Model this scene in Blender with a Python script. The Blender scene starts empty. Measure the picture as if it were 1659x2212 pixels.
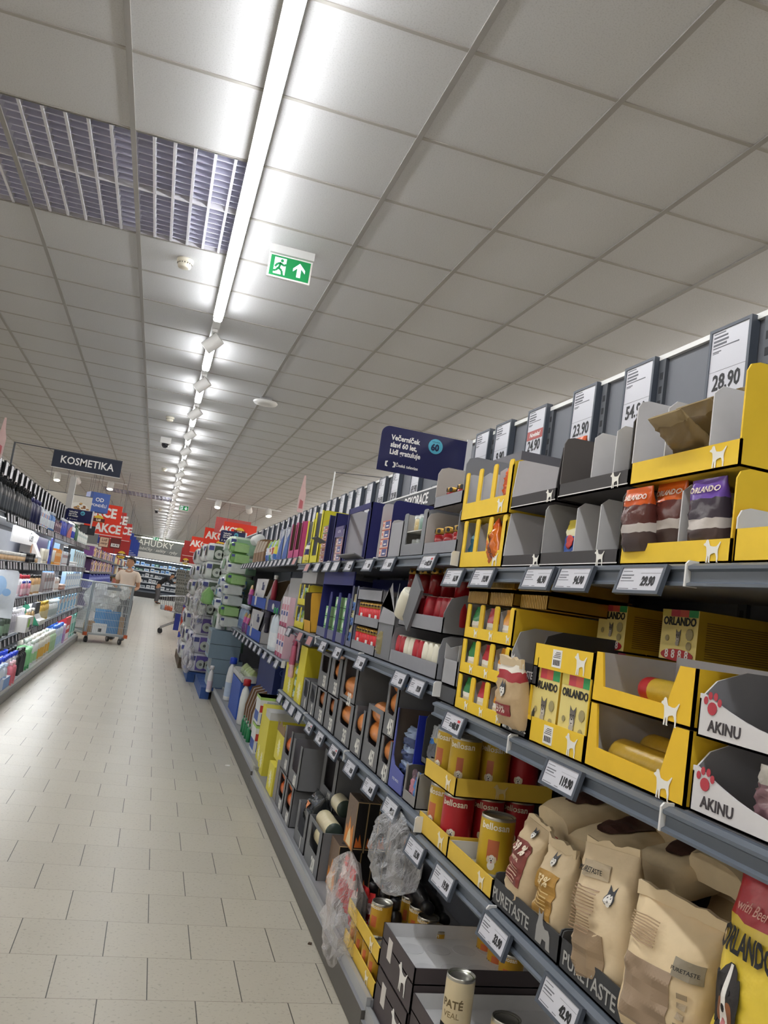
import bpy, math, random
from mathutils import Vector, Matrix
random.seed(7)
PI = math.pi
sc = bpy.context.scene
COL = sc.collection
# ---------------------------------------------------------------- camera
H = 1.325
cam_d = bpy.data.cameras.new('camera')
cam = bpy.data.objects.new('camera', cam_d)
COL.objects.link(cam)
def cam_axes(yaw, pitch, roll):
    cy, sy, cp, sp, cr, sr = math.cos(yaw), math.sin(yaw), math.cos(pitch), math.sin(pitch), math.cos(roll), math.sin(roll)
    f = Vector((sy*cp, cy*cp, sp)); r = Vector((cy, -sy, 0)); u = r.cross(f)
    return r*cr + u*sr, u*cr - r*sr, f
_r, _u, _f = cam_axes(.2569, .1154, .1468)
cam.matrix_world = Matrix(((_r.x, _u.x, -_f.x, 0), (_r.y, _u.y, -_f.y, 0), (_r.z, _u.z, -_f.z, H), (0, 0, 0, 1)))
cam_d.lens = 1772.34/2212*36
cam_d.sensor_width = 36
cam_d.clip_start = .05
cam_d.clip_end = 200
sc.camera = cam
# ---------------------------------------------------------------- world, exposure
sc.view_settings.view_transform = 'Standard'
sc.view_settings.look = 'None'
sc.view_settings.gamma = 1
sc.view_settings.use_curve_mapping = False
sc.view_settings.exposure = 0.14
w = bpy.data.worlds.new('world'); sc.world = w
w.use_nodes = True
w.node_tree.nodes['Background'].inputs[0].default_value = (.9, .92, 1, 1)
w.node_tree.nodes['Background'].inputs[1].default_value = 0.02
LAMP = 34        # emission of the ceiling strips over this aisle
LAMP_SIDE = 36   # strips over the neighbouring aisles, the outermost ones added for fill
# ---------------------------------------------------------------- materials
def lin(h):
    if not isinstance(h, str): return h
    h = h.lstrip('#')
    v = [int(h[i:i+2], 16)/255 for i in (0, 2, 4)]
    return tuple(x/12.92 if x <= .04045 else ((x+.055)/1.055)**2.4 for x in v)
MATS = {}
def M(h, rough=.55, metal=0, var=.07, scale=18, bump=0, emit=0, alpha=1, trans=0, spec=.5):
    key = (h, rough, metal, var, scale, bump, emit, alpha, trans, spec)
    if key in MATS: return MATS[key]
    m = bpy.data.materials.new('m_%s' % (h if isinstance(h, str) else len(MATS)))
    m.use_nodes = True
    nt = m.node_tree; b = nt.nodes['Principled BSDF']
    c = lin(h)
    b.inputs['Roughness'].default_value = rough
    b.inputs['Metallic'].default_value = metal
    b.inputs['Specular IOR Level'].default_value = spec
    if alpha < 1: b.inputs['Alpha'].default_value = alpha
    if trans: b.inputs['Transmission Weight'].default_value = trans; b.inputs['IOR'].default_value = 1.1
    if emit:
        b.inputs['Emission Color'].default_value = (*c, 1); b.inputs['Emission Strength'].default_value = emit
    if var or bump:
        tc = nt.nodes.new('ShaderNodeTexCoord'); n = nt.nodes.new('ShaderNodeTexNoise')
        n.inputs['Scale'].default_value = scale; n.inputs['Detail'].default_value = 3
        nt.links.new(tc.outputs['Object'], n.inputs['Vector'])
        mx = nt.nodes.new('ShaderNodeMix'); mx.data_type = 'RGBA'
        mx.inputs[6].default_value = (*[x*(1-var) for x in c], 1)
        mx.inputs[7].default_value = (*[min(1, x*(1+var)) for x in c], 1)
        nt.links.new(n.outputs['Fac'], mx.inputs[0]); nt.links.new(mx.outputs[2], b.inputs['Base Color'])
        if bump:
            bp = nt.nodes.new('ShaderNodeBump'); bp.inputs['Strength'].default_value = bump
            bp.inputs['Distance'].default_value = .01
            nt.links.new(n.outputs['Fac'], bp.inputs['Height']); nt.links.new(bp.outputs[0], b.inputs['Normal'])
    else:
        b.inputs['Base Color'].default_value = (*c, 1)
    MATS[key] = m
    return m
def nodes_mat(name):
    m = bpy.data.materials.new(name); m.use_nodes = True
    return m, m.node_tree, m.node_tree.nodes['Principled BSDF']
def floor_material():
    m, nt, b = nodes_mat('floor_tiles')
    N, L = nt.nodes.new, nt.links.new
    tc = N('ShaderNodeTexCoord'); sx = N('ShaderNodeSeparateXYZ'); L(tc.outputs['Object'], sx.inputs[0])
    def mth(op, a, bb=None):
        n = N('ShaderNodeMath'); n.operation = op
        for i, v in enumerate((a, bb)):
            if v is None: continue
            if isinstance(v, (int, float)): n.inputs[i].default_value = v
            else: L(v, n.inputs[i])
        return n.outputs[0]
    TW, TD, X0, Y0 = .3024, .2973, .2026, 2.8013
    row = mth('DIVIDE', mth('SUBTRACT', sx.outputs['Y'], Y0), TD)
    ri = mth('FLOOR', row); rf = mth('FRACT', row)
    odd = mth('MULTIPLY', mth('PINGPONG', ri, 1), .5)
    colm = mth('ADD', mth('DIVIDE', mth('SUBTRACT', sx.outputs['X'], X0), TW), odd)
    ci = mth('FLOOR', colm); cf = mth('FRACT', colm)
    dx = mth('MULTIPLY', mth('MINIMUM', cf, mth('SUBTRACT', 1, cf)), TW)
    dy = mth('MULTIPLY', mth('MINIMUM', rf, mth('SUBTRACT', 1, rf)), TD)
    jx = mth('LESS_THAN', dx, .0017); jy = mth('LESS_THAN', dy, .0011)
    cb = N('ShaderNodeCombineXYZ'); L(ri, cb.inputs[0]); L(ci, cb.inputs[1])
    wn = N('ShaderNodeTexWhiteNoise'); L(cb.outputs[0], wn.inputs['Vector'])
    n1 = N('ShaderNodeTexNoise'); n1.inputs['Scale'].default_value = 9; n1.inputs['Detail'].default_value = 4; L(tc.outputs['Object'], n1.inputs['Vector'])
    n2 = N('ShaderNodeTexNoise'); n2.inputs['Scale'].default_value = 80; n2.inputs['Detail'].default_value = 2; L(tc.outputs['Object'], n2.inputs['Vector'])
    r1 = N('ShaderNodeValToRGB'); L(n2.outputs['Fac'], r1.inputs[0])
    r1.color_ramp.elements[0].position = .27; r1.color_ramp.elements[0].color = (*lin('a09a8b'), 1)
    r1.color_ramp.elements[1].position = .42; r1.color_ramp.elements[1].color = (*lin('bab4a5'), 1)
    hs = N('ShaderNodeHueSaturation'); L(r1.outputs[0], hs.inputs['Color'])
    L(mth('ADD', mth('MULTIPLY', wn.outputs['Value'], .07), mth('ADD', .9, mth('MULTIPLY', n1.outputs['Fac'], .11))), hs.inputs['Value'])
    m1 = N('ShaderNodeMix'); m1.data_type = 'RGBA'; L(jy, m1.inputs[0]); L(hs.outputs[0], m1.inputs[6]); m1.inputs[7].default_value = (*lin('7a705f'), 1)
    m2 = N('ShaderNodeMix'); m2.data_type = 'RGBA'; L(jx, m2.inputs[0]); L(m1.outputs[2], m2.inputs[6]); m2.inputs[7].default_value = (*lin('38342c'), 1)
    L(m2.outputs[2], b.inputs['Base Color'])
    L(mth('ADD', .27, mth('MULTIPLY', n1.outputs['Fac'], .16)), b.inputs['Roughness'])
    b.inputs['Specular IOR Level'].default_value = .45
    bp = N('ShaderNodeBump'); bp.inputs['Strength'].default_value = .25; bp.inputs['Distance'].default_value = .004
    L(mth('SUBTRACT', 1, mth('MAXIMUM', jx, jy)), bp.inputs['Height']); L(bp.outputs[0], b.inputs['Normal'])
    return m
def ceiling_material():
    m, nt, b = nodes_mat('ceiling_tiles')
    N, L = nt.nodes.new, nt.links.new
    tc = N('ShaderNodeTexCoord')
    n = N('ShaderNodeTexNoise'); n.inputs['Scale'].default_value = 160; n.inputs['Detail'].default_value = 3; L(tc.outputs['Object'], n.inputs['Vector'])
    r = N('ShaderNodeValToRGB'); L(n.outputs['Fac'], r.inputs[0])
    r.color_ramp.elements[0].position = .2; r.color_ramp.elements[0].color = (*lin('b8b8b9'), 1)
    r.color_ramp.elements[1].position = .5; r.color_ramp.elements[1].color = (*lin('cdcdce'), 1)
    L(r.outputs[0], b.inputs['Base Color']); b.inputs['Roughness'].default_value = .85
    b.inputs['Specular IOR Level'].default_value = .2
    return m
# ---------------------------------------------------------------- mesh builder
class MB:
    def __init__(s): s.v = []; s.f = []; s.m = []; s.ms = []; s.sm = []
    def mi(s, m):
        if m not in s.ms: s.ms.append(m)
        return s.ms.index(m)
    def face(s, pts, m, smooth=False):
        i = len(s.v); s.v += [tuple(p) for p in pts]; s.f.append(list(range(i, i+len(pts)))); s.m.append(s.mi(m)); s.sm.append(smooth)
        return s
    def mesh(s, vs, fs, m, smooth=False, mf=None):
        i = len(s.v); s.v += [tuple(p) for p in vs]
        for k, f in enumerate(fs):
            s.f.append([j+i for j in f]); s.m.append(s.mi(mf(k) if mf else m)); s.sm.append(smooth)
        return s
    def box(s, x0, x1, y0, y1, z0, z1, m, fm=None):
        vs = [(x, y, z) for z in (z0, z1) for y in (y0, y1) for x in (x0, x1)]
        fs = [(0, 2, 3, 1), (4, 5, 7, 6), (0, 1, 5, 4), (2, 6, 7, 3), (0, 4, 6, 2), (1, 3, 7, 5)]  # bottom top near far front back
        k = ('bottom', 'top', 'near', 'far', 'front', 'back')
        return s.mesh(vs, fs, m, mf=(lambda i: fm.get(k[i], m)) if fm else None)
    def prism(s, pts, a, b, m, axis='y', m2=None, me=None):
        """polygon (u,v) swept along an axis from a to b; x-axis: (y,z), y-axis: (x,z), z-axis: (x,y)"""
        def P(u, v, t): return {'x': (t, u, v), 'y': (u, t, v), 'z': (u, v, t)}[axis]
        n = len(pts)
        s.face([P(u, v, a) for u, v in pts], m)
        s.face([P(u, v, b) for u, v in reversed(pts)], m2 or m)
        for i in range(n):
            (u, v), (p, q) = pts[i], pts[(i+1) % n]
            s.face([P(u, v, a), P(u, v, b), P(p, q, b), P(p, q, a)], me or m)
        return s
    def lathe(s, prof, m, n=20, c=(0, 0, 0), axis='z', ms=None, sector=None):
        """prof [(r,z)]; ms: material per segment; sector: f(segment, angle) -> material or None"""
        vs = []; fs = []; mm = []
        for r, z in prof:
            for k in range(n):
                a = 2*PI*k/n; x, y = r*math.cos(a), r*math.sin(a)
                p = (x, y, z) if axis == 'z' else ((z, x, y) if axis == 'x' else (y, z, x))
                vs.append((p[0]+c[0], p[1]+c[1], p[2]+c[2]))
        for i in range(len(prof)-1):
            for k in range(n):
                fs.append((i*n+k, i*n+(k+1) % n, (i+1)*n+(k+1) % n, (i+1)*n+k))
                mk = None
                if sector: mk = sector(i, (2*PI*(k+.5)/n) % (2*PI))
                mm.append(mk or (ms[i] if ms else m))
        fs.append(tuple(reversed(range(n)))); mm.append(mm[0])
        fs.append(tuple((len(prof)-1)*n+k for k in range(n))); mm.append(mm[-2])
        return s.mesh(vs, fs, m, True, lambda i: mm[i])
    def cyl(s, p, q, r, m, n=10, r2=None):
        p, q = Vector(p), Vector(q); d = (q-p).normalized()
        a = d.orthogonal().normalized(); b = d.cross(a); r2 = r if r2 is None else r2
        vs = [p+(a*math.cos(t)+b*math.sin(t))*r for t in [2*PI*k/n for k in range(n)]]
        vs += [q+(a*math.cos(t)+b*math.sin(t))*r2 for t in [2*PI*k/n for k in range(n)]]
        fs = [(k, (k+1) % n, n+(k+1) % n, n+k) for k in range(n)]
        s.mesh(vs, fs, m, True)
        s.face(list(reversed(vs[:n])), m); s.face(vs[n:], m)
        return s
    def grid(s, rows, m, mf=None, smooth=True, close=False):
        nr, nc = len(rows), len(rows[0]); vs = [p for r in rows for p in r]; fs = []; mm = []
        for i in range(nr-1):
            for j in range(nc if close else nc-1):
                k = (j+1) % nc
                fs.append((i*nc+j, i*nc+k, (i+1)*nc+k, (i+1)*nc+j)); mm.append(mf(i, j) if mf else m)
        return s.mesh(vs, fs, m, smooth, lambda i: mm[i])
    def data(s, name):
        me = bpy.data.meshes.new(name); me.from_pydata(s.v, [], s.f)
        for m in s.ms: me.materials.append(m)
        me.polygons.foreach_set('material_index', s.m); me.polygons.foreach_set('use_smooth', s.sm); me.update()
        return me
    def obj(s, name, parent=None, loc=None, rot=None):
        return link(name, s.data(name), parent, loc, rot)
def link(name, data, parent=None, loc=None, rot=None):
    o = bpy.data.objects.new(name, data); COL.objects.link(o)
    if parent: o.parent = parent
    if loc: o.location = loc
    if rot is not None: o.rotation_euler = (0, 0, rot) if isinstance(rot, (int, float)) else rot
    return o
def tag(o, label, cat, group=None, kind=None):
    if label: o['label'] = label
    if cat: o['category'] = cat
    if group: o['group'] = group
    if kind: o['kind'] = kind
    return o
def struct(name, mb, **k):
    o = mb.obj(name, **k); o['kind'] = 'structure'; return o
def thing(name, label, cat, loc=(0, 0, 0), rot=0, group=None):
    return tag(link(name, None, None, loc, rot), label, cat, group)
def weld(o):
    return o
def dup(root, loc=None, rot=None, label=None, group=None, scale=None):
    r = root.copy(); COL.objects.link(r)
    if loc is not None: r.location = loc
    if rot is not None: r.rotation_euler = (0, 0, rot) if isinstance(rot, (int, float)) else rot
    if label: r['label'] = label
    if group: r['group'] = group
    if scale: r.scale = scale if isinstance(scale, tuple) else (scale,)*3
    for ch in list(root.children):
        c = ch.copy(); COL.objects.link(c); c.parent = r
        for g in ch.children:
            d = g.copy(); COL.objects.link(d); d.parent = c
    return r
ORD = ['first', 'second', 'third', 'fourth', 'fifth', 'sixth', 'seventh', 'eighth', 'ninth', 'tenth', 'eleventh', 'twelfth',
       'thirteenth', 'fourteenth', 'fifteenth', 'sixteenth', 'seventeenth', 'eighteenth', 'nineteenth', 'twentieth']
def nth(i): return ORD[i] if i < 20 else (['twenty', 'thirty', 'forty', 'fifty', 'sixty', 'seventy', 'eighty', 'ninety'][i//10-2+(0)] + ('-'+ORD[i % 10] if True else ''))
# ---------------------------------------------------------------- lettering
TXT = {}
def text_data(s, size, m, bold=0, depth=.0006, bend=0, shear=0, align='CENTER', sx=1, spacing=1):
    """letters in the thing's own front frame: facing -x, reading along -y, centred on the origin"""
    key = (s, round(size, 4), m.name, bold, bend, shear, align, sx, spacing)
    if key in TXT: return TXT[key]
    cu = bpy.data.curves.new('lettering', 'FONT'); cu.body = s; cu.size = size; cu.align_x = align; cu.align_y = 'CENTER'
    cu.extrude = depth/2; cu.offset = bold*size; cu.shear = shear; cu.resolution_u = 2; cu.space_character = spacing
    o = bpy.data.objects.new('t', cu); COL.objects.link(o)
    dg = bpy.context.evaluated_depsgraph_get()
    me = bpy.data.meshes.new_from_object(o.evaluated_get(dg))
    bpy.data.objects.remove(o); bpy.data.curves.remove(cu)
    for v in me.vertices:
        x, y, z = v.co.x*sx, v.co.y, v.co.z
        if bend:
            a = x/bend; v.co = (-(bend+z)*math.cos(a)+bend, -(bend+z)*math.sin(a), y)
        else: v.co = (-z, -x, y)
    me.materials.clear(); me.materials.append(m); me.name = 'lettering'
    TXT[key] = me
    return me
def letters(parent, s, size, m, loc, name='lettering', rot=None, **k):
    return link(name, text_data(s, size, m, **k), parent, loc, rot)
WHITE = M('f2f1ee', .5); BLACK = M('17171a', .5); INK = M('1c1d21', .6, var=0)
DOG = [(-.02, .74), (.0, .8), (.1, .84), (.13, .93), (.2, .97), (.27, .94), (.33, .8), (.4, .7), (.62, .66), (.8, .67), (.9, .74), (1.02, .86), (1.05, .83), (.97, .68), (.91, .56), (.9, .42), (.94, .24), (.92, .03), (.97, .0), (.86, 0), (.85, .2), (.78, .36), (.7, .4), (.5, .35), (.44, .3), (.43, .03), (.47, 0), (.36, 0), (.35, .24), (.31, .28), (.27, .02), (.3, 0), (.2, 0), (.22, .3), (.2, .5), (.16, .66), (.1, .7)]
CAT_SHAPE = [(0, 0), (.0, .45), (.08, .7), (.05, 1), (.17, .86), (.26, .88), (.36, 1), (.36, .74), (.42, .6), (.55, .52), (.78, .55), (.9, .42), (.95, .1), (1, 0), (.72, 0), (.7, .2), (.45, .2), (.4, 0)]
def emblem(parent, shape, size, m, loc, name='dog_emblem', flip=False, rot=None, th=.0008):
    key = ('E', id(shape), round(size, 4), m.name, flip)
    if key not in TXT:
        pts = [(-(u-.5)*size*(-1 if flip else 1), (v-.5)*size) for u, v in shape]
        TXT[key] = MB().prism(pts, -th, 0, m, 'x').data(name)
    return link(name, TXT[key], parent, loc, rot)
# ---------------------------------------------------------------- room shell
FLOOR = floor_material(); CEIL = ceiling_material()
ZC = 3.325
PAN = .6022                 # ceiling panel pitch
GX, GY = .7576, 2.6099      # one crossing of the ceiling grid
XL, XR, YB, YF = -11.9, 10.2, -5.2, 49.6
struct('floor', MB().box(XL, XR, YB, YF, -.05, 0, FLOOR))
def gx(i): return GX + PAN*i
def gy(j): return GY + .6*j
# grille openings: columns (between x lines) and rows
near_cols = [(-6, -5), (-5, -4), (-4, -3), (-3, -2), (-2, -1)]
HOLES = [(gx(-7), gx(-1)-.03, gy(2), gy(4)), (gx(-4), gx(-1)-.03, gy(32), gy(34))]
mb = MB()
ys = [YB, HOLES[0][2], HOLES[0][3], HOLES[1][2], HOLES[1][3], YF]
for k in range(5):
    y0, y1 = ys[k], ys[k+1]
    if k in (1, 3):
        h = HOLES[0] if k == 1 else HOLES[1]
        mb.box(XL, h[0], y0, y1, ZC, ZC+.02, CEIL); mb.box(h[1], XR, y0, y1, ZC, ZC+.02, CEIL)
    else: mb.box(XL, XR, y0, y1, ZC, ZC+.02, CEIL)
struct('ceiling', mb)
BAR = M('9b9894', .5, var=.03); BAR2 = M('a6a29c', .6, var=.03)
mb = MB()
for i in range(-21, 16):
    x = gx(i)
    if XL < x < XR and i != -1: mb.box(x-.012, x+.012, YB, YF, ZC-.007, ZC+.001, BAR)
struct('ceiling_grid', mb)
mb = MB()
for j in range(-13, 79):
    y = gy(j)
    if y < YF:
        skip = any(h[2]+.1 < y < h[3]-.1 for h in HOLES)
        if skip: mb.box(XL, HOLES[0][0] if y < 9 else HOLES[1][0], y-.009, y+.009, ZC-.004, ZC+.001, BAR2); mb.box(gx(-1), XR, y-.009, y+.009, ZC-.004, ZC+.001, BAR2)
        else: mb.box(XL, XR, y-.009, y+.009, ZC-.004, ZC+.001, BAR2)
struct('ceiling_cross_bars', mb)
WALLM = M('cfcac2', .8); WALLB = M('8d8f8a', .7)
struct('wall_left', MB().box(XL-.1, XL, YB, YF, 0, ZC+.4, WALLM))
struct('wall_right', MB().box(XR, XR+.1, YB, YF, 0, ZC+.4, WALLM))
struct('wall_back', MB().box(XL, XR, YF, YF+.1, 0, ZC+.4, WALLM))
struct('wall_front', MB().box(XL, XR, YB-.1, YB, 0, ZC+.4, WALLM))
# plenum above the grilles
LAV = M('e4e4f4', .6, var=.05)
for k, h in enumerate(HOLES):
    mb = MB(); t = .02
    mb.box(h[0], h[1], h[2], h[3], ZC+.075, ZC+.095, LAV)
    mb.box(h[0]-t, h[0], h[2], h[3], ZC+.02, ZC+.095, LAV); mb.box(h[1], h[1]+t, h[2], h[3], ZC+.02, ZC+.095, LAV)
    mb.box(h[0], h[1], h[2]-t, h[2], ZC+.02, ZC+.095, LAV); mb.box(h[0], h[1], h[3], h[3]+t, ZC+.02, ZC+.095, LAV)
    struct('ceiling_recess', mb)
# ceiling grilles, one per panel
GB = M('d9d8de', .45, var=.03); GV = M('e2e2f4', .4, var=.04)
def grille(x0, x1, y0, y1, label):
    t = thing('ceiling_grille', label, 'grille', ((x0+x1)/2, (y0+y1)/2, ZC-.004), 0, 'egg-crate ceiling grilles')
    w, d = (x1-x0)/2, (y1-y0)/2
    mb = MB(); f = .005
    mb.box(-w+.012, w-.012, -d, -d+f, 0, .03, GB); mb.box(-w+.012, w-.012, d-f, d, 0, .03, GB)
    mb.obj('frame', t)
    mb = MB(); n = 6
    for i in range(1, n):
        x = -w + 2*w*i/n; mb.box(x-.007, x+.007, -d+f, d-f, 0, .05, GB)
    mb.obj('bars', t)
    mb = MB(); n = 9
    for i in range(1, n+1):
        y = -d + 2*d*(i-.5)/n
        mb.prism([(y-.022, .012), (y+.0, .05), (y+.004, .05), (y-.016, .012)], -w+.014, w-.014, GV, 'x')
    mb.obj('blades', t)
cn = ['first', 'second', 'third', 'fourth', 'fifth', 'sixth']
for i in range(6):
    for j in (2, 3):
        x1 = gx(-1)-.03 if i == 0 else gx(-1-i)
        grille(gx(-2-i), x1, gy(j), gy(j+1), 'egg-crate ceiling grille, %s panel from lamp strip in the row %s the exit sign' % (cn[i], 'farther from' if j == 2 else 'next to'))
for i in range(3):
    for j in (32, 33):
        x1 = gx(-1)-.03 if i == 0 else gx(-1-i)
        grille(gx(-2-i), x1, gy(j), gy(j+1), 'small far ceiling grille, %s panel from the lamp strip, %s row' % (cn[i], 'front' if j == 32 else 'rear'))
# ---------------------------------------------------------------- ceiling lamps
def lamp_mat(name, col, s):
    m, nt, b = nodes_mat(name)
    b.inputs['Base Color'].default_value = (.9, .9, .9, 1)
    b.inputs['Emission Color'].default_value = (*col, 1); b.inputs['Emission Strength'].default_value = s
    return m
EM = lamp_mat('lamp_diffuser', (.97, .985, 1), LAMP)
EMS = lamp_mat('side_lamp_diffuser', (1, .96, .92), LAMP_SIDE)
EMW = lamp_mat('spot_lens', (1, .9, .72), 14)
TR = M('d9d9d8', .35, var=.02)
LX = .118
def batten(y0, y1, label, x=LX, em=EM, group='lit battens of the ceiling lamp strip', w=.031):
    t = thing('ceiling_batten_light', label, 'light', (x, (y0+y1)/2, ZC), 0, group)
    L = (y1-y0)/2
    mb = MB(); mb.box(-.036, .036, -L, L, -.062, -.008, TR); mb.obj('housing', t)
    mb = MB()
    mb.prism([(-w, -.062), (w, -.062), (w, -.085), (w*.7, -.098), (-w*.7, -.098), (-w, -.085)], -L+.012, L-.012, em, 'y')
    mb.obj('diffuser', t)
    return t
mb = MB().box(LX-.03, LX+.03, YB+.2, 47, ZC-.05, ZC-.002, TR)
for dx in (-4.6, 3.45, 7.2, -8.4): mb.box(LX+dx-.03, LX+dx+.03, YB+.2, 47, ZC-.05, ZC-.002, TR)
struct('trim_1', mb)
k = 0
for y in (-4.4, -2.9, -1.4): batten(y, y+1.45, 'long white batten light in the strip behind the camera', group='battens out of view behind the camera')
batten(.1, 2.48, 'longest glowing batten of the lamp strip, running out of the top of the picture')
batten(2.49, 5.47, 'long glowing batten reaching past the near ceiling grilles')
batten(5.5, 6.07, 'short glowing batten ending the continuous part of the lamp strip')
SPOT = None
y = 6.82; n = 0
spot_m = M('e2e1df', .35, var=.03); hole_m = M('3b3b40', .5)
def make_spot(label, loc, em, rot, group, aim=(.0, -.75, -.65), r=.047, L=.13):
    t = thing('ceiling_spotlight', label, 'spotlight', loc, rot, group)
    mb = MB(); mb.box(-.02, .02, -.055, .055, -.022, .0, spot_m); mb.cyl((0, 0, -.015), (0, 0, -.062), .008, M('8b8b8d', .3, .8), 8); mb.obj('arm', t)
    a = Vector(aim).normalized(); c = Vector((0, 0, -.1)); p = c-a*L/2; q = c+a*L/2
    mb = MB(); mb.cyl(p, q, r, spot_m, 20); mb.obj('head', t)
    mb = MB(); mb.cyl(q-a*.002, q+a*.0015, r*.86, em, 20); mb.obj('lens', t)
    return t
dim = lamp_mat('spot_lens_dim', (1, .97, .93), 3.0)
while y < 46.3:
    batten(y, y+.77, 'short lit batten of the lamp strip, %s after the big white spotlight' % nth(n))
    lab = 'white cylinder spotlight in the lamp strip, %s counting away from the camera' % nth(n)
    if SPOT is None: SPOT = make_spot(lab, (LX, y-.38, ZC-.055), dim, .0, 'spotlights between the battens', aim=(-.62, .25, -.6), r=.052, L=.14)
    else: dup(SPOT, (LX, y-.38, ZC-.055), 0, lab)
    y += 1.478; n += 1
for dx in (-4.6, 3.45, 7.2, -8.4):  # outermost strip on each side is unseen, added for fill light
    for y in range(-4, 46, 5):
        batten(y, y+4.6, 'unseen lamp strip over the neighbouring aisle behind the shelves', LX+dx, EMS, 'lamp strips over neighbouring aisles')
# ---------------------------------------------------------------- signs and devices on the ceiling
GREEN = M('149050', .4, var=.02, emit=.12); EXW = M('dfe9f2', .4, var=0, emit=.5)
def exit_sign(loc, label, up=True, s=1):
    t = thing('exit_sign', label, 'sign', loc, PI/2); t.scale = (s, s, s)
    mb = MB(); mb.box(-.03, .012, -.131, .131, -.048, 0, TR); mb.obj('housing', t)
    mb = MB(); mb.box(-.006, .006, -.128, .128, -.188, -.046, WHITE); mb.obj('panel', t)
    f = -.0072
    mb = MB(); mb.box(f, -.006, -.118, .118, -.178, -.056, GREEN); mb.obj('green_face', t)
    # white doorway, running figure and arrow
    mb = MB(); mb.box(f-.0004, f, .025, .095, -.166, -.066, EXW); mb.obj('doorway_symbol', t)
    q = f-.0008; b = MB()
    b.cyl((q, .05, -.082), (f-.0003, .05, -.082), .0095, GREEN, 12)
    for seg in ([(.055, -.095), (.066, -.13)], [(.066, -.128), (.046, -.142), (.04, -.168)], [(.068, -.128), (.08, -.146), (.1, -.15)], [(.055, -.097), (.075, -.104), (.088, -.124)], [(.054, -.1), (.036, -.11), (.024, -.1)]):
        for (a, c), (d, e) in zip(seg, seg[1:]):
            u = Vector((d-a, e-c)); nrm = Vector((-u.y, u.x)).normalized()*.0062
            b.prism([(a+nrm.x, c+nrm.y), (d+nrm.x, e+nrm.y), (d-nrm.x, e-nrm.y), (a-nrm.x, c-nrm.y)], q, f-.0003, GREEN, 'x')
    b.obj('running_figure', t)
    z0 = -.118; sg = 1 if up else -1
    pts = [(0, .045), (.036, .008), (.036, -.012), (.012, .012), (.012, -.042), (-.012, -.042), (-.012, .012), (-.036, -.012), (-.036, .008)]
    b = MB(); b.prism([(-.055+u, z0+v*sg) for u, v in pts], q, f, EXW, 'x'); b.obj('arrow_symbol', t)
exit_sign((.447, 4.69, ZC), 'large green and white exit sign with running figure and up arrow on ceiling')
exit_sign((.43, 22.9, ZC), 'small distant exit sign with down arrow beyond the camera dome', False)
exit_sign((-.3, 45, ZC), 'tiny exit sign above the deli counter sign at hall end', False, 1.3)
def smoke(loc, label):
    t = thing('smoke_detector', label, 'smoke detector', loc, 0, 'smoke detectors')
    c = M('e6e0cf', .5, var=.02)
    MB().lathe([(.052, -.0), (.052, -.018), (.046, -.024)], c, 20).obj('base', t)
    b = MB().lathe([(.044, -.022), (.044, -.036), (.04, -.052), (.026, -.058)], c, 20)
    for k in range(16):
        a = 2*PI*k/16; b.box(.0435*math.cos(a)-.004, .0435*math.cos(a)+.004, .0435*math.sin(a)-.004, .0435*math.sin(a)+.004, -.034, -.027, M('6d685c'))
    b.obj('sensor_head', t)
smoke((-.159, 5.25, ZC), 'cream smoke detector beside the ceiling grille and lamp strip')
smoke((-.161, 10.7, ZC), 'small smoke detector just before the black dome camera')
smoke((-.178, 16, ZC), 'small smoke detector just past the black dome camera')
smoke((-.2, 26, ZC), 'tiny far smoke detector near the far ceiling grille')
t = thing('wifi_access_point', 'flat white disc access point on the ceiling beside the lamp strip', 'access point', (.8, 8.6, ZC))
MB().box(-.06, .06, -.06, .06, -.03, 0, M('b9b9bb', .4)).obj('bracket', t)
MB().lathe([(.09, -.03), (.125, -.034), (.13, -.045), (.118, -.062), (.06, -.068)], M('ecebe9', .4, var=.02), 32).obj('disc', t)
t = thing('dome_camera', 'white box with black dome security camera under the ceiling', 'security camera', (-.19, 12.4, ZC))
MB().box(-.075, .075, -.06, .06, -.09, 0, M('e4e3e0', .4, var=.02)).obj('housing', t)
MB().lathe([(.052, -.088), (.052, -.11), (.042, -.135), (.022, -.15)], M('1c1c20', .15), 20).obj('dome', t)
t = thing('dome_camera', 'tiny far black dome camera under the ceiling beyond the exit sign', 'security camera', (-.3, 26.5, ZC))
MB().box(-.05, .05, -.05, .05, -.04, 0, TR).obj('housing', t)
MB().lathe([(.06, -.04), (.055, -.09), (.03, -.12)], M('1c1c20', .15), 16).obj('dome', t)
def spot_track(x0, x1, y, lab, spots, sy):
    struct('trim_%d' % (3 if x0 < 0 else 4), MB().box(x0, x1, y-.02, y+.02, ZC-.035, ZC-.001, TR))
    for i, (x, aim, warm) in enumerate(spots):
        make_spot(lab[i], (x, sy, ZC-.0), EMW if warm else dim, 0, 'track spotlights over the promotion area', aim, .075, .2)
spot_track(.85, 2.7, 20.2, ['glowing track spotlight above the red signs, next to lamp strip', 'white unlit-looking track spotlight between two glowing ones', 'glowing track spotlight next to the tall header of the shelving'],
           [(1.16, (-.1, -.35, -.9), 1), (1.91, (.3, .8, -.5), 0), (2.4, (.1, -.35, -.9), 1)], 20.2)
spot_track(-2.8, -1.0, 20.2, ['glowing ceiling spotlight just behind the cosmetics sign post', 'white ceiling spotlight turned away beside the cosmetics sign post', 'glowing ceiling spotlight above the blue hanging cube'],
           [(-2.55, (.1, -.3, -.9), 1), (-2.12, (.3, .8, -.5), 0), (-1.36, (0, -.3, -.9), 1)], 20.2)
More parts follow.
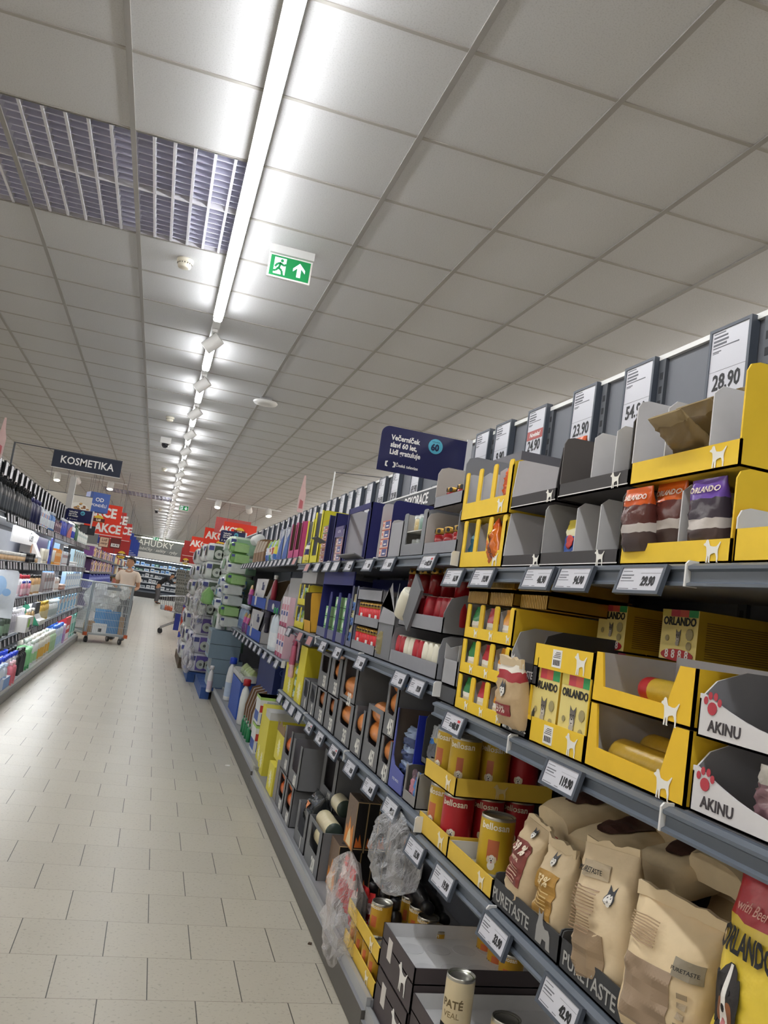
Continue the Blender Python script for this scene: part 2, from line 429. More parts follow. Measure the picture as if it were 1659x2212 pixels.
# ---------------------------------------------------------------- shelving
STEEL = M('4b4f56', .5, var=.04); PANEL = M('6b6e76', .55, var=.04); BOARD = M('85868a', .5, var=.03); RAIL = M('5d6570', .42, var=.04)
RAILD = M('464c55', .45, var=.03); PLINTH = M('57544f', .55, var=.05); WHITEM = M('e6e6e4', .35, var=.02); LIPM = M('aeb0b2', .35, .3, var=.05)
SLOT = M('22242a', .7, var=0)
def shelving(label, side, y0, y1, shelves, xb, ztop, xp, zbase, rails=None, group=None, led=False, panel=PANEL, board=BOARD, joints=(), uprights=(), white_edge=True, plinth=PLINTH, header=True):
    """shelves: [(z surface, x front)]; side=+1: front faces -x, -1: faces +x. Local origin on the floor at the back, front towards -x"""
    L = y1-y0
    t = thing('shelving_unit', label, 'shelving', (xb, (y0+y1)/2, 0), 0 if side > 0 else PI, group)
    h = L/2; d = abs(xb)
    Y = (lambda y: y-(y0+y1)/2) if side > 0 else (lambda y: (y0+y1)/2-y)
    mb = MB(); mb.box(0, .025, -h, h, zbase-.02, ztop-.012, panel); mb.obj('back_panel', t)
    if white_edge: MB().box(-.012, .03, -h, h, ztop-.012, ztop+.004, WHITEM).obj('top_trim', t)
    for y in uprights:
        mb = MB(); mb.box(-.012, 0, Y(y)-.016, Y(y)+.016, 0, ztop-.012, STEEL)
        z = .3
        while z < ztop-.05: mb.box(-.0128, -.012, Y(y)-.007, Y(y)+.007, z, z+.022, SLOT); z += .045
        mb.obj('upright', t)
    xq = -(d-abs(xp))
    MB().box(xq, .02, -h, h, .004, zbase-.03, plinth, {'top': BOARD}).obj('plinth', t)
    mb = MB(); mb.box(xq+.025, -.001, -h, h, zbase-.03, zbase, board); mb.box(xq+.012, xq+.026, -h, h, zbase-.034, zbase+.008, LIPM); mb.obj('base_shelf', t)
    for z, xf in shelves:
        xq = -(d-abs(xf))
        s = MB().box(xq+.004, -.001, -h, h, z-.028, z, board).obj('shelf', t)
        prof = [(xq+.004, z-.002), (xq-.012, z-.002), (xq-.024, z-.008), (xq-.024, z-.014), (xq-.016, z-.018), (xq-.016, z-.036), (xq-.024, z-.04), (xq-.024, z-.045), (xq+.004, z-.045)]
        cuts = sorted([y0]+[j for j in joints if y0 < j < y1]+[y1])
        for a, b in zip(cuts, cuts[1:]):
            lo, hi = sorted((Y(a), Y(b)))
            MB().prism(prof, lo+.004, hi-.004, RAIL, 'y').obj('price_rail', t)
        for a in cuts[1:-1]+([cuts[0]] if side > 0 else []):
            b = MB(); b.prism([(xq-.026, z-.046), (xq-.026, z-.004), (xq-.02, z+.003), (xq, z+.003), (xq, z-.046)], Y(a)-.0025, Y(a)+.0025, WHITEM, 'y'); b.obj('rail_end_clip', t)
        if led:
            MB().box(-.004, -.0005, -h, h, z+.002, z+.3, M('d8dbe0', .5)).obj('back_lining', t)
            MB().box(xq+.03, xq+.055, -h+.02, h-.02, z-.036, z-.029, EML).obj('led_strip', t)
    return t
EML = lamp_mat('shelf_led', (.95, .97, 1), 16)
TAGF = M('4c535e', .45, var=.03); TAGS = M('cfd0d8', .3, var=.01); TAGFL = M('1d1e22', .5, var=.02); TAGR = M('c9393b', .4); TAGP = M('c08a88', .4)
def tag_data(key, w, h, frame):
    if key in TXT: return TXT[key]
    mb = MB(); mb.box(0, .007, -w/2, w/2, -h, 0, frame)
    for z0, z1 in ((-.006, 0), (-h, -h+.007)): mb.box(-.003, 0, -w/2, w/2, z0, z1, frame)
    for a, b in ((-w/2, -w/2+.009), (w/2-.009, w/2)): mb.box(-.003, 0, a, b, -h+.007, -.006, frame)
    TXT[key] = mb.data('price_tag')
    s = MB(); s.box(-.001, 0, -w/2+.009, w/2-.009, -h+.007, -.006, TAGS)
    # fine print
    for i, (a, z, l) in enumerate(((.0, .14, .2), (.0, .3, .26), (.0, .42, .22), (.0, .56, .3), (.0, .9, .24), (.34, .9, .1))):
        y = w/2-.014-a*w; zz = -h*(.1+.8*z)
        s.box(-.0014, -.001, y-l*w, y, zz-.0014-.0012*(i in (1, 2)), zz, M('6f7078', .5, var=0))
    s.box(-.0014, -.001, -w/2+.014, -w*.0, -h*.3, -h*.3+.0006, M('8a8a90', .5, var=0))
    TXT[key+'s'] = s.data('screen')
    return TXT[key]
TAGN = {}
def price_tag(x, y, z, price, label, side=1, tilt=.27, w=.158, h=.062, frame=TAGF, screen2=None, group=None, ts=.026, two=None):
    key = 'tag%.3f%.3f%s' % (w, h, frame.name)
    o = link('price_tag', tag_data(key, w, h, frame), None, (x, y, z), (0, tilt, 0 if side > 0 else PI))
    tag(o, label, 'price tag', group)
    link('screen', TXT[key+'s'], o)
    if price: letters(o, price, ts, INK, (-.0016, -w*.2, -h*.58), 'price_lettering', bold=.045, sx=.76)
    if two:
        letters(o, two, ts*.7, INK, (-.0016, w*.02, -h*.58), 'price_lettering', bold=.02, sx=.78)
        b = MB(); b.box(-.0016, -.0009, -w*.32, -w*.2, -h*.36, -h*.24, TAGR); b.obj('red_flag', o)
    if screen2:
        b = MB(); b.box(-.0016, -.0009, -w/2+.01, w/2-.01, -h*.97+.006, -.007, screen2); b.obj('red_screen', o)
    return o
def header_tag(x, y, z, price, label, side=1, w=.17, h=.237, frame=TAGF, flag=None, group=None, ts=.062):
    key = 'hdr%.3f%.3f%s' % (w, h, frame.name)
    if key not in TXT:
        mb = MB(); mb.box(0, .022, -w/2, w/2, -h, 0, frame)
        for a, b, c, d in ((-w/2, w/2, -.009, 0), (-w/2, w/2, -h, -h+.009), (-w/2, -w/2+.01, -h+.009, -.009), (w/2-.01, w/2, -h+.009, -.009)): mb.box(-.004, 0, a, b, c, d, frame)
        TXT[key] = mb.data('header_price_sign')
        s = MB(); s.box(-.0012, 0, -w/2+.01, w/2-.01, -h+.009, -.009, TAGS)
        g = M('5d5e66', .5, var=0)
        for i, (zz, l, t) in enumerate(((.06, .28, .003), (.1, .34, .005), (.145, .36, .006), (.19, .32, .006), (.235, .62, .003), (.28, .2, .003), (.3, .15, .002))):
            s.box(-.0017, -.0012, w/2-.018-l*w, w/2-.018, -h*zz-t, -h*zz, g)
        s.box(-.0017, -.0012, -w/2+.012, w/2-.012, -h*.53, -h*.527, g)
        TXT[key+'s'] = s.data('screen')
    o = link('header_price_sign', TXT[key], None, (x, y, z), 0 if side > 0 else PI)
    tag(o, label, 'price sign', group); link('screen', TXT[key+'s'], o)
    if price: letters(o, price, ts, INK, (-.002, 0, -h*.68), 'price_lettering', bold=.022, sx=.82)
    if flag:
        b = MB(); b.box(-.002, -.001, -w/2+.014, w/2-.014, -h*.56, -h*.4, M('a8443f', .4)); b.obj('red_band', o)
        letters(o, flag, .026, WHITE, (-.0024, 0, -h*.48), shear=.25, bold=.02)
    return o
XS = .95
ZT_N, ZS_N, ZC_N, ZB_N = 1.49, 1.055, .635, .10
ZT_M, ZS_M, ZC_M, ZB_M = 1.543, 1.113, .683, .125
ZT_F, ZS_F, ZB_F = 1.592, .868, .15
YN, YM, YFAR = 2.56, 5.65, 9.6
shelving('dark grey pet food shelving bay closing the aisle by the camera', 1, -1.2, YN, [(ZT_N, XS), (ZS_N, XS), (ZC_N, XS)], 1.40, 2.222, .835, ZB_N, joints=(-.57, .05, .68, 1.305, 1.96), uprights=(-.57, .68, 1.305, 1.72, 2.18, 2.52))
shelving('dark grey shelving bays with candles and bin bags, beyond the pet food', 1, YN+.004, YM, [(ZT_M, XS), (ZS_M, XS), (ZC_M, XS)], 1.40, 2.205, .835, ZB_M, joints=(3.6, 4.63), uprights=(2.92, 3.5, 4.0, 4.63, 5.2))
shelving('dark grey shelving bays with laundry products before the toilet paper', 1, YM+.004, YFAR, [(ZT_F, XS), (ZS_F, XS)], 1.40, 2.2, .835, ZB_F, joints=(6.9, 8.15), uprights=(6.27, 7.5, 8.8))
shelving('grey shelving behind the toilet paper pallets', 1, YFAR+.004, 14.6, [(ZT_F, 1.1)], 1.40, 2.19, .95, ZB_F, joints=(12,), uprights=(10.2, 12.4))
# header price signs along the top of the back panels
hdr_n = [(1.85, '28.90', 'above the yellow carton of brown treat bags'), (2.285, '54.90', 'above the white dividers of the charcoal carton'), (2.635, '23.90', 'behind the upper charcoal carton'), (3.02, '24.90', 'with a red novelty band'), (3.36, '9.90', 'behind the slotted yellow carton'), (3.6, '', 'beside the navy celebration sign')]
for y, p, wh in hdr_n:
    header_tag(1.375, y, 2.222, p, 'grey framed price sign %s%s' % (('reading %s ' % p) if p else '', wh), flag='Novinka!' if p == '24.90' else None)
hdr_m = [(4.2, '69.90', 2.03), (4.62, '69.90', 2.2), (5.05, '29.90', 2.2), (5.38, '24.90', 2.2), (5.72, '', 2.2), (6.05, '', 2.2), (6.33, '', 2.2), (6.62, '', 2.2), (6.95, '', 2.2), (7.2, '', 2.2), (7.5, '', 2.2), (7.85, '', 2.2), (8.1, '', 2.2), (8.45, '', 2.2), (8.8, '', 2.2), (9.15, '', 2.2), (9.5, '', 2.2), (9.9, '', 2.19), (10.3, '', 2.19), (10.8, '', 2.19), (11.3, '', 2.19), (11.9, '', 2.19), (12.6, '', 2.19)]
for i, (y, p, z) in enumerate(hdr_m):
    lab = {'29.90': 'header price sign reading 29.90 above the battery cartons'}.get(p) or ('header price sign reading 24.90 above the yellow carton' if p == '24.90' else 'header price sign reading 69.90, upper one' if p and z > 2.1 else 'low price sign half hidden behind the grave candle carton' if p else 'slim header price sign over the far shelves, %s from the camera' % nth(i-4))
    header_tag(1.375, y, z+.004, p, lab)
t = thing('category_sign', 'grey strip with white lettering beside grave candle carton', 'sign', (1.33, 4.6, 1.945))
MB().box(0, .006, -.55, .55, -.045, .045, M('33363c', .5)).obj('strip', t)
MB().box(-.001, .01, -.56, .56, .045, .053, WHITEM).obj('top_rail', t)
letters(t, 'DEKORACE', .085, WHITE, (-.001, -.2, -.002), bold=.02)
# price tags of the near bays
def tags(z, lst, where, x=XS-.03):
    for i, e in enumerate(lst):
        y, p = e[0], e[1]
        lab = e[2] if len(e) > 2 else ('price tag reading %s on the %s' % (p, where) if p else 'small price tag on the %s, %s along from the camera' % (where, nth(i)))
        price_tag(x, y, z-.006, p, lab, two='32.90' if len(e) > 3 and e[3] == 2 else None, screen2=TAGP if len(e) > 3 and e[3] == 3 else None)
def near(lst, where):
    return [(y, p, 'price tag%s on the %s' % ((' reading '+p) if p else '', w if w.startswith('rail') else where+' rail '+w))+((2,) if p == '22.90' or p == '30.90' else (3,) if p == 'R' else ()) for y, p, w in lst]
def rtags(z, lst, where):
    tags(z, [(y, '' if p == 'R' else p, l.replace(' reading R', ' with reddish screen'), *r) for (y, p, l, *r) in near(lst, where)], where)
rtags(ZT_N, [(.95, '39.90', 'out of the picture'), (1.43, '29.90', 'under the orange treat pouches'), (1.70, '94.90', 'under the charcoal carton'), (1.884, '46.90', 'under the empty black carton'), (2.245, '19.90', 'under the slotted yellow carton'), (2.49, '16.90', 'beside the bay joint')], 'top')
rtags(ZT_M, [(2.77, '22.90', 'under the grave candle carton'), (3.28, '34.90', 'under the glass candle display'), (3.62, '9.90', 'under the battery column'), (4.0, '12.90', 'under the open navy carton'), (4.32, '', 'at the far edge of the open navy carton'), (4.55, '', 'under the purple battery carton'), (4.85, '', 'under the green battery packs'), (5.18, 'R', 'under the torn yellow carton')], 'top')
tags(ZT_F, [(5.72, '', 'price tag with reddish screen under the pink cartons', 3)]+[(5.72+.24*k, '') for k in range(1, 16)], 'top shelf of the laundry bays')
rtags(ZS_N, [(.9, '59.90', 'out of the picture'), (1.65, '119.90', 'under the carton of dog snack boxes'), (2.32, '30.90', 'under the nine slot carton')], 'second')
rtags(ZS_M, [(2.70, '19.90', 'next to the bay joint'), (2.91, '8.90', 'under the white wrapped candles'), (3.5, '36.90', 'under the red candles'), (3.97, '33.90', 'under the grey candle tray end'), (4.33, '15.90', 'under the green soap packs'), (4.72, 'R', 'under the blue soap display'), (5.05, 'R', 'under the tipped yellow box'), (5.5, '', 'at its far end')], 'second')
rtags(ZC_N, [(1.55, '42.90', 'under the kraft bags'), (1.88, '33.90', 'under the bag marked 59 percent'), (2.24, '19.90', 'under the yellow tray corner'), (2.50, '15.90', 'under the big can tray')], 'third')
rtags(ZC_M, [(2.80, '89.90', 'under the grey toothbrush carton'), (3.09, '64.90', 'under the blue scrubber carton'), (3.41, '18.90', 'under the open bin bag carton'), (3.74, '30.90', 'under the second 45 litre carton'), (4.07, '29.90', 'under the 35 litre cartons'), (4.36, '22.90', 'under the double stacked cartons'), (4.7, '', 'under the narrow grey cartons'), (4.94, '', 'under the tall yellow carton'), (5.15, '', 'under the green sponge packs'), (5.43, '', 'at its far end')], 'third')
tags(ZS_F, [(5.8+.32*k, '') for k in range(11)], 'lower laundry shelf rail')
# left hand gondola
PLL = M('7d7b77', .5, var=.05); BLACKP = M('34363b', .5)
LSH = [(1.635, -1.2), (1.262, -1.2), (.925, -1.2), (.573, -1.2)]
BRD = M('e4e5e8', .4, var=.02)
shelving('tall black and grey cosmetics shelving across the aisle', -1, 4.8, 15.3, LSH, -1.65, 2.224, -1.1, .11, led=True, panel=BLACKP, board=BRD, joints=(6.2, 7.45, 8.7, 9.95, 11.2, 12.45, 13.7), plinth=PLL)
n = 0
y = 8.25
while y < 14.6:
    header_tag(-1.62, y, 2.232, '', 'white header price sign with black frame above the cosmetics, %s from the picture edge' % nth(n), -1, w=.16, h=.26, frame=TAGFL)
    n += 1; y += .33+.02*(n % 3)
for si, (z, xf) in enumerate(LSH):
    y = (6.9, 7.0, 7.6, 7.6)[si]; n = 0
    end = 15.1
    nm = ('top', 'second', 'third', 'fourth')[si]
    while y < end:
        price_tag(xf+.03, y, z-.004, '', 'white price tag with black frame on the %s cosmetics shelf' % nm, -1, .2, w=.1, h=.072, frame=TAGFL, group='price tags on the %s cosmetics shelf' % nm)
        n += 1; y += random.choice((.115, .125, .16, .21))
# ---------------------------------------------------------------- product builders (front faces -x, origin bottom centre of the front)
YEL = 'efc830'; GREYC = '8b8c92'; DARKC = '3b3839'; INW = 'cfced0'
def card(c): return M(c, .62, var=.05, scale=30)
def carton(label, y0, y1, z, h, lip, col, inn=INW, x=XS, d=.38, r=.02, posts=0, pw=.02, divs=(), divh=.95, divc='d6d5d6', emb=None, esz=.05, ey=None, stripe=None,
           name='display_carton', cat='carton', hf=None, back=1, group=None, lipcol=None, parent_rot=0, cornerlip=0):
    w = abs(y1-y0); cy = (y0+y1)/2; t = .004
    T = thing(name, label, cat, (x, cy, z), parent_rot, group)
    m, mi = card(col), card(inn); hf = h-r if hf is None else hf
    mb = MB(); mb.box(0, d, -w/2, w/2, 0, t, m, {'top': mi}); mb.box(d-t, d, -w/2, w/2, 0, h*back, m, {'front': mi})
    prof = [(0, 0), (d, 0), (d, h), (r*1.2, h), (r*.35, h-r*.3), (0, hf)]
    mb.prism(prof, -w/2, -w/2+t, m, 'y', mi); mb.prism(prof, w/2-t, w/2, mi, 'y', m)
    mb.box(0, t, -w/2, w/2, 0, lip, card(lipcol) if lipcol else m, {'back': mi})
    for k in range(posts):
        yy = -w/2+pw/2+(w-pw)*k/(posts-1)
        mb.prism([(yy-pw/2, lip), (yy-pw/2, h-.006), (yy-pw*.3, h), (yy+pw*.3, h), (yy+pw/2, h-.006), (yy+pw/2, lip)], 0, t, m, 'x', mi)
    if stripe: mb.box(-.0006, 0, -w/2, w/2, lip*.12, lip*.12+.0025, M(stripe, .6))
    mb.obj('tray', T)
    for yy in divs: MB().prism([(.012, t), (d-.01, t), (d-.01, h*divh), (.03, h*divh), (.012, h*divh*.9)], yy-cy-.0015, yy-cy+.0015, card(divc), 'y').obj('divider', T)
    if emb is not None:
        emblem(T, emb, esz*.88, M('f1efe6', .6), (-.001, (-w*.36 if ey is None else ey-cy), lip/2+.001))
    return T
POUCHES = []
def pouch(label, y, z, w, h, d, bands, x=XS, rot=0, lean=0, tilt=0, group=None, name='pouch', cat='pouch', seed=0, rough=.32, crink=.006, top=.012, n=14, cap=True, parts=None):
    """soft bag; bands [(fraction from the bottom, colour)]"""
    rnd = random.Random(seed*77+int(y*1000))
    T = thing(name, label, cat, (x+d/2, y, z), 0, group); T.rotation_euler = (tilt, lean, rot)
    rows = []; POUCHES.append((T, rows)); nc = 22
    for i in range(n+1):
        f = i/n; prof = min(1, .72+f*2.2) * (1 if f < .5 else max(.07, 1-((f-.5)/.5)**1.6)); ww = w/2*(1-.06*math.sin(f*PI)) * (1 if f > .03 else .94)
        r = []
        for k in range(nc):
            a = 2*PI*k/nc; ca, sa = math.cos(a), math.sin(a)
            ex = abs(ca)**.7*(1 if ca > 0 else -1); ey = abs(sa)**.55*(1 if sa > 0 else -1)
            j = rnd.uniform(-1, 1)*crink
            r.append((ex*max(.003, d/2*prof+j*(prof > .15)), ey*ww, f*h+rnd.uniform(-1, 1)*crink*.5*(0 < i < n)))
        rows.append(r)
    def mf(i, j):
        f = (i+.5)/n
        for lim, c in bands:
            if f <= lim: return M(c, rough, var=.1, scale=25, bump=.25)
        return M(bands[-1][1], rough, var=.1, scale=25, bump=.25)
    mb = MB(); mb.grid(rows, None, mf, True, True); mb.face(list(reversed(rows[0])), mf(0, 0)); mb.face(rows[-1], mf(n-1, 0)); mb.obj('bag', T)
    return T
def front_print(T, y, z, w, h, c, x=0, name='printed_label', th=.0012, rot=None, rough=.45):
    return MB().box(x-th, x, y-w/2, y+w/2, z-h/2, z+h/2, M(c, rough)).obj(name, T, None, rot)
def can(label, y, x, z, r, h, body, lid='8a8468', lab=None, lab2=None, text=None, tsize=.02, phi=.5, tcol=None, tz=.78, group=None, name='food_can', facec=None, cat='can'):
    T = thing(name, label, cat, (x, y, z), 0, group)
    mB, mm = M(body, .33, .15, var=.05), M('b9b7ae', .28, .85)
    prof = [(r*.95, 0), (r*.985, .002), (r*.985, .006), (r, .009), (r, h*.3), (r, h*.36), (r, h*.5), (r, h*.62), (r, h-.009), (r*.985, h-.006), (r*.99, h-.001), (r*.95, h), (r*.93, h-.005)]
    c0 = PI+phi
    def sector(i, a):
        if i in (0, 1, 2, 8, 9, 10, 11): return mm
        da = (a-c0+PI) % (2*PI)-PI
        if lab and abs(da) < .26 and i in (4, 5, 6): return M(lab, .4)
        if lab2 and abs(da+.95) < .34 and i in (6, 7): return M(lab2, .4)
        if facec and abs(da) < .5 and i in (3, 4): return M(facec, .5, var=.5, scale=60)
        return mB
    mb = MB(); mb.lathe(prof, mB, 28, sector=sector); mb.obj('can_body', T)
    MB().lathe([(r*.93, h-.0055), (r*.8, h-.0045), (r*.78, h-.007), (r*.3, h-.0068), (.001, h-.0068)], M(lid, .25, .8, var=.05), 28).obj('lid', T)
    if text: letters(T, text, tsize, tcol or M('f3ecd8', .5, var=0), (-(r+.0006)*math.cos(phi), -(r+.0006)*math.sin(phi), h*tz), bend=r, bold=.02, rot=phi)
    return T
def disc(mb, y, z, ry, rz, x, m, n=14, th=.0006):
    mb.prism([(y+ry*math.cos(2*PI*k/n), z+rz*math.sin(2*PI*k/n)) for k in range(n)], x-th, x, m, 'x')
def dog_face(T, y, z, s, kind='terrier', x=-.0012, name='printed_dog', rot=None, loc=None):
    mb = MB(); o = lambda c: M(c, .5, var=.12, scale=90)
    q = x; f = lambda yy, zz, a, b, c, n=14: disc(mb, y-yy*s, z+zz*s, a*s, b*s, q, o(c), n)
    tri = lambda pts, c: mb.prism([(y-a*s, z+b*s) for a, b in reversed(pts)], q-.0006, q, o(c), 'x')
    if kind == 'terrier':
        tri([(-.36, .2), (-.4, .85), (-.08, .5)], '57524e'); tri([(.08, .5), (.4, .85), (.36, .2)], '57524e')
        f(0, -.1, .34, .62, '8b857c'); q -= .0004; f(0, .25, .36, .34, '6e6862'); q -= .0004
        f(0, -.28, .25, .36, 'cfcabf'); q -= .0004; f(-.16, .25, .06, .06, '1c1a18', 8); f(.16, .25, .06, .06, '1c1a18', 8); f(0, -.02, .09, .07, '201d1b', 8); f(0, -.3, .1, .04, '4c3530', 8); f(0, -.62, .3, .26, 'b7b0a5')
    elif kind == 'bernese':
        f(0, -.55, .46, .5, '26211f'); q -= .0004; f(0, -.75, .22, .4, 'e6e0d6'); q -= .0004
        f(-.42, .1, .17, .46, '1f1c1c'); f(.42, .1, .17, .46, '1f1c1c'); f(0, .25, .42, .5, '292525'); q -= .0004
        f(-.22, -.08, .18, .2, '8a5632'); f(.22, -.08, .18, .2, '8a5632'); q -= .0004
        tri([(-.05, .72), (.05, .72), (.13, .0), (-.13, .0)], 'f0ece4'); f(0, -.14, .2, .22, 'efeae2'); q -= .0004
        f(-.18, .27, .05, .05, '100e0e', 8); f(.18, .27, .05, .05, '100e0e', 8); f(0, -.02, .1, .075, '141212', 10); f(0, -.3, .1, .12, 'c9797c', 10)
    elif kind == 'husky':
        f(0, 0, .5, .46, '3c3f47'); tri([(-.45, .2), (-.4, .78), (-.1, .42)], '3c3f47'); tri([(.1, .42), (.4, .78), (.45, .2)], '3c3f47'); q -= .0004
        f(-.2, -.05, .22, .28, 'ece9e2'); f(.2, -.05, .22, .28, 'ece9e2'); f(0, -.3, .22, .22, 'ece9e2'); q -= .0004
        f(-.2, .05, .05, .05, '1d2530', 8); f(.2, .05, .05, .05, '1d2530', 8); f(0, -.18, .09, .07, '16161a', 8)
    else:
        f(0, -.5, .4, .5, 'e9e1d0'); f(0, .15, .36, .42, 'efe8da'); q -= .0004; f(-.38, .1, .14, .34, 'd8c7a4'); f(.38, .1, .14, .34, 'd8c7a4')
        q -= .0004; f(-.14, .2, .05, .05, '1d1714', 8); f(.14, .2, .05, .05, '1d1714', 8); f(0, .0, .09, .07, '1d1714', 8); f(0, -.2, .07, .07, 'a9575a', 8)
    return mb.obj(name, T, loc, rot)
def box_item(label, y0, y1, z, h, col, x=XS, d=.1, name='box', cat='box', group=None, cols=None, rot=0, side=None, lean=None):
    T = thing(name, label, cat, (x, (y0+y1)/2, z), rot, group)
    if lean: T.rotation_euler = lean
    w = abs(y1-y0); fm = {'front': card(cols)} if cols else {}
    if side: fm['near'] = card(side)
    MB().box(0, d, -w/2, w/2, 0, h, card(col), fm).obj('carton', T)
    return T
BOTTLES = {}
def bottle(label, x, y, z, kind, body, cap, lab=None, scale=1, rot=0, group=None, tilt=None):
    """kinds: round, flat, spray, jar, tube, jug"""
    key = (kind, body, cap, lab)
    cat = {'jar': 'jar', 'tube': 'tube'}.get(kind, 'bottle'); nm = {'jar': 'cosmetic_jar', 'tube': 'cream_tube', 'spray': 'spray_bottle', 'jug': 'detergent_bottle'}.get(kind, 'lotion_bottle')
    if key in BOTTLES:
        T = dup(BOTTLES[key], (x, y, z), tilt or rot, label, group, scale); T['category'] = cat
        if not group and 'group' in T: del T['group']
        return T
    T = thing(nm, label, cat, (x, y, z), rot, group); BOTTLES[key] = T
    mb, mc = M(body, .3, var=.04), M(cap, .3, var=.03)
    fl = {'flat': .55, 'jug': .62}.get(kind, 1)
    P = {'round': [(.024, 0), (.027, .003), (.027, .13), (.022, .145), (.011, .152), (.011, .158)],
         'flat': [(.03, 0), (.034, .004), (.034, .12), (.028, .145), (.012, .155), (.012, .16)],
         'spray': [(.022, 0), (.025, .003), (.025, .12), (.014, .145), (.011, .155)],
         'jar': [(.03, 0), (.034, .003), (.034, .035)],
         'tube': [(.021, .028), (.022, .05), (.021, .12), (.024, .15)],
         'jug': [(.04, 0), (.046, .006), (.046, .15), (.036, .2), (.016, .225), (.016, .235)]}[kind]
    C = {'round': [(.015, .155), (.015, .18), (.012, .184)], 'flat': [(.015, .157), (.015, .182), (.01, .185)], 'spray': [(.012, .15), (.012, .165), (.017, .172), (.017, .19), (.01, .195)],
         'jar': [(.035, .034), (.035, .055), (.032, .058)], 'tube': [(.018, 0), (.02, .002), (.02, .03)], 'jug': [(.023, .228), (.023, .262), (.018, .268)]}[kind]
    ml = M(lab, .45, var=.1, scale=60) if lab else None
    b = MB(); n = 14; zs = [p[1] for p in P]; z0, z1 = min(zs), max(zs)
    if ml and kind not in ('tube',):
        P2 = []
        for (r0, a), (r1, c) in zip(P, P[1:]):
            P2.append((r0, a))
            if c-a > .05: P2 += [(r0+(r1-r0)*.15, a+(c-a)*.15), (r0+(r1-r0)*.75, a+(c-a)*.75)]
        P2.append(P[-1]); big = max(range(len(P2)-1), key=lambda i: P2[i+1][1]-P2[i][1])
        b.lathe(P2, mb, n, ms=[ml if i == big else mb for i in range(len(P2)-1)])
    else: b.lathe(P, mb, n)
    if fl != 1: b.v = [(vx*fl, vy, vz) for vx, vy, vz in b.v]
    b.obj('bottle_body', T)
    c = MB(); c.lathe(C, mc, 12)
    if kind == 'spray': c.box(-.04, .012, -.008, .008, .176, .19, mc)
    c.obj('cap', T)
    if scale != 1: T.scale = (scale,)*3
    return T
# ---------------------------------------------------------------- pet food bay, top shelf
z = ZT_N
carton('low yellow carton with white inside at the end of the top shelf', .86, 1.212, z, .1, .06, YEL, x=XS, inn='d9d8d6')
carton('lower yellow carton holding orange and purple treat pouches', 1.22, 1.575, z, .172, .044, YEL, divs=(1.392,), emb=DOG, esz=.05, ey=1.27, d=.4)
carton('upper yellow carton with brown treat bags between white dividers', 1.22, 1.57, z+.174, .195, .05, YEL, divs=(1.47, 1.325), emb=DOG, esz=.05, ey=1.28, d=.4, divh=.9)
def treat(label, y, c1, c2, seed, txt, x=XS-.012, zz=z+.03, lean=-.12, tc='e9d7c8'):
    T = pouch(label, y, zz, .1, .135, .05, [(.3, '4b3a36'), (.42, 'c9c1bb'), (.68, c2), (1, c1)], x=x, lean=lean, seed=seed, rough=.22, crink=.004)
    letters(T, txt, .017, M(tc, .5, var=0), (-.021, 0, .113), bold=.02, rot=(0, .35, 0)); return T
treat('orange treat pouch leaning out of yellow carton, outer one of two', 1.522, 'c8561d', '5a2f2a', 1, 'ORLANDO')
treat('orange treat pouch behind the outer one, next to the white divider', 1.452, 'd0601f', '5a2f2a', 2, 'ORLANDO', x=XS+.02, zz=z+.04)
treat('purple treat pouch in the yellow carton', 1.315, '6b4aa0', '423a44', 3, 'ORLANDO', x=XS+.005)
for i in range(5):
    T = pouch('crumpled brown treat bag in upper yellow carton, %s from the front' % nth(i), 1.395-.006*i, z+.222+.022*i, .11, .12, .03, [(.25, '8e7d58'), (.8, '7f6a44'), (1, '9a8661')], x=XS+.035+.05*i, lean=-.95+.12*i, seed=10+i, rough=.25)
carton('lower charcoal carton with white dividers and a small coloured pouch', 1.585, 1.96, z, .17, .036, DARKC, divs=(1.81, 1.70), emb=DOG, esz=.043, ey=1.66, stripe='e8e6e2', inn='a9a8a8')
carton('upper charcoal carton with two tall white dividers', 1.577, 1.9, z+.175, .165, .038, DARKC, divs=(1.765, 1.665), emb=DOG, esz=.043, ey=1.63, stripe='e8e6e2', inn='5a5553')
T = pouch('small pouch with blue and yellow print inside charcoal carton', 1.862, z+.006, .085, .12, .03, [(.3, 'e8e5d8'), (.62, '2b55a8'), (.8, 'e5dfb8'), (1, 'd9c64a')], x=XS+.03, seed=21)
MB().lathe([(.001, -.001), (.018, 0), (.018, .001)], M('c63a34', .4), 14, axis='x').obj('red_badge', T, (-.018, 0, .06))
carton('lower black carton with pale inside, empty', 1.965, 2.2, z, .165, .034, '332f31', inn='cbc9ca', emb=DOG, esz=.04, ey=1.985, stripe='e8e6e2', hf=.05)
carton('upper black carton with pale inside and a bit of orange bag', 1.915, 2.19, z+.17, .15, .036, '332f31', inn='cbc9ca', emb=DOG, esz=.04, ey=1.95, stripe='e8e6e2', hf=.05)
pouch('orange bag poking up from the upper black carton', 1.965, z+.215, .06, .15, .03, [(1, 'c9531f')], x=XS+.05, seed=23, lean=.1)
carton('lower slotted yellow carton with blue and orange bags', 2.207, 2.55, z, .157, .052, YEL, posts=4, pw=.028, divs=(2.32, 2.435), emb=DOG, esz=.05, ey=2.26, d=.36)
carton('upper slotted yellow carton, nearly empty, with one orange bag', 2.21, 2.595, z+.16, .165, .058, YEL, posts=4, pw=.03, divs=(2.33, 2.46), emb=DOG, esz=.05, ey=2.27, d=.36)
pouch('blue glossy bag in first slot of the lower slotted carton', 2.5, z+.02, .07, .11, .04, [(.7, '35647a'), (1, '7fa3b0')], x=XS+.015, seed=24, rough=.15)
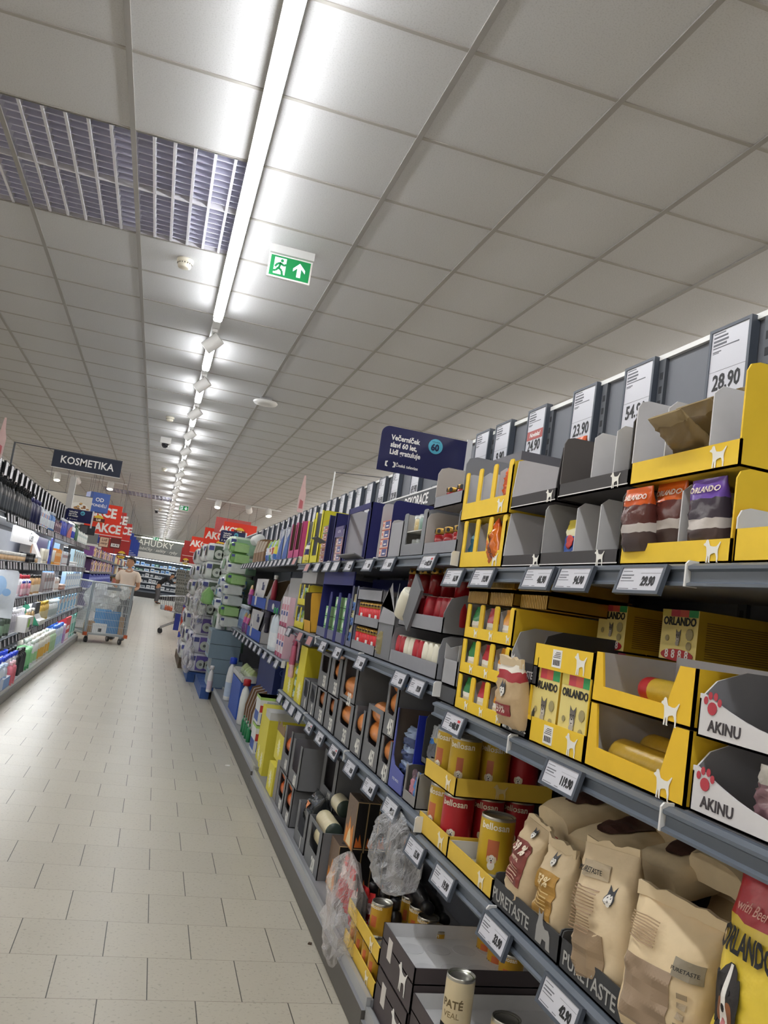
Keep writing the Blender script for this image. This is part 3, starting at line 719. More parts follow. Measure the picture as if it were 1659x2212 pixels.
T = pouch('orange bag slumped in the near slot of lower slotted carton', 2.275, z+.02, .08, .13, .04, [(.75, 'd06a1c'), (1, 'c9521c')], x=XS-.005, seed=25, rough=.2, tilt=-.45)
letters(T, 'ORLANDO', .02, M('5a2a12', .5, var=0), (-.021, 0, .055), bold=.02, rot=(PI/2.2, 0, 0))
pouch('orange bag in the near slot of upper slotted carton', 2.27, z+.225, .07, .09, .035, [(1, 'd3551a')], x=XS+.01, seed=26, rough=.2)
box_item('plain grey carton standing upright behind the slotted yellow cartons', 2.64, 3.0, ZT_M, .4, '6d6c72', x=1.16, d=.2, name='carton', cat='carton')
# ---------------------------------------------------------------- pet food bay, second shelf
z = ZS_N
KINDS = [('2e7d46', 'green'), ('b32334', 'red'), ('d9912c', 'orange')]
for k in range(3):
    tn = ('bottom', 'middle', 'top')[k]
    T = carton('%s tier of the yellow three slot cartons of pet sachets' % tn, 2.07, 2.425, z+.108*k, .106, .036, YEL, posts=4, pw=.03, r=.004, d=.42, emb=DOG, esz=.026, ey=2.095, divs=(2.19, 2.305), inn='b9b5ae')
    for yy in (2.215, 2.33): emblem(T, DOG, .026, M('f1efe6', .6), (-.001, yy-2.2475, .02))
    for j, (c, cn_) in enumerate(KINDS):
        P = pouch('%s sachet in %s tier of the nine slot yellow stack' % (cn_, tn), 2.365-.115*j, z+.108*k+.012, .06, .088, .03, [(.35, 'd8cdb4'), (.5, 'ece7dc'), (1, c)], x=XS+.006, seed=30+3*k+j, rough=.25, crink=.002)
FOIL = M('b9923a', .3, .55, var=.1)
for j, (yy, xx) in enumerate(((2.39, .965), (2.21, .965), (2.03, .98))):
    for k in range(2):
        T = thing('foil_tray', '%s gold ribbed tray of the %s stack behind the price tags' % (('lower', 'upper')[k], nth(j)), 'tray', (xx, yy, z+.327+.036*k))
        mb = MB(); w, d, h = .08, .12, .05
        for a in range(16):
            for (u0, v0, u1, v1) in ((-w+2*w*a/16, -d, -w+2*w*(a+.6)/16, -d), ):
                mb.box(0, .004, u0, u1, 0, h, FOIL); mb.box(2*d-.004, 2*d, u0, u1, 0, h, FOIL)
        mb.box(.002, 2*d-.002, -w, w, 0, .004, FOIL); mb.box(.002, 2*d, -w, -w+.003, 0, h, FOIL); mb.box(.002, 2*d, w-.003, w, 0, h, FOIL); mb.box(.003, .005, -w, w, 0, h, FOIL)
        mb.box(-.006, .006, -w-.005, w+.005, h-.004, h, FOIL); mb.box(2*d-.006, 2*d+.006, -w-.005, w+.005, h-.004, h, FOIL)
        mb.obj('ribbed_tray', T)
def pure_box(label, y0, y1, zz, h, lip):
    T = carton(label, y0, y1, zz, h, lip, '3c3d40', inn='aeb0b4', r=.05, hf=lip+.02, d=.3)
    letters(T, 'PURETASTE', .026, M('d9d9d6', .6, var=0), (-.001, 0, lip*.4), bold=.015, sx=.9)
    emblem(T, CAT_SHAPE, .06, M('d4d4d2', .6), (-.0008, .05, lip*.75), 'cat_emblem'); return T
pure_box('upper empty dark carton with white lettering and grey inside', 1.895, 2.06, z+.135, .14, .05)
pure_box('lower dark carton holding the kraft bag with red top', 1.895, 2.06, z, .13, .05)
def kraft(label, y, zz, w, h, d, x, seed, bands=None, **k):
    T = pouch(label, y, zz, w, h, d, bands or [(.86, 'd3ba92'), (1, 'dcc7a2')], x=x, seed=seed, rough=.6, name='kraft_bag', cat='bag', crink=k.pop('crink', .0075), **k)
    rnd = random.Random(seed); b = MB(); n = 9; a = [(-w*.48+w*.96*i/n, h-.012+rnd.uniform(-.002, .002)) for i in range(n+1)]; c = [(u, v+.022+rnd.uniform(-.005, .005)) for u, v in reversed(a)]
    b.prism(a+c, -.004+rnd.uniform(-.003, .003), .003, M('dcc8a4', .65, bump=.2), 'x'); b.obj('folded_top', T, (0, 0, 0), (0, rnd.uniform(-.04, .02), 0))
    return T
T = kraft('kraft bag with red band and husky head leaning from dark carton', 1.985, z+.02, .14, .165, .06, XS-.03, 41, [(.72, 'c5ab85'), (.86, 'a5323a'), (1, 'e8e2d6')], lean=-.18)
dog_face(T, 0, .095, .032, 'husky', x=-.032)
front_print(T, .0, .045, .085, .03, '9b3036', -.031); letters(T, '59%', .026, M('ead9cf', .5, var=0), (-.033, .01, .045), bold=.02)
# snack box carton
T = thing('display_carton', 'yellow carton framing two dog snack boxes with barcode stickers', 'carton', (XS, 1.778, z))
w, d, h, t = .29, .2, .24, .004; m, mi = card(YEL), card(INW)
mb = MB(); mb.box(0, d, -w/2, w/2, 0, t, m); mb.box(d-t, d, -w/2, w/2, 0, h, m)
for a in (-w/2, w/2-t): mb.box(0, d, a, a+t, 0, h, m)
mb.box(0, t, -w/2, w/2, 0, .06, m); mb.box(0, t, -w/2, w/2, .182, h, m); mb.obj('tray', T)
for zz in (.03, .21):
    emblem(T, DOG, .05, M('f1efe6', .6), (-.001, -.09, zz))
    b = MB(); b.box(-.0012, 0, .0, .045, zz-.02, zz+.022, WHITE)
    for i in range(9): b.box(-.0016, -.0012, .005+.004*i, .005+.004*i+.002*(1+i % 2)*.7, zz-.015, zz-.002, INK)
    for i in range(4): b.box(-.0016, -.0012, .005, .04-.004*i, zz+.003+.004*i, zz+.0045+.004*i, INK)
    b.obj('barcode_sticker', T)
def orl_box(label, x, y, zz, w, h, d, big=True):
    T = thing('snack_box', label, 'box', (x, y, zz))
    mb = MB(); Yc = M('ead988', .5, var=.05); mb.box(0, d, -w/2, w/2, 0, h, card('d2ab2a'), {'front': Yc})
    q = w*.98
    for i, c in enumerate(('d9c860', 'c2404c', 'd25a4a', '2f9a57')):
        mb.box(-.0008, 0, w/2-q*(i+1)/4, w/2-q*i/4, h*.86, h*.998, M(c, .5))
    if not big:
        for i in range(16): mb.box(d*.1, d*.9, -w/2-.0006, -w/2, h*(.1+.045*i), h*(.1+.045*i)+.0022, M('8c6a1c', .6, var=0))
    mb.obj('carton', T)
    letters(T, 'ORLANDO', w*.19, INK, (-.0012, 0, h*.76), bold=.03, sx=.95)
    dog_face(T, 0, h*.45, h*.19, 'terrier')
    b = MB(); disc(b, 0, h*.1, w*.44, h*.12, -.0012, M('b5252c', .45), 18); b.obj('red_oval', T)
    for i in range(4): letters(T, '8', w*.2, WHITE, (-.0022, w*(.27-.18*i), h*.11), bold=.02)
    for yy, zz2, s in ((-.3, .52, .055), (.3, .42, .03), (-.3, .3, .04)):
        b = MB(); disc(b, w*yy, h*zz2, w*s*1.8, w*s*1.8, -.0012, M('a69a6c', .5), 10); b.obj('seal_print', T)
    return T
orl_box('dog snack box in the yellow frame carton, farther one', XS+.006, 1.851, z+.006, .134, .176, .12)
orl_box('dog snack box in the yellow frame carton, nearer one', XS+.006, 1.706, z+.006, .134, .176, .12)
# big yellow cartons with cut-out front
def cutout(label, y0, y1, zz, h, d=.36, ew=.05):
    w = y1-y0; T = thing('display_carton', label, 'carton', (XS, (y0+y1)/2, zz)); m, mi = card('efc22a'), card('d6d6da'); t = .005
    mb = MB(); mb.box(0, d, -w/2, w/2, 0, t, m); mb.box(d-t, d, -w/2, w/2, 0, h, m, {'front': mi})
    for a, ins in ((-w/2, 1), (w/2-t, 0)): mb.box(0, d, a, a+t, 0, h, m, {'far' if ins else 'near': mi})
    mb.prism([(-w/2, 0), (w/2, 0), (w/2, h), (w/2-.028, h), (w/2-.045, h*.34), (-w/2+ew+.03, h*.3), (-w/2+ew, h), (-w/2, h)], 0, t, m, 'x', mi)
    mb.obj('tray', T); emblem(T, DOG, .052, M('f1efe6', .6), (-.001, -w*.31, h*.2)); return T
cutout('lower big yellow carton with cut-out front and gold rolls', 1.277, 1.627, z, .135)
T = cutout('upper big yellow carton with cut-out front and a handle slot', 1.277, 1.627, z+.137, .108)
b = MB(); b.box(.2, .204, -.17, .17, .02, .12, card('b9b9be')); disc(b, .0, .05, .055, .02, .199, card('c69a22'), 18); disc(b, .0, .05, .045, .006, .1975, M('3a2f18', .8), 12); b.obj('handle_panel', T)
def roll(label, x, y, zz, r, L, c, ce, axis='y', name='wrapped_roll', bands=None, group=None, rot=None, tail=0):
    T = thing(name, label, 'roll', (x, y, zz), 0, group)
    if rot: T.rotation_euler = rot
    m, me = M(c, .3, var=.12, scale=40, bump=.2), M(ce, .35, var=.05)
    prof = [(r*.5, -L/2), (r*.92, -L/2+.004), (r, -L/2+.012), (r, -L*.3), (r, L*.3), (r, L/2-.012), (r*.92, L/2-.004), (r*.5, L/2)]
    MB().lathe(prof, m, 18, axis=axis, ms=[me, me, me if bands else m, m, me if bands else m, me, me]).obj('roll', T)
    return T
for i in range(3): roll('gold sausage roll lying in the lower big yellow carton, %s from the front' % nth(i), XS+.05+.07*i, 1.45, z+.04+.016*(i == 1), .034, .24, 'b08f2c', '8f731f')
roll('yellow and red dog sausage lying in the upper big yellow carton', XS+.06, 1.42, z+.185, .026, .19, 'd9b53a', 'c0272d', bands=1)
def akinu(label, y0, y1, zz, h):
    w = y1-y0; T = thing('display_carton', label, 'carton', (XS, (y0+y1)/2, zz)); m, mi = card('d9d7d8'), card('9a9a9e'); t = .004; d = .34
    mb = MB(); mb.box(0, d, -w/2, w/2, 0, t, m); mb.box(d-t, d, -w/2, w/2, 0, h, m, {'front': mi})
    for a in (-w/2, w/2-t): mb.prism([(0, 0), (d, 0), (d, h), (.09, h), (.03, h*.82), (0, h*.55)], a, a+t, mi, 'y', mi, m)
    pts = [(-w/2, 0), (w/2, 0), (w/2, h*.62)]
    for k in range(13): a = k/12; pts.append((w/2-.01-(w-.02)*a, h*(.62-.36*math.sin(PI*min(1, a*1.0))+.0)))
    pts.append((-w/2, h*.62)); mb.prism(pts, 0, t, m, 'x', mi); mb.obj('tray', T)
    letters(T, 'AKINU', .027, M('3a3438', .5, var=0), (-.001, w/2-.07, .022), bold=.02)
    b = MB(); R = M('b93a48', .5); yy, zc = w/2-.036, .052
    disc(b, yy, zc, .012, .011, -.001, R); [disc(b, yy+a, zc+c, .0055, .007, -.001, R, 10) for a, c in ((-.018, .012), (-.007, .021), (.007, .021), (.018, .012))]
    b.obj('paw_emblem', T); return T
akinu('lower white carton with red paw and curved front', .83, 1.262, z+.003, .125)
akinu('upper white carton with red paw and curved front', .83, 1.262, z+.13, .12)
T = pouch('shiny pouch of dried meat snacks in lower white paw carton', 1.1, z+.012, .08, .1, .03, [(.7, '8a6a70'), (1, 'd6d2cc')], x=XS+.02, seed=51, rough=.12, crink=.008)
for yy, nm in ((1.925, 'farther'), (1.638, 'nearer')):
    orl_box('dog snack carton on the stack at the back of shelf, %s one' % nm, 1.16, yy, z+.25, .135, .115, .22, False)
box_item('stacked plain yellow carton under the farther back snack carton', 1.86, 2.0, z, .245, 'c79f24', x=1.17, d=.2, name='carton', cat='carton', cols='b4485c')
box_item('stacked plain yellow carton under the nearer back snack carton', 1.57, 1.85, z, .245, 'c79f24', x=1.32, d=.06, name='carton', cat='carton')
# ---------------------------------------------------------------- pet food bay, third shelf
z = ZC_N
def bigcan(label, y, x, zz, col, red=False, phi=.35, face=None):
    T = can(label, y, x, zz, .0485, .158, col, '77705a', lab='b9653f' if not red else None, text='bellosan', tsize=.026, phi=phi, tz=.84, facec=None)
    if face:
        c, s = math.cos(phi), math.sin(phi)
        dog_face(T, 0, 0, .026, 'pup', x=0, rot=phi, loc=(-(.0495)*c, -(.0495)*s, .045))
    return T
CANY, CANR = 'c9a62a', 'b0202a'
def low_tray(label, y0, y1, zz, lip, x=XS, d=.34, embs=1):
    T = carton(label, y0, y1, zz, lip, lip, 'dfbb44', inn='d8d6cf', x=x, d=d, r=.002, hf=lip)
    w = y1-y0; emblem(T, DOG, lip*.8, M('efe6cc', .6), (-.001, -w*.28, lip*.5))
    emblem(T, DOG, lip*.8, M('d8c48a', .6), (d*.45, -w/2-.001, lip*.5), rot=PI/2)
    return T
low_tray('lower yellow tray under the big stacked dog food cans', 2.33, 2.605, z, .06, d=.32)
low_tray('upper yellow tray of big gold dog food cans', 2.33, 2.612, z+.172, .055, d=.32)
low_tray('long low yellow tray beside the kraft bags', 2.0, 2.325, z, .052, d=.33)
nr = ('front', 'middle', 'back')
for lvl in (0, 1):
    for xi in range(3):
        for yi in range(2 if lvl == 0 or xi else 2):
            y = 2.555-.125*yi; x = XS+.06+.1*xi
            red = (lvl == 0 and (yi == 1 or xi > 0)) or (lvl == 1 and xi == 2)
            bigcan('big %s can in the %s tray, %s row, %s in row' % ('red' if red else 'gold', ('lower', 'upper')[lvl], nr[xi], ('far', 'near')[yi]), y, x, z+.006+.172*lvl, CANR if red else CANY, red, .35 if xi == 0 and yi == 0 else .9, face=True)
T = bigcan('yellow can with dog picture alone in long low tray', 2.2, XS+.09, z+.006, 'cdaa28', face=True, phi=1.0)
bigcan('red can at the back of the long low tray', 2.13, XS+.24, z+.006, CANR, True, .9)
def purebase(label, y0, y1):
    T = carton(label, y0, y1, z, .075, .06, '37383b', inn='3f4043', r=.01, hf=.06, d=.36)
    w = y1-y0
    letters(T, 'PURETASTE', .04, M('a9a8a4', .6, var=0), (-.001, w*.2, .026), bold=.012); emblem(T, CAT_SHAPE, .07, M('9b9a97', .6), (-.0008, -w*.3, .045), 'cat_emblem')
purebase('dark carton under the kraft bag marked 59 percent', 1.64, 1.992)
purebase('dark carton under the tall kraft bags beside yellow sack', 1.24, 1.635)
KR = [(.12, '7a5c48'), (.84, 'cbb48f'), (1, 'd6c3a2')]
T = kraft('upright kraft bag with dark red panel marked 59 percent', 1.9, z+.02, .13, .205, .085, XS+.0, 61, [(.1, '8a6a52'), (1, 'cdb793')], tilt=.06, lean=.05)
front_print(T, .0, .11, .08, .1, '7e3830', -.041, 'dark_red_panel'); letters(T, '59 %', .03, M('e6d8c4', .5, var=0), (-.044, 0, .142), bold=.03); letters(T, 'ANIMAL', .012, M('d8c3ae', .5, var=0), (-.044, 0, .118))
for i in range(5): front_print(T, .0, .1-.008*i, .05, .002, 'c9a78f', -.0435, 'fine_print')
dog_face(T, -.01, .182, .02, 'husky', x=-.034)
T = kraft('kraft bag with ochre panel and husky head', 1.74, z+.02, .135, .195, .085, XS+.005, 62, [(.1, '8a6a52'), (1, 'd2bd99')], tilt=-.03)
front_print(T, .0, .09, .085, .095, 'a98036', -.041, 'ochre_panel'); letters(T, '53%', .028, M('e3cfa2', .5, var=0), (-.044, 0, .118), bold=.02); dog_face(T, .0, .162, .024, 'husky', x=-.04)
for i in range(5): front_print(T, .0, .095-.008*i, .05, .002, 'd0b377', -.0435, 'fine_print')
T = kraft('tall kraft bag turned to its striped back, husky near its fold', 1.52, z+.012, .17, .26, .1, XS-.0, 63, [(1, 'ddc8a4')], tilt=-.12, rot=.15)
for i in range(14): front_print(T, .03, .18-.006*i, .08, .0018, '9c7f62', -.05, 'fine_print')
front_print(T, .02, .215, .085, .03, 'b9a88c', -.04); letters(T, 'PURETASTE', .014, INK, (-.043, .02, .215)); dog_face(T, -.045, .175, .03, 'husky', x=-.047); front_print(T, .01, .06, .1, .09, '9b8468', -.0495, 'grey_panel')
T = kraft('widest kraft bag with rolled top next to yellow dog food sack', 1.325, z+.012, .19, .235, .13, XS-.01, 64, [(1, 'dfc9a2')], tilt=.02, rot=.35)
front_print(T, .02, .08, .1, .11, '9d8770', -.0655, 'grey_panel'); front_print(T, -.055, .15, .05, .03, '8f8573', -.062); letters(T, 'PURETASTE', .009, INK, (-.065, -.055, .15))
for i in range(9): front_print(T, .045, .16+.005*i, .06, .0018, 'a68b6c', -.062, 'fine_print')
for i in range(6): front_print(T, -.055, .03+.016*i, .016, .009, 'a8977e', -.0655, 'icon_print')
# bags lying across the back
LY = [(1.95, 1.06, .215, 71, 'next to the red cans'), (1.77, 1.05, .195, 72, 'behind the bag with ochre panel'), (1.72, 1.2, .28, 73, 'lying highest at the back'), (1.56, 1.09, .215, 74, 'behind the tall striped bag'), (1.42, 1.13, .27, 75, 'lying high behind the widest bag'), (1.24, 1.12, .2, 76, 'lying low beside the yellow sack')]
for y, x, dz, sd, wh in LY:
    T = kraft('kraft bag lying flat with brown kibble window, '+wh, y, z+dz, .17, .27, .085, x-.03, sd, [(1, 'dac6a0')], lean=1.3, crink=.005)
    b = MB(); disc(b, 0, .13, .055, .085, -.044, M('4a2f26', .5, var=.4, scale=120), 18); b.obj('kibble_window', T)
    front_print(T, .0, .235, .035, .022, '9fb0c4', -.03, 'blue_print')
for i, (y, x) in enumerate(((1.9, 1.18), (1.72, 1.2), (1.5, 1.22), (1.3, 1.24), (1.12, 1.18))):
    kraft('upright kraft bag hidden behind the front row, %s from the cans' % nth(i), y, z+.008, .15, .2, .09, x, 80+i, [(1, 'bfa67d')])
# yellow sack
T = pouch('big yellow and red dog food sack with a black white dog head', 1.085, z+.005, .235, .385, .11, [(.72, 'e6ca44'), (1, 'ad1f28')], x=XS+.0, seed=65, rough=.28, name='dog_food_sack', cat='sack', crink=.006, n=18, lean=.06)
letters(T, 'ORLANDO', .05, INK, (-.0565, .035, .245), bold=.03, sx=.52); dog_face(T, 0, 0, .088, 'bernese', x=0, loc=(-.057, .055, .15)).scale = (1, .62, 1)
letters(T, 'with Beef', .024, M('e9b7a8', .5, var=0), (-.05, .045, .3), shear=.2, sx=.7)
letters(T, 'adult', .024, M('e9b7a8', .5, var=0), (-.044, -.02, .335), bold=.02)
b = MB(); disc(b, -.03, .11, .014, .02, -.057, INK, 18); disc(b, -.03, .11, .011, .016, -.0576, M('d9c8a0', .5), 18); disc(b, -.03, .11, .006, .009, -.0582, INK, 14); b.obj('round_seal', T)
b = MB(); disc(b, .06, .03, .07, .04, -.0555, M('c23a24', .45), 20); b.obj('red_badge', T); letters(T, '8 3', .04, WHITE, (-.058, .06, .038), bold=.02)
# ---------------------------------------------------------------- pet food bay, base shelf
z = ZB_M
def smallcan(label, y, x, zz, phi=.5, body='c79a2a', face=True):
    T = can(label, y, x, zz, .0365, .11, body, '8f8f78', lab='c8683a', text='bellosan', tsize=.017, phi=phi, tz=.88)
    c, s = math.cos(phi-.75), math.sin(phi-.75)
    if face: dog_face(T, 0, 0, .017, 'husky', x=0, rot=phi-.75, loc=(-.0372*c, -.0372*s, .04))
    return T
low_tray('lower yellow tray of small dog food cans on the base shelf', 2.575, 2.995, z-.005, .05, x=.87, d=.3)
low_tray('upper yellow tray with white inside above the small cans', 2.575, 2.995, z+.1, .05, x=.87, d=.3)
for i in range(4): smallcan('small gold can between the two base trays, %s from the far end' % nth(i), 2.945-.085*i, .912, z)
smallcan('small gold dog food can standing alone in the upper base tray', 2.79, .93, z+.106, .55)
for i in range(4): smallcan('small gold can in the back row of upper base tray, %s along' % nth(i), 2.86-.09*i, 1.06, z+.106, .65)
for i in range(3): smallcan('small gold can under the back price tags, %s along' % nth(i), 2.5-.085*i, 1.2, ZB_N+.17, .8)
def open_box(label, y0, y1, zz, h, d, x):
    T = thing('open_carton', label, 'carton', (x, (y0+y1)/2, zz)); w = y1-y0; t = .004; m, mi = card('4a4244'), card('d9d9da')
    mb = MB(); mb.box(0, d, -w/2, w/2, h-.045, h-.041, m, {'top': mi}); mb.box(d-t, d, -w/2, w/2, 0, h+.03, m, {'front': mi})
    mb.box(0, t, -w/2, w/2, 0, h, m, {'back': mi})
    mb.box(0, d, -w/2, -w/2+t, 0, h, m, {'far': mi}); mb.box(0, d, w/2-t, w/2, 0, h, m, {'near': mi})
    mb.obj('tray', T); emblem(T, DOG, .075, M('e9e7e2', .6), (-.001, -w*.22, h*.45)); front_print(T, w*.22, h*.6, .04, .06, 'd2cdc6', -.0002, 'label_sticker')
    b = MB()
    for a in range(2):
        for c in range(4): b.cyl((c*.085+.07, w*.22-a*w*.42, h-.0412), (c*.085+.07, w*.22-a*w*.42, h-.0403), .037, M('cfcfd1', .7), 20)
    b.obj('can_imprint', T); return T
open_box('grey cardboard tray under the big empty white one', 2.265, 2.565, ZB_N, .13, .42, .87)
open_box('large empty dark carton with white inside on base shelf', 2.245, 2.56, ZB_N+.14, .12, .44, .868)
open_box('lower open dark carton with white inside holding the pate can', 1.86, 2.24, ZB_N, .2, .42, .87)
open_box('dark carton at the bottom edge of picture', 1.5, 1.855, ZB_N, .14, .4, .87)
T = can('tall cream pate can standing in open dark carton', 2.06, .925, ZB_N+.16, .0375, .17, 'd9c9a4', '7d8a52', text='PATÉ', tsize=.026, phi=.75, tz=.62, tcol=M('6b5a3a', .5, var=0), cat='can')
letters(T, 'VEAL', .02, M('8a7750', .5, var=0), (-.0381*math.cos(.75), -.0381*math.sin(.75), .08), bend=.0375, rot=.75)
b = MB()
for i in range(8): b.box(-.0386, -.0376, -.012+.003*i, -.0105+.003*i, .03, .055, INK)
b.obj('barcode', T, None, .1)
T = can('cream can lying low beside the lower dark carton edge', 1.97, 1.02, ZB_N+.16, .0375, .11, 'cbbb95', '8f8f78')
# ---------------------------------------------------------------- candle bays, top shelf
z = ZT_M
GOLD = M('b08a3c', .3, .7, var=.05); REDG = M('8e1218', .2, var=.08); REDB = M('c8202a', .25, var=.05); CREAM = M('e6e2d0', .4, var=.03)
def grave_candle(label, x, y, zz, r=.03, h=.12, body=None, group=None, lab=False, lidm=None):
    T = thing('grave_candle', label, 'candle', (x, y, zz), 0, group)
    MB().lathe([(r*.8, 0), (r, .006), (r*.97, h*.5), (r, h*.72), (r*.86, h*.76)], body or REDB, 16).obj('glass', T)
    lm = lidm or GOLD
    MB().lathe([(r*.84, h*.75), (r*1.0, h*.78), (r*1.0, h*.96), (r*.82, h)], lm, 16).obj('lid', T)
    b = MB(); n = 9
    for k in range(n):
        a = 2*PI*k/n+.2; c = Vector((math.cos(a), math.sin(a), 0))
        b.cyl(Vector((0, 0, h*.87))+c*r*.97, Vector((0, 0, h*.87))+c*(r*1.0+.0006), r*.2, SLOT, 8)
    b.obj('lid_holes', T)
    if lab: MB().box(-r-.001, -r+.004, -r*.45, r*.45, h*.18, h*.5, WHITE).obj('paper_label', T)
    return T
carton('lower grey carton of dark red grave candles with gold lids', 2.605, 2.955, z, .17, .046, GREYC, inn='b5afaa', d=.32, r=.03)
carton('upper grey carton of grave candles beside the navy sign', 2.61, 2.9, z+.173, .165, .044, GREYC, inn='bdb7b2', d=.3, r=.03)
for i in range(3): grave_candle('dark red grave candle in lower grey carton, %s from the far end' % nth(i), XS+.06, 2.9-.1*i, z+.006, .04, .1, REDG)
for i in range(2): grave_candle('dark red grave candle in upper grey carton, %s from the far end' % nth(i), XS+.06, 2.83-.11*i, z+.179, .04, .075, REDG)
T = carton('grey display with a window full of coloured glass candles', 2.96, 3.262, z, .18, .05, '7d7f84', inn='b9b7b4', d=.2, posts=2, pw=.05, r=.015)
MB().box(.004, .19, -.148, .148, .1, .104, card('c9c7c2')).obj('inner_shelf', T)
for i, (yy, zz, c, cn_) in enumerate(((3.17, .106, 'c9a83a', 'yellow'), (3.11, .106, '1f6b50', 'green'), (3.06, .106, '2a7358', 'dark green'), (3.17, .006, '2f6f57', 'teal'), (3.11, .006, 'd8d2b8', 'cream'), (3.06, .006, '8fb7a6', 'pale green'))):
    T = thing('glass_candle', '%s glass candle on the %s level of the grey display' % (cn_, 'upper' if zz > .05 else 'lower'), 'candle', (XS+.045, yy, z+zz))
    MB().lathe([(.024, 0), (.026, .003), (.026, .05), (.002, .051)], M(c, .3), 16).obj('wax', T)
    MB().lathe([(.027, 0), (.028, .003), (.028, .066), (.0265, .066), (.0265, .052)], M('dfe6e4', .08, alpha=.28, var=0), 16).obj('glass', T)
T = carton('grey carton end next to the column of battery packs', 3.27, 3.45, z, .172, .15, '9a9a9f', inn='c4c2c2', d=.3)
NAVY = '1d1f5e'
def navy_box(label, y0, y1, zz, h, lip=.0, topb=.035, far=True, inn='c2c1c4', d=.3, col=NAVY):
    T = thing('display_carton', label, 'carton', (XS, (y0+y1)/2, zz)); w = y1-y0; m, mi = card(col), card(inn); t = .005
    mb = MB(); mb.box(0, d, -w/2, w/2, 0, t, m); mb.box(d-t, d, -w/2, w/2, 0, h, m, {'front': mi})
    for a, k in ((-w/2, 'far'), (w/2-t, 'near')): mb.box(0, d, a, a+t, 0, h, m, {k: mi})
    if topb: mb.box(0, t, -w/2, w/2, h-topb, h, m)
    mb.box(0, t, -w/2, -w/2+.022, 0, h, m); mb.box(0, t, w/2-.022, w/2, 0, h, m)
    if lip: mb.box(0, t, -w/2, w/2, 0, lip, card('6b6b70'))
    mb.obj('tray', T); return T
def batt(label, y, zz, x, w=.13, h=.04, c1='c8543c', c2='26347a', d=.06, group=None):
    T = thing('battery_pack', label, 'battery pack', (x, y, zz), 0, group)
    mb = MB(); mb.box(0, d, -w/2, w/2, 0, h, M('d9a08a', .4), {'top': M(c1, .4), 'front': M('d8b9a8', .4)}); mb.box(-.0008, 0, -w*.4, w*.14, h*.12, h*.88, M(c2, .4)); mb.box(-.0014, -.0008, -w*.3, w*.02, h*.3, h*.45, WHITE); mb.box(-.0008, 0, -w/2, w/2, h*.9, h, M(c1, .4)); mb.obj('pack', T)
    b = MB(); disc(b, w*.33, h*.5, h*.3, h*.3, -.0008, WHITE, 12); disc(b, w*.33, h*.5, h*.22, h*.22, -.0014, M(c1, .4), 10); b.obj('round_emblem', T); return T
for i in range(4): batt('orange and blue battery pack in the tall column, %s from the bottom' % nth(i), 3.55, z+.006+.042*i, XS+.004)
T = carton('thin navy carton wall around the battery column', 3.462, 3.64, z, .26, .006, NAVY, inn='bdbcc0', d=.28)
T = navy_box('large open navy carton with pale inside and few batteries', 3.86, 4.36, z, .285, topb=.03)
MB().prism([(-.05, .02), (0, .004), (0, .008), (-.05, .025)], -.24, .16, card('77777b'), 'y').obj('folded_flap', T)
MB().box(-.004, .3, -.215, -.2, 0, .24, card('23265f')).obj('side_flap', T)
for i, (yy, zz) in enumerate(((4.2, .006), (4.06, .006), (4.06, .05), (3.95, .006), (3.95, .05))): batt('orange and blue battery pack lying in the open navy carton, %s' % ('far one', 'middle lower one', 'middle upper one', 'near lower one', 'near upper one')[i], yy, z+zz, XS+.09)
T = navy_box('navy and violet carton with purple battery packs', 4.39, 4.66, z, .2, .0, 0, inn='c9c7cc', col='2b2763')
for i in range(3): batt('grey and violet battery pack, %s of the purple stack' % ('bottom', 'middle', 'top')[i], 4.53, z+.006+.044*i, XS+.006, .15, .042, 'a8606c', '4c4a86')
front_print(T, 0, .17, .2, .06, '463a70', -.001, 'violet_panel'); letters(T, 'ACTIVE', .022, M('d9d6e2', .5, var=0), (-.002, 0, .17))
T = navy_box('narrow tall navy carton beside green battery packs', 4.68, 4.88, z, .29, 0, .0, inn='222555')
for i in range(5): batt('green and red battery pack in the far column, %s from the bottom' % nth(i), 5.0, z+.006+.046*i, XS+.01, .15, .043, '4f8a4a' if i > 2 else 'c58a3a', '9c3f3a')
MB().prism([(-.06, .045), (0, .02), (0, .026), (-.06, .05)], -.09, .09, card('55565a'), 'y').obj('folded_flap', thing('carton_flap', 'bent grey cardboard flap sticking out under the green packs', 'cardboard', (XS, 4.97, z+.1)))
carton('tall torn yellow carton on the top shelf', 5.1, 5.36, z, .34, .05, 'd9cf2e', inn='8f9094', d=.3, posts=2, pw=.05)
carton('tall narrow yellow carton next to pink cartons', 5.38, 5.62, z, .3, .06, 'dfd433', inn='9a9b95', d=.25, posts=2, pw=.04)
pouch('colourful sponge pack drooping from the yellow carton', 5.45, z+.02, .1, .13, .05, [(.3, 'e3d36a'), (.6, '2f2c62'), (.8, 'd9d6c8'), (1, '35306a')], x=XS-.02, seed=101)
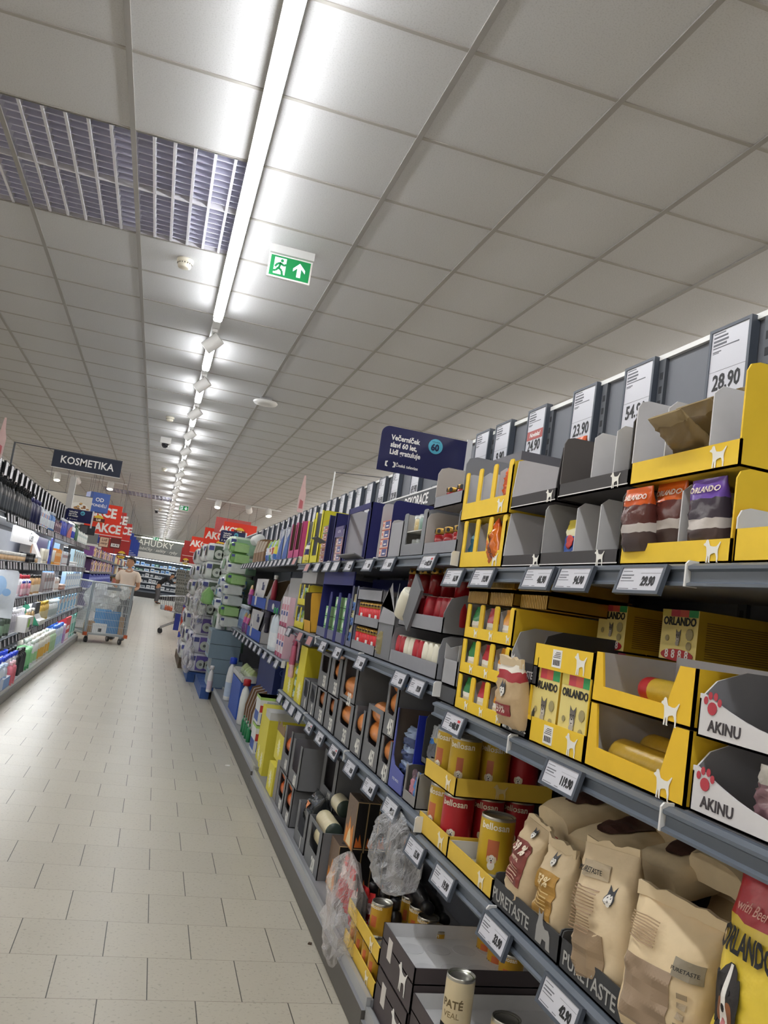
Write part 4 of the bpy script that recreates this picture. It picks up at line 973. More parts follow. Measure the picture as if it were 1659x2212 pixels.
# laundry bays, top shelf
z = ZT_F
for i, (a, b_) in enumerate(((5.84, 6.06), (6.09, 6.32))): carton('tall pink carton with brown inside, %s one' % ('near', 'far')[i], a, b_, z, .27, .06, 'c0457c', inn='6b5540', d=.3, posts=2, pw=.03)
for i, (a, b_) in enumerate(((6.38, 6.64), (6.68, 6.95))):
    T = carton('tall grey and blue detergent carton, %s one' % ('near', 'far')[i], a, b_, z, .27, .24, 'bfc3cb', inn='cfd2d8', d=.3)
    w = b_-a; b = MB(); b.prism([(-w/2+.002, .0), (w/2-.002, .0), (w*.2, .1), (-w*.1, .17), (-w/2+.002, .2)], -.0012, 0, M('1f55a8', .5), 'x'); b.obj('blue_swoosh', T)
    letters(T, 'formil', .05, M('24408c', .5, var=0), (-.001, w*.1, .22), rot=(PI/2, 0, 0), bold=.02)
for i in range(5):
    yy = 7.15+.13*i
    c = (('3f76c4', 'e6d94a'), ('c9d4ea', 'c23a3a'), ('2f8f5a', 'e9e4d8'), ('5f8fd8', 'f0ecec'), ('3c63b8', 'd9dff0'))[i]
    T = pouch('colourful washing powder pack on the top shelf, %s past the blue cartons' % nth(i), yy, z+.004, .12, .19-.01*(i % 2), .06, [(.3, c[0]), (.62, c[1]), (1, c[0] if i % 2 else '9fc24a')], seed=110+i)
    if i == 2: letters(T, 'VAR', .04, M('c22a3c', .5, var=0), (-.032, 0, .09), bold=.04)
for i in range(4): carton('brown cardboard carton end on the top shelf, %s past the washing powder' % nth(i), 7.85+.22*i, 8.05+.22*i, z, .22+.012*i, .1, '8a6a4a', inn='d6cabb', d=.3, hf=.12, r=.06)
roll('white plastic wrapped roll on top at the end of the shelf', XS+.05, 9.0, z+.26, .06, .4, 'dfe3e0', 'e8ecea')
# ---------------------------------------------------------------- candle bays, second shelf
z = ZS_M
for k in range(2):
    zz = z+.117*k
    carton('%s grey tray of red grave candles' % ('lower', 'upper')[k], 3.44, 3.87, zz, .044, .044, GREYC, inn='9b9ba0', d=.3, r=.002, hf=.044)
    for i in range(8): grave_candle('bright red grave candle in %s grey tray, %s from the far end' % (('lower', 'upper')[k], nth(i)), XS+.032, 3.838-.052*i, zz+.005, .025, .107, REDB, lab=i in (1, 4, 6))
carton('empty grey tray on top of the red candle trays', 3.44, 3.87, z+.234, .05, .05, GREYC, inn='9b9ba0', d=.3, r=.002, hf=.06)
for i in range(14):
    yy = 3.46-.075*i
    grave_candle('large dark red grave candle in the back row, %s from the far end' % nth(i), 1.1+.03*(i % 2), yy, z+.285, .036, .12, REDG, lidm=GOLD)
MB().box(0, .2, -.5, .5, 0, .012, card('4a4a4e')).obj('board', thing('cardboard_layer', 'dark cardboard layer carrying the back row of candles', 'cardboard', (1.04, 2.95, z+.272)))
carton('grey carton support beside the tilted white candle', 3.2, 3.43, z, .268, .15, '77787d', inn='6c6d72', d=.3, r=.05)
MB().prism([(.12, .05), (.02, .2), (.1, .12), (-.02, .22), (-.1, .1), (-.12, .22), (-.12, .05)], -.001, 0, card('9a9a9f'), 'x').obj('torn_front', thing('torn_cardboard', 'torn jagged grey cardboard front between candle trays', 'cardboard', (XS-.002, 3.31, z+.1)))
pouch('olive foil bag squeezed between the grey candle cartons', 3.37, z+.02, .08, .12, .05, [(1, '8a7f58')], x=XS-.01, seed=120, rough=.25)
carton('lower grey tray with red and white votive candles', 2.63, 3.2, z, .15, .055, GREYC, inn='8b8c91', d=.3, r=.03, hf=.1)
carton('upper grey tray with shrink wrapped red votive candles', 2.63, 3.14, z+.155, .14, .055, GREYC, inn='77767a', d=.3, r=.06, hf=.07)
def votive(label, x, y, zz, m, r=.026, h=.085, tilt=None, wick=True):
    T = thing('votive_candle', label, 'candle', (x, y, zz))
    if tilt: T.rotation_euler = tilt
    MB().lathe([(r*.8, 0), (r, .006), (r*1.04, h*.5), (r*.95, h*.85), (r*.8, h)], m, 16).obj('cup', T)
    MB().lathe([(r*.72, h), (r*.7, h+.002), (.003, h+.0025)], M('d8d4c4', .35), 14).obj('top', T)
    return T
VR = M('b22533', .3, var=.08)
for i in range(9): votive('%s votive candle in lower grey tray, %s from the far end' % (('red', 'red', 'white', 'white', 'red', 'red', 'white', 'white', 'white')[i], nth(i)), XS+.035, 3.16-.056*i, z+.03, (VR, VR, CREAM, CREAM, VR, VR, CREAM, CREAM, CREAM)[i])
for i in range(7): votive('wrapped red votive candle in upper grey tray, %s from the far end' % nth(i), XS+.05+.02*(i > 2), 3.03-.062*i, z+.18, VR, .03, .1)
T = votive('white candle lying tilted in front of the grey carton', XS+.0, 3.1, z+.19, CREAM, .036, .12, (.55, 0, 0))
MB().prism([(0, 0), (.012, 0), (.012, .19), (0, .19)], -.055, .055, card('6d6e73'), 'y').obj('flap', thing('cardboard_flap', 'slanted grey cardboard flap beside the tilted white candle', 'cardboard', (XS-.012, 3.03, z+.17), (.6, 0, 0)))
carton('pale grey carton wall close beside the nine slot yellow cartons', 2.445, 2.57, z+.0, .13, .08, '9fa0a4', inn='b5b5b8', d=.3, hf=.13, r=.05)
T = carton('small dark display with two diffuser sticks by the bay joint', 2.43, 2.6, ZS_N+.002, .05, .05, '45464a', inn='3a3b3e', d=.06)
# blue soap display
DB = '1b1f6a'
T = thing('display_carton', 'tall blue display of green soap packs with round-topped openings', 'carton', (XS, 4.38, z)); w = .76; h = .37; m = card(DB); mi = card('c5c5c2'); d = .3
mb = MB(); mb.box(0, d, -w/2, w/2, 0, .005, m); mb.box(d-.005, d, -w/2, w/2, 0, h, m); mb.box(0, d, w/2-.005, w/2, 0, h*.95, m); mb.box(0, d, -w/2, -w/2+.005, 0, h*.8, m)
mb.box(0, .004, -w/2, w/2, 0, .055, card('6f7288')); mb.obj('tray', T)
for yy in (.1, -.12, -.33): MB().prism([(yy-.03, 0), (yy+.03, 0), (yy+.03, h*.62), (yy+.018, h*.7), (yy-.018, h*.7), (yy-.03, h*.62)], -.002, .002, m, 'x').obj('post', T)
MB().box(-.001, .006, -w/2, w/2, h-.07, h, m).obj('top_band', T)
for j, yy in enumerate((4.6, 4.37, 4.16)):
    for i in range(4 if j else 3):
        T = box_item('green soap pack, %s column of the blue display, %s from the bottom' % (('far', 'middle', 'near')[j], nth(i)), yy-.07, yy+.07, z+.008+.058*i, .054, 'a9cf9a', XS+.02, .1, 'soap_pack', 'soap', cols='8fc487')
        b = MB(); disc(b, .03, .027, .014, .016, -.0008, WHITE, 12); b.box(-.0009, 0, -.06, -.0, .008, .018, M('d8788a', .5)); b.box(-.0009, 0, -.06, -.01, .03, .044, M('4f9a5a', .5)); b.obj('soap_print', T)
carton('grey blue column beside the red candles with gold blister cards', 3.88, 3.995, z, .3, .03, '70738a', inn='4a4b52', d=.25, posts=2, pw=.02)
for i in range(3): pouch('small gold and blue brush blister hanging in grey column, %s from the bottom' % nth(i), 3.94, z+.03+.075*i, .07, .08, .015, [(.5, '3a66a8'), (1, 'b9b48a')], x=XS+.005, seed=130+i)
# yellow cartons at the far end of this shelf
for k in range(2): carton('%s yellow carton with pointed cut-outs at the far end of the second shelf' % ('lower', 'upper')[k], 5.2, 5.55, z+.15*k, .14, .045, 'd8c93a', inn='a7a8a4', d=.25, posts=3, pw=.03)
for k in range(2):
    for i in range(3): pouch('sponge pack with %s print in the %s pointed yellow carton' % (('blue', 'lime', 'grey')[i], ('lower', 'upper')[k]), 5.48-.1*i, z+.02+.15*k, .08, .1, .04, [(.5, 'd7dbd8'), (1, ('7fa3c9', '9ac25a', '9a9da0')[i])], x=XS+.01, seed=140+3*k+i)
T = carton('tipped orange yellow box leaning out over the price rail', 4.94, 5.16, z+.0, .24, .07, 'dda832', inn='3c3226', d=.16, r=.01, hf=.2); T.rotation_euler = (.0, -.12, 0); T.location.x = XS-.0
box_item('tall grey carton standing on the far yellow cartons', 5.1, 5.62, z+.3, .1, '8b8b8d', x=XS+.02, d=.3, name='carton', cat='carton', cols='b9b9ba')
# ---------------------------------------------------------------- candle bays, third shelf: bin bags
z = ZC_M
BAGC = '707174'
ORNG, PURP = 'd98a4a', '3b2a5e'
def bagbox(label, y0, y1, zz, h, txt, rolls, win=(.35, .86), x=XS, d=.3, lean=0, inn='77767c', cutw=.62, split=False):
    w = y1-y0; T = thing('display_carton', label, 'carton', (x, (y0+y1)/2, zz)); m, mi = card(BAGC), card(inn); t = .004
    mb = MB(); mb.box(0, d, -w/2, w/2, 0, t, m); mb.box(d-t, d, -w/2, w/2, 0, h, m, {'front': mi})
    for a, k in ((-w/2, 'far'), (w/2-t, 'near')): mb.box(0, d, a, a+t, 0, h, m, {k: mi})
    a, b_ = h*win[0], h*win[1]; cw = w*cutw/2
    mb.prism([(-w/2, 0), (w/2, 0), (w/2, h), (cw, h), (cw, a+.012), (cw-.012, a), (-cw+.012, a), (-cw, a+.012), (-cw, h), (-w/2, h)], 0, t, m, 'x', mi)
    if win[1] < 1: mb.box(0, t, -cw, cw, b_, h, m)
    mb.obj('tray', T)
    if txt: letters(T, txt, .08, M('e3e2dc', .6, var=0), (-.001, -w*.14, h*win[0]*.45), bold=.03, sx=.72)
    if rolls:
        n, c, ce = rolls
        for i in range(n):
            rr = min(w*.3, .045)
            roll('%s orange roll of %s' % (('bottom', 'upper')[i], label), x+.055, (y0+y1)/2, zz+a+rr*.9+rr*1.75*i, rr, w*.86, c, ce, name='bin_bag_roll')
    return T
bagbox('lower 45 litre carton next to the blue carton', 2.99, 3.145, z, .155, '45l', (2, ORNG, '3f6fb4'), (.4, 1.1))
bagbox('upper 45 litre carton under the price tags', 3.0, 3.15, z+.16, .2, '45l', (2, ORNG, '4f7ac0'), (.42, 1.1))
bagbox('45 litre carton with violet and orange rolls', 3.16, 3.4, z, .24, '45l', (2, ORNG, PURP), (.38, .92))
bagbox('45 litre carton with one violet roll', 3.42, 3.61, z, .2, '45l', (1, ORNG, PURP), (.45, 1.1))
bagbox('open 35 litre carton with two orange rolls', 3.63, 3.93, z, .19, '35l', (2, ORNG, 'c9793f'), (.42, .95))
bagbox('upper dark 35 litre carton standing half empty', 3.64, 3.94, z+.192, .2, '35l', (1, ORNG, 'c9793f'), (.1, 1.1), cutw=.7)
bagbox('lower 35 litre carton in double stack, near one', 3.96, 4.2, z, .17, '35l', (2, 'c07a4c', 'a8683f'), (.45, .95), cutw=.4)
bagbox('lower 35 litre carton in double stack, far one', 4.22, 4.46, z, .17, '35l', (2, 'c07a4c', 'a8683f'), (.45, .95), cutw=.5)
bagbox('upper 35 litre carton in double stack, near one', 3.97, 4.22, z+.173, .19, '35l', (2, ORNG, 'c9793f'), (.42, 1.1), cutw=.4)
bagbox('upper 35 litre carton in double stack, far one', 4.24, 4.5, z+.173, .19, '35l', None, (.45, .9))
bagbox('narrow pale grey carton marked 2', 4.48, 4.68, z, .17, '2', None, (.4, .95), inn='8a8b90')
bagbox('narrow pale grey carton beside the tall yellow carton', 4.7, 4.89, z, .17, '0', None, (.4, .95), inn='8a8b90')
def burst(T, y, zz, s, x=-.0012):
    pts = []
    for k in range(24): a = 2*PI*k/24; r = s*(1 if k % 2 else .45); pts.append((y+r*math.cos(a), zz+r*math.sin(a)))
    return MB().prism(pts, x, 0, M('eeeac0', .55), 'x').obj('star_print', T)
T = box_item('tall yellow carton of green sponge packs on the third shelf', 4.92, 5.14, z, .34, 'c9b91f', d=.32, name='carton', cat='carton', cols='dccf3a'); burst(T, -.02, .07, .06)
for i in range(3): pouch('green and white sponge pack beside tall yellow carton, %s from the bottom' % nth(i), 5.18, z+.01+.07*i, .08, .08, .05, [(.5, 'cfe0cf'), (1, '5f9a68')], x=XS-.0, seed=150+i)
T = box_item('low yellow carton with star print at the far end of the third shelf', 5.24, 5.58, z, .19, 'b8a81f', d=.3, name='carton', cat='carton', cols='dccf36'); burst(T, -.04, .06, .055)
pouch('pink sachet hanging on clip strip in front of the yellow carton', 5.3, z+.12, .09, .28, .03, [(.3, 'd8b0b4'), (.7, 'b5566e'), (1, '8e2748')], x=XS-.03, seed=156, rough=.2)
# blue scrubber carton and toothbrush carton
T = thing('display_carton', 'open royal blue carton with scrubbers next to the gold cans', 'carton', (XS, 2.905, z)); w = .165; h = .285; m = card('5a62a8'); d = .3
mb = MB(); mb.box(0, d, -w/2, w/2, 0, .004, m); mb.box(d-.004, d, -w/2, w/2, 0, h, card('1d2a9c')); mb.box(.03, d, -w/2-.002, -w/2+.004, 0, h, card('1a2fae'), {'far': card('2a3cae')}); mb.box(0, d, w/2-.004, w/2, 0, h, m, {'near': card('5d5148')})
mb.prism([(-w/2, 0), (w/2, 0), (w/2, h), (w/2-.012, h), (w/2-.018, h*.4), (w/2-.05, h*.3), (-w/2, h*.26)], 0, .004, m, 'x'); mb.obj('tray', T)
letters(T, 'STEEL WOOL', .013, M('c9cce2', .5, var=0), (-.001, -.005, .04))
for i in range(3): pouch('clear pack of grey scrubbers in royal blue carton, %s from the bottom' % nth(i), 2.9, z+.06+.05*i, .1, .07, .06, [(.5, '47557f'), (1, '8fa0bd')], x=XS+.02, seed=160+i, rough=.15, crink=.008)
T = carton('grey carton holding pink and blue toothbrush packs', 2.66, 2.8, z, .12, .035, '8d8b88', inn='5b5955', d=.25, posts=2, pw=.015)
for i, (c, n_) in enumerate((('c58a9a', 'pink'), ('5a8fd0', 'blue'))): pouch('%s toothbrush pack in the grey carton' % n_, 2.755-.045*i, z+.01, .035, .1, .02, [(.7, c), (1, '4c6fae' if i else '6b5660')], x=XS+.012, seed=165+i, rough=.2)
carton('dark grey upper carton with razor blister cards behind gold cans', 2.63, 2.8, z+.13, .17, .02, '5f6062', inn='4b4c4f', d=.22, x=XS+.05)
for i, (c, n_) in enumerate((('3f7fd0', 'blue clip'), ('c9b13a', 'yellow handle'), ('e3d6c0', 'beige'))): pouch('%s blister card standing in dark grey upper carton' % n_, 2.76-.04*i, z+.155+.01*i, .04, .11, .012, [(.4, '6d7078'), (.6, c), (1, 'aeb3b8')], x=XS+.06, seed=168+i, rough=.2, lean=.1)
# ---------------------------------------------------------------- candle bays, base shelf
z = ZB_M
T = bagbox('grey 20 litre carton with beige rolls at plinth', 3.6, 3.9, z-.01, .21, '20l', None, (.42, .92), x=.885, d=.26, inn='6b6c70')
for i in range(2):
    roll('beige bin bag roll with green wrap in 20 litre carton, %s one' % ('lower', 'upper')[i], .885+.06, 3.75, z+.12+.075*i, .04, .24, 'd8cca8', '39463f', name='bin_bag_roll')
bagbox('grey carton with dark plastic rolls behind the 20 litre carton', 3.93, 4.2, z, .19, 'l', None, (.3, 1.1), x=.885, d=.3, inn='8c8d92')
T = pouch('black shiny bin bag pack on the second grey carton', 4.06, z+.1, .2, .16, .12, [(1, '26292b')], x=.9, seed=170, rough=.12, crink=.01)
front_print(T, .02, .1, .05, .03, 'd98a5a', -.06, 'orange_label')
roll('beige roll resting between matchboxes and grey carton', 1.02, 3.86, z+.26, .04, .16, 'dcd3b4', '39463f', name='bin_bag_roll')
bagbox('60 litre carton with orange rolls, nearer one', 4.37, 4.6, z, .2, '60l', (2, 'd9703a', 'c05a2a'), (.3, .95), x=.885, d=.3)
bagbox('60 litre carton with orange rolls, farther one', 4.62, 4.86, z, .2, '60l', (2, 'd9703a', 'c05a2a'), (.3, .95), x=.885, d=.3)
bagbox('upper open 60 litre carton, nearer one', 4.3, 4.58, z+.203, .22, '60l', None, (.3, 1.1), x=.885, d=.34)
bagbox('upper open 60 litre carton, farther one', 4.62, 4.88, z+.203, .24, '60l', (1, 'd9703a', 'c05a2a'), (.4, 1.1), x=.885, d=.34)
bagbox('dark 60 litre carton leaning behind the black bag pack', 3.95, 4.28, z+.2, .24, '60l', None, (.3, 1.1), x=1.0, d=.34)
box_item('slim brown grey carton at the end of the 60 litre cartons', 4.88, 4.98, z, .22, '8a8580', x=.885, d=.3, name='carton', cat='carton')
# fire lighter boxes with flames
def match_box(label, x, y, zz, h=.2, rot=0, w=.16, d=.046):
    T = thing('firelighter_box', label, 'box', (x, y, zz), rot)
    mb = MB(); B = M('1d1a1a', .45, var=.05); q = w/2; mb.box(0, d, -q, q, 0, h, B, {'front': M('75604f', .5, var=.4, scale=40), 'top': M('4a3d33', .55)}); e = M('c7a878', .5)
    mb.box(-.0006, .0008, -q-.0006, -q+.0005, 0, h, e); mb.box(d-.001, d+.0004, -q-.0006, -q, 0, h, e); mb.box(0, d, -q-.0006, -q, h-.003, h, e); mb.box(.004, d-.004, -q-.0007, -q, .012, .015, e)
    mb.obj('carton', T)
    b = MB(); b.prism([(-.07, .005), (.07, .005), (.055, h*.4), (.03, h*.3), (.01, h*.6), (-.02, h*.35), (-.05, h*.5)], -.0012, 0, M('d98a3a', .45), 'x'); b.prism([(-.04, .01), (.035, .01), (.015, h*.28), (-.01, h*.4), (-.03, h*.22)], -.0018, 0, M('f0dcae', .45), 'x')
    b.obj('flame_print', T)
    b = MB(); b.prism([(.006, .02), (d-.008, .02), (.024, h*.36), (.02, h*.2), (.01, h*.3)], -q-.0014, -q, M('c9682a', .5, var=.4, scale=60), 'y'); b.obj('side_flame_print', T)
    b = MB(); disc(b, 0, 0, .014, .007, 0, SLOT, 10); b.v = [(d/2+v[2], v[1]-.04, h+.0012+v[0]) for v in b.v]; b.obj('finger_hole', T)
    return T
for i in range(6): match_box('black firelighter box with flame print, lower row, %s from the plinth' % nth(i), .925+.049*i, 3.51, z, .2)
for i in range(5): match_box('black firelighter box with flame print, upper row, %s from the plinth' % nth(i), .955+.049*i, 3.43, z+.202, .2)
T = thing('torn_cardboard', 'dark torn cardboard sheet standing behind the plastic bags', 'cardboard', (.9, 3.08, z))
MB().prism([(-.2, 0), (.22, 0), (.22, .17), (.1, .24), (-.05, .26), (-.12, .2), (-.2, .19)], 0, .005, M('4a4543', .7), 'x').obj('sheet', T)
# plastic bag wrap and bottles
def film(name, base, edge, col, rough):
    m, nt, b = nodes_mat(name); N, L = nt.nodes.new, nt.links.new
    b.inputs['Base Color'].default_value = (*lin(col), 1); b.inputs['Roughness'].default_value = rough; b.inputs['Specular IOR Level'].default_value = 1
    lw = N('ShaderNodeLayerWeight'); lw.inputs['Blend'].default_value = .45; tr = N('ShaderNodeBsdfTransparent'); mx = N('ShaderNodeMixShader')
    tc = N('ShaderNodeTexCoord'); n = N('ShaderNodeTexNoise'); n.inputs['Scale'].default_value = 13; n.inputs['Detail'].default_value = 5; n.inputs['Distortion'].default_value = 1.5; L(tc.outputs['Object'], n.inputs['Vector'])
    bp = N('ShaderNodeBump'); bp.inputs['Strength'].default_value = .9; bp.inputs['Distance'].default_value = .03; L(n.outputs['Fac'], bp.inputs['Height']); L(bp.outputs[0], b.inputs['Normal']); L(bp.outputs[0], lw.inputs['Normal'])
    a = N('ShaderNodeMath'); a.operation = 'MULTIPLY_ADD'; L(lw.outputs['Facing'], a.inputs[0]); a.inputs[1].default_value = edge; a.inputs[2].default_value = base
    L(a.outputs[0], mx.inputs[0]); L(tr.outputs[0], mx.inputs[1]); L(b.outputs[0], mx.inputs[2]); L(mx.outputs[0], nt.nodes['Material Output'].inputs[0])
    return m
PLAS = film('clear_film', .05, .5, 'f4f5f8', .12)
PLAS2 = film('cloudy_film', .1, .5, 'f2eeee', .15)
def crumple(label, loc, sx, sy, sz, m, seed, name='plastic_bag', amp=.22):
    rnd = random.Random(seed); rows = []; n, k = 18, 26
    ph = [(rnd.uniform(0, 6.28), rnd.randint(2, 7), rnd.randint(2, 6), rnd.uniform(.3, 1)) for _ in range(9)]
    for i in range(n+1):
        t = PI*i/n; r = []
        for j in range(k):
            a = 2*PI*j/k
            q = 1+amp*sum(w_*math.sin(p_+u*a+v*t) for p_, u, v, w_ in ph)/3+rnd.uniform(-.11, .11)
            r.append((sx*q*math.sin(t)*math.cos(a), sy*q*math.sin(t)*math.sin(a), sz*(1-math.cos(t))*(1+.06*math.sin(3*a))))
        rows.append(r)
    T = thing(name, label, 'plastic bag', loc)
    MB().grid(rows, m, None, False, True).obj('film', T); return T
crumple('clear crumpled plastic bag above the black bottles', (.925, 2.72, z+.27), .075, .17, .125, PLAS, 5)
crumple('limp see-through plastic bag hanging over plinth with red pieces inside', (.85, 2.99, z-.09), .06, .14, .19, PLAS2, 9)
for i in range(5):
    T = pouch('crinkled red and white sachet in the limp plastic bag, %s from the far end' % nth(i), 3.16-.07*i, z+.04+.05*(i == 0)+.03*(i == 1), .07, .16, .03, [(.6, 'b8262c'), (.8, 'e3c9c4'), (1, 'cf3a3a')], x=.87+.012*i, seed=180+i, rough=.2, tilt=.2-.12*i, crink=.008)
for i in range(3): bottle('black bottle with black spout cap behind plastic bags, %s from the far end' % nth(i), .95+.02*i, 2.98-.075*i, z, 'round', '1b1b1e', '222226', None, 1.15)
for i in range(3):
    T = bottle('black bottle lying on its side behind the gold cans, %s' % ('lowest one', 'middle one', 'top one')[i], 1.0+.06*i, 2.92, z+.2+.035*(i == 1), 'jug', '19191c', '232327', '3a3033', .9, tilt=(PI/2, 0, 0))
# yellow cartons on the base
z = ZB_M
for i, (a, b_, h, x) in enumerate(((4.99, 5.2, .17, .875), (5.02, 5.3, .33, .91), (5.52, 5.72, .36, .885), (5.76, 6.0, .4, .9))):
    T = box_item(('small crumpled yellow carton at the plinth edge', 'torn open yellow carton with brown ragged rim', 'yellow carton with pale top edge and star', 'yellow carton standing tallest on the base')[i], a, b_, z+(.0 if i != 1 else .175), h if i != 1 else .2, 'cfc23a', x=x, d=.34 if i else .2, name='carton', cat='carton', cols='dcd04a')
    burst(T, -.0, .08, .055)
    if i == 1: MB().prism([(-.14, .2), (-.1, .235), (-.04, .21), (.02, .24), (.08, .205), (.14, .23), (.14, .17), (-.14, .17)], -.003, .001, M('8a7052', .7), 'x').obj('ragged_rim', T)
    if i == 2: MB().box(.0, .3, -.1, .1, h-.0, h+.05, card('c2c2c0')).obj('pale_rim', T)
for i in range(4): pouch('yellow and green sponge pack behind the yellow cartons, %s along' % nth(i), 5.15+.13*i, z+.28, .12, .09, .08, [(.5, 'e5dc6a'), (1, '9ccf7a')], x=1.12, seed=190+i)
# ---------------------------------------------------------------- laundry bays
z = ZS_F
SIL = 'b5b3b2'
for k in range(2):
    zz = z+.0+.29*k
    for i, (a, b_) in enumerate(((6.3, 7.0), (7.15, 8.2))):
        if k == 0 and i == 0: continue
        T = carton('%s fabric softener carton, %s one' % (('lower', 'upper')[k], ('near', 'far')[i]), a, b_, zz, .28, .1, SIL, inn='6e5a40', lipcol='1f4fb0' if i else '22266e', d=.4, r=.12, hf=.1, posts=0)
        w = b_-a
        if i:
            MB().prism([(w*.36, .1), (w*.3, .27), (-w*.48, .27), (-w*.3, .1)], -.001, .003, card('c6c4c4'), 'x').obj('pale_front', T)
            letters(T, 'Silan', .1, M('1d2a6a', .5, var=0), (-.003, -w*.2, .2), bold=.02, shear=.15)
            b = MB(); b.prism([(w*.18-.055, .02), (w*.18+.055, .02), (w*.18+.06, .12), (w*.18+.03, .18), (w*.18+.015, .22), (w*.18-.015, .22), (w*.18-.03, .18), (w*.18-.06, .12)], -.004, -.001, M('d4d2d0', .5), 'x'); b.obj('bottle_print', T)
            letters(T, 'Silan', .04, M('1d2a6a', .5, var=0), (-.005, w*.18, .12), shear=.15)
        else:
            b = MB(); disc(b, 0, .05, .06, .025, -.002, M('d9d7d4', .5), 16); b.obj('oval_emblem', T)
box_item('plain grey softener carton side towards camera', 5.72, 6.25, z+.3, .28, '8d8d8c', x=XS+.04, d=.38, name='carton', cat='carton', cols='9d9d9c')
bottle('dark red softener bottle with white cap standing in upper carton', XS+.03, 6.95, z+.37, 'jug', '8f2536', 'e8e6e2', None, .85)
for i in range(3): bottle('dark purple softener bottle with white cap, %s in the lower row' % nth(i), XS+.045, 7.45-.13*i, z+.1, 'jug', '3a3444', 'e8e6e4', '2a2630', 1.15)
for i in range(2): bottle('tall white detergent bottle with green cap, %s one' % ('near', 'far')[i], XS+.02, 6.4+.13*i, z+.004, 'jug', 'd9e3ea', '1f9a4c', 'e9eef2', 1.25)
for k in range(2):
    for i in range(3):
        T = box_item('pink and white air freshener box, %s row, %s from the camera' % (('lower', 'upper')[k], nth(i)), 5.86+.12*i, 5.96+.12*i, z+.22*k, .215, 'dcb8c4', d=.12, name='freshener_box', cat='box', cols='e9dfe2')
        b = MB(); b.box(-.001, 0, -.045, .045, .0, .03, M('b23a66', .5)); b.box(-.001, 0, -.03, .03, .08, .11, M('3a4f9a', .5)); b.box(-.001, 0, -.035, .035, .12, .16, M('d98a9a', .5)); b.obj('box_print', T)
for i in range(3): pouch('pink drink-coloured refill pouch on the lower laundry shelf, %s along' % nth(i), 8.4+.14*i, z+.004+.29*(i == 1), .12, .2, .05, [(.5, '7a3f86'), (.8, 'd05a9a'), (1, 'b8935a')], seed=200+i, rough=.2)
for i in range(6): bottle('grey blue cleaning bottle far along the lower laundry shelf, %s along' % nth(i), XS+.05, 8.75+.12*i, z+.004, 'jug', '8fa3b8', 'c9d2da', '5a6f9a', 1.0)
z = ZB_F
def bubble_box(label, y0, y1, zz, h, x, d, col='2a4796'):
    T = box_item(label, y0, y1, zz, h, col, x=x, d=d, name='detergent_carton', cat='carton')
    w = y1-y0; rnd = random.Random(int(y0*100)); b = MB()
    for i in range(9):
        r = rnd.uniform(.018, .05); c = (rnd.uniform(.06, d-.06), rnd.uniform(.06, h-.06))
        for k in range(18):
            a0, a1 = 2*PI*k/18, 2*PI*(k+1)/18; q = .86
            b.face([(c[0]+r*math.cos(a0), -w/2-.0008, c[1]+r*math.sin(a0)), (c[0]+r*math.cos(a1), -w/2-.0008, c[1]+r*math.sin(a1)), (c[0]+q*r*math.cos(a1), -w/2-.0008, c[1]+q*r*math.sin(a1)), (c[0]+q*r*math.cos(a0), -w/2-.0008, c[1]+q*r*math.sin(a0))], M('6f8fd6', .5))
    b.obj('bubble_print', T); return T
bubble_box('tall dark blue detergent carton with bubble rings under the laundry shelf', 6.35, 7.3, z+.32, .36, 1.0, .36, '1f3272')
bubble_box('dark blue detergent carton with bubble rings at the back', 5.75, 6.3, z+.3, .38, 1.05, .32, '1b2c68')
bubble_box('bright blue detergent carton with bubble rings at the plinth', 7.55, 8.3, z, .33, .9, .34, '2f56b0')
T = carton('white carton rim full of green topped packs on the blue carton', 7.5, 8.35, z+.335, .06, .05, 'c8c9c6', inn='d8d8d4', x=.9, d=.36)
for i in range(5): pouch('pale green detergent pack in the white carton rim, %s along' % nth(i), 7.62+.15*i, z+.345, .12, .1, .1, [(.6, 'cfd8b8'), (1, 'b9c98a')], x=.96, seed=210+i)
bottle('white bleach bottle with red cap between cartons', .93, 7.35, z, 'jug', 'dfe0da', 'b5222a', None, 1.45)
bottle('white bleach bottle with blue cap at the plinth', .93, 8.75, z, 'jug', 'e3e4e4', '2445c0', 'b8c8e0', 1.65)
for i in range(4):
    yy = 6.95-.14*i
    T = carton('brown edged carton of green capped bottles, %s from the far end' % nth(i), yy-.06, yy+.06, z+.1, .3, .02, 'd9d8d2', inn='7a5a3e', x=.9, d=.34, hf=.12, r=.1)
    bottle('green cleaner bottle peeking out below the brown edged carton, %s from the far end' % nth(i), .905, yy, z, 'round', '1f7a4a', '1c6a40', None, .75)
for k in range(2):
    for i in range(2):
        T = box_item('white and blue washing powder pack, %s, %s row' % (('front one', 'back one')[i], ('lower', 'upper')[k]), 6.1, 6.32, z+.205*k, .2, 'dcdedb', x=.89+.2*i, d=.17, name='powder_pack', cat='box', side='e4e5e2')
        b = MB(); b.box(.02, .15, -.112, -.11, .012, .08, M('2550a8', .5)); b.box(.05, .15, -.1115, -.11, .09, .17, M('b9bdbf', .5, var=.3, scale=150)); b.box(.004, .04, -.112, -.11, .09, .14, M('c23a3a', .5)); b.box(-.001, 0, -.1, .1, .02, .09, M('2550a8', .5)); b.box(-.001, .17, -.111, .111, .18, .2, M('a9cf6a', .5)); b.obj('pack_print', T)
        letters(T, 'XL', .03, WHITE, (.07, -.113, .045), rot=PI/2, bold=.03)
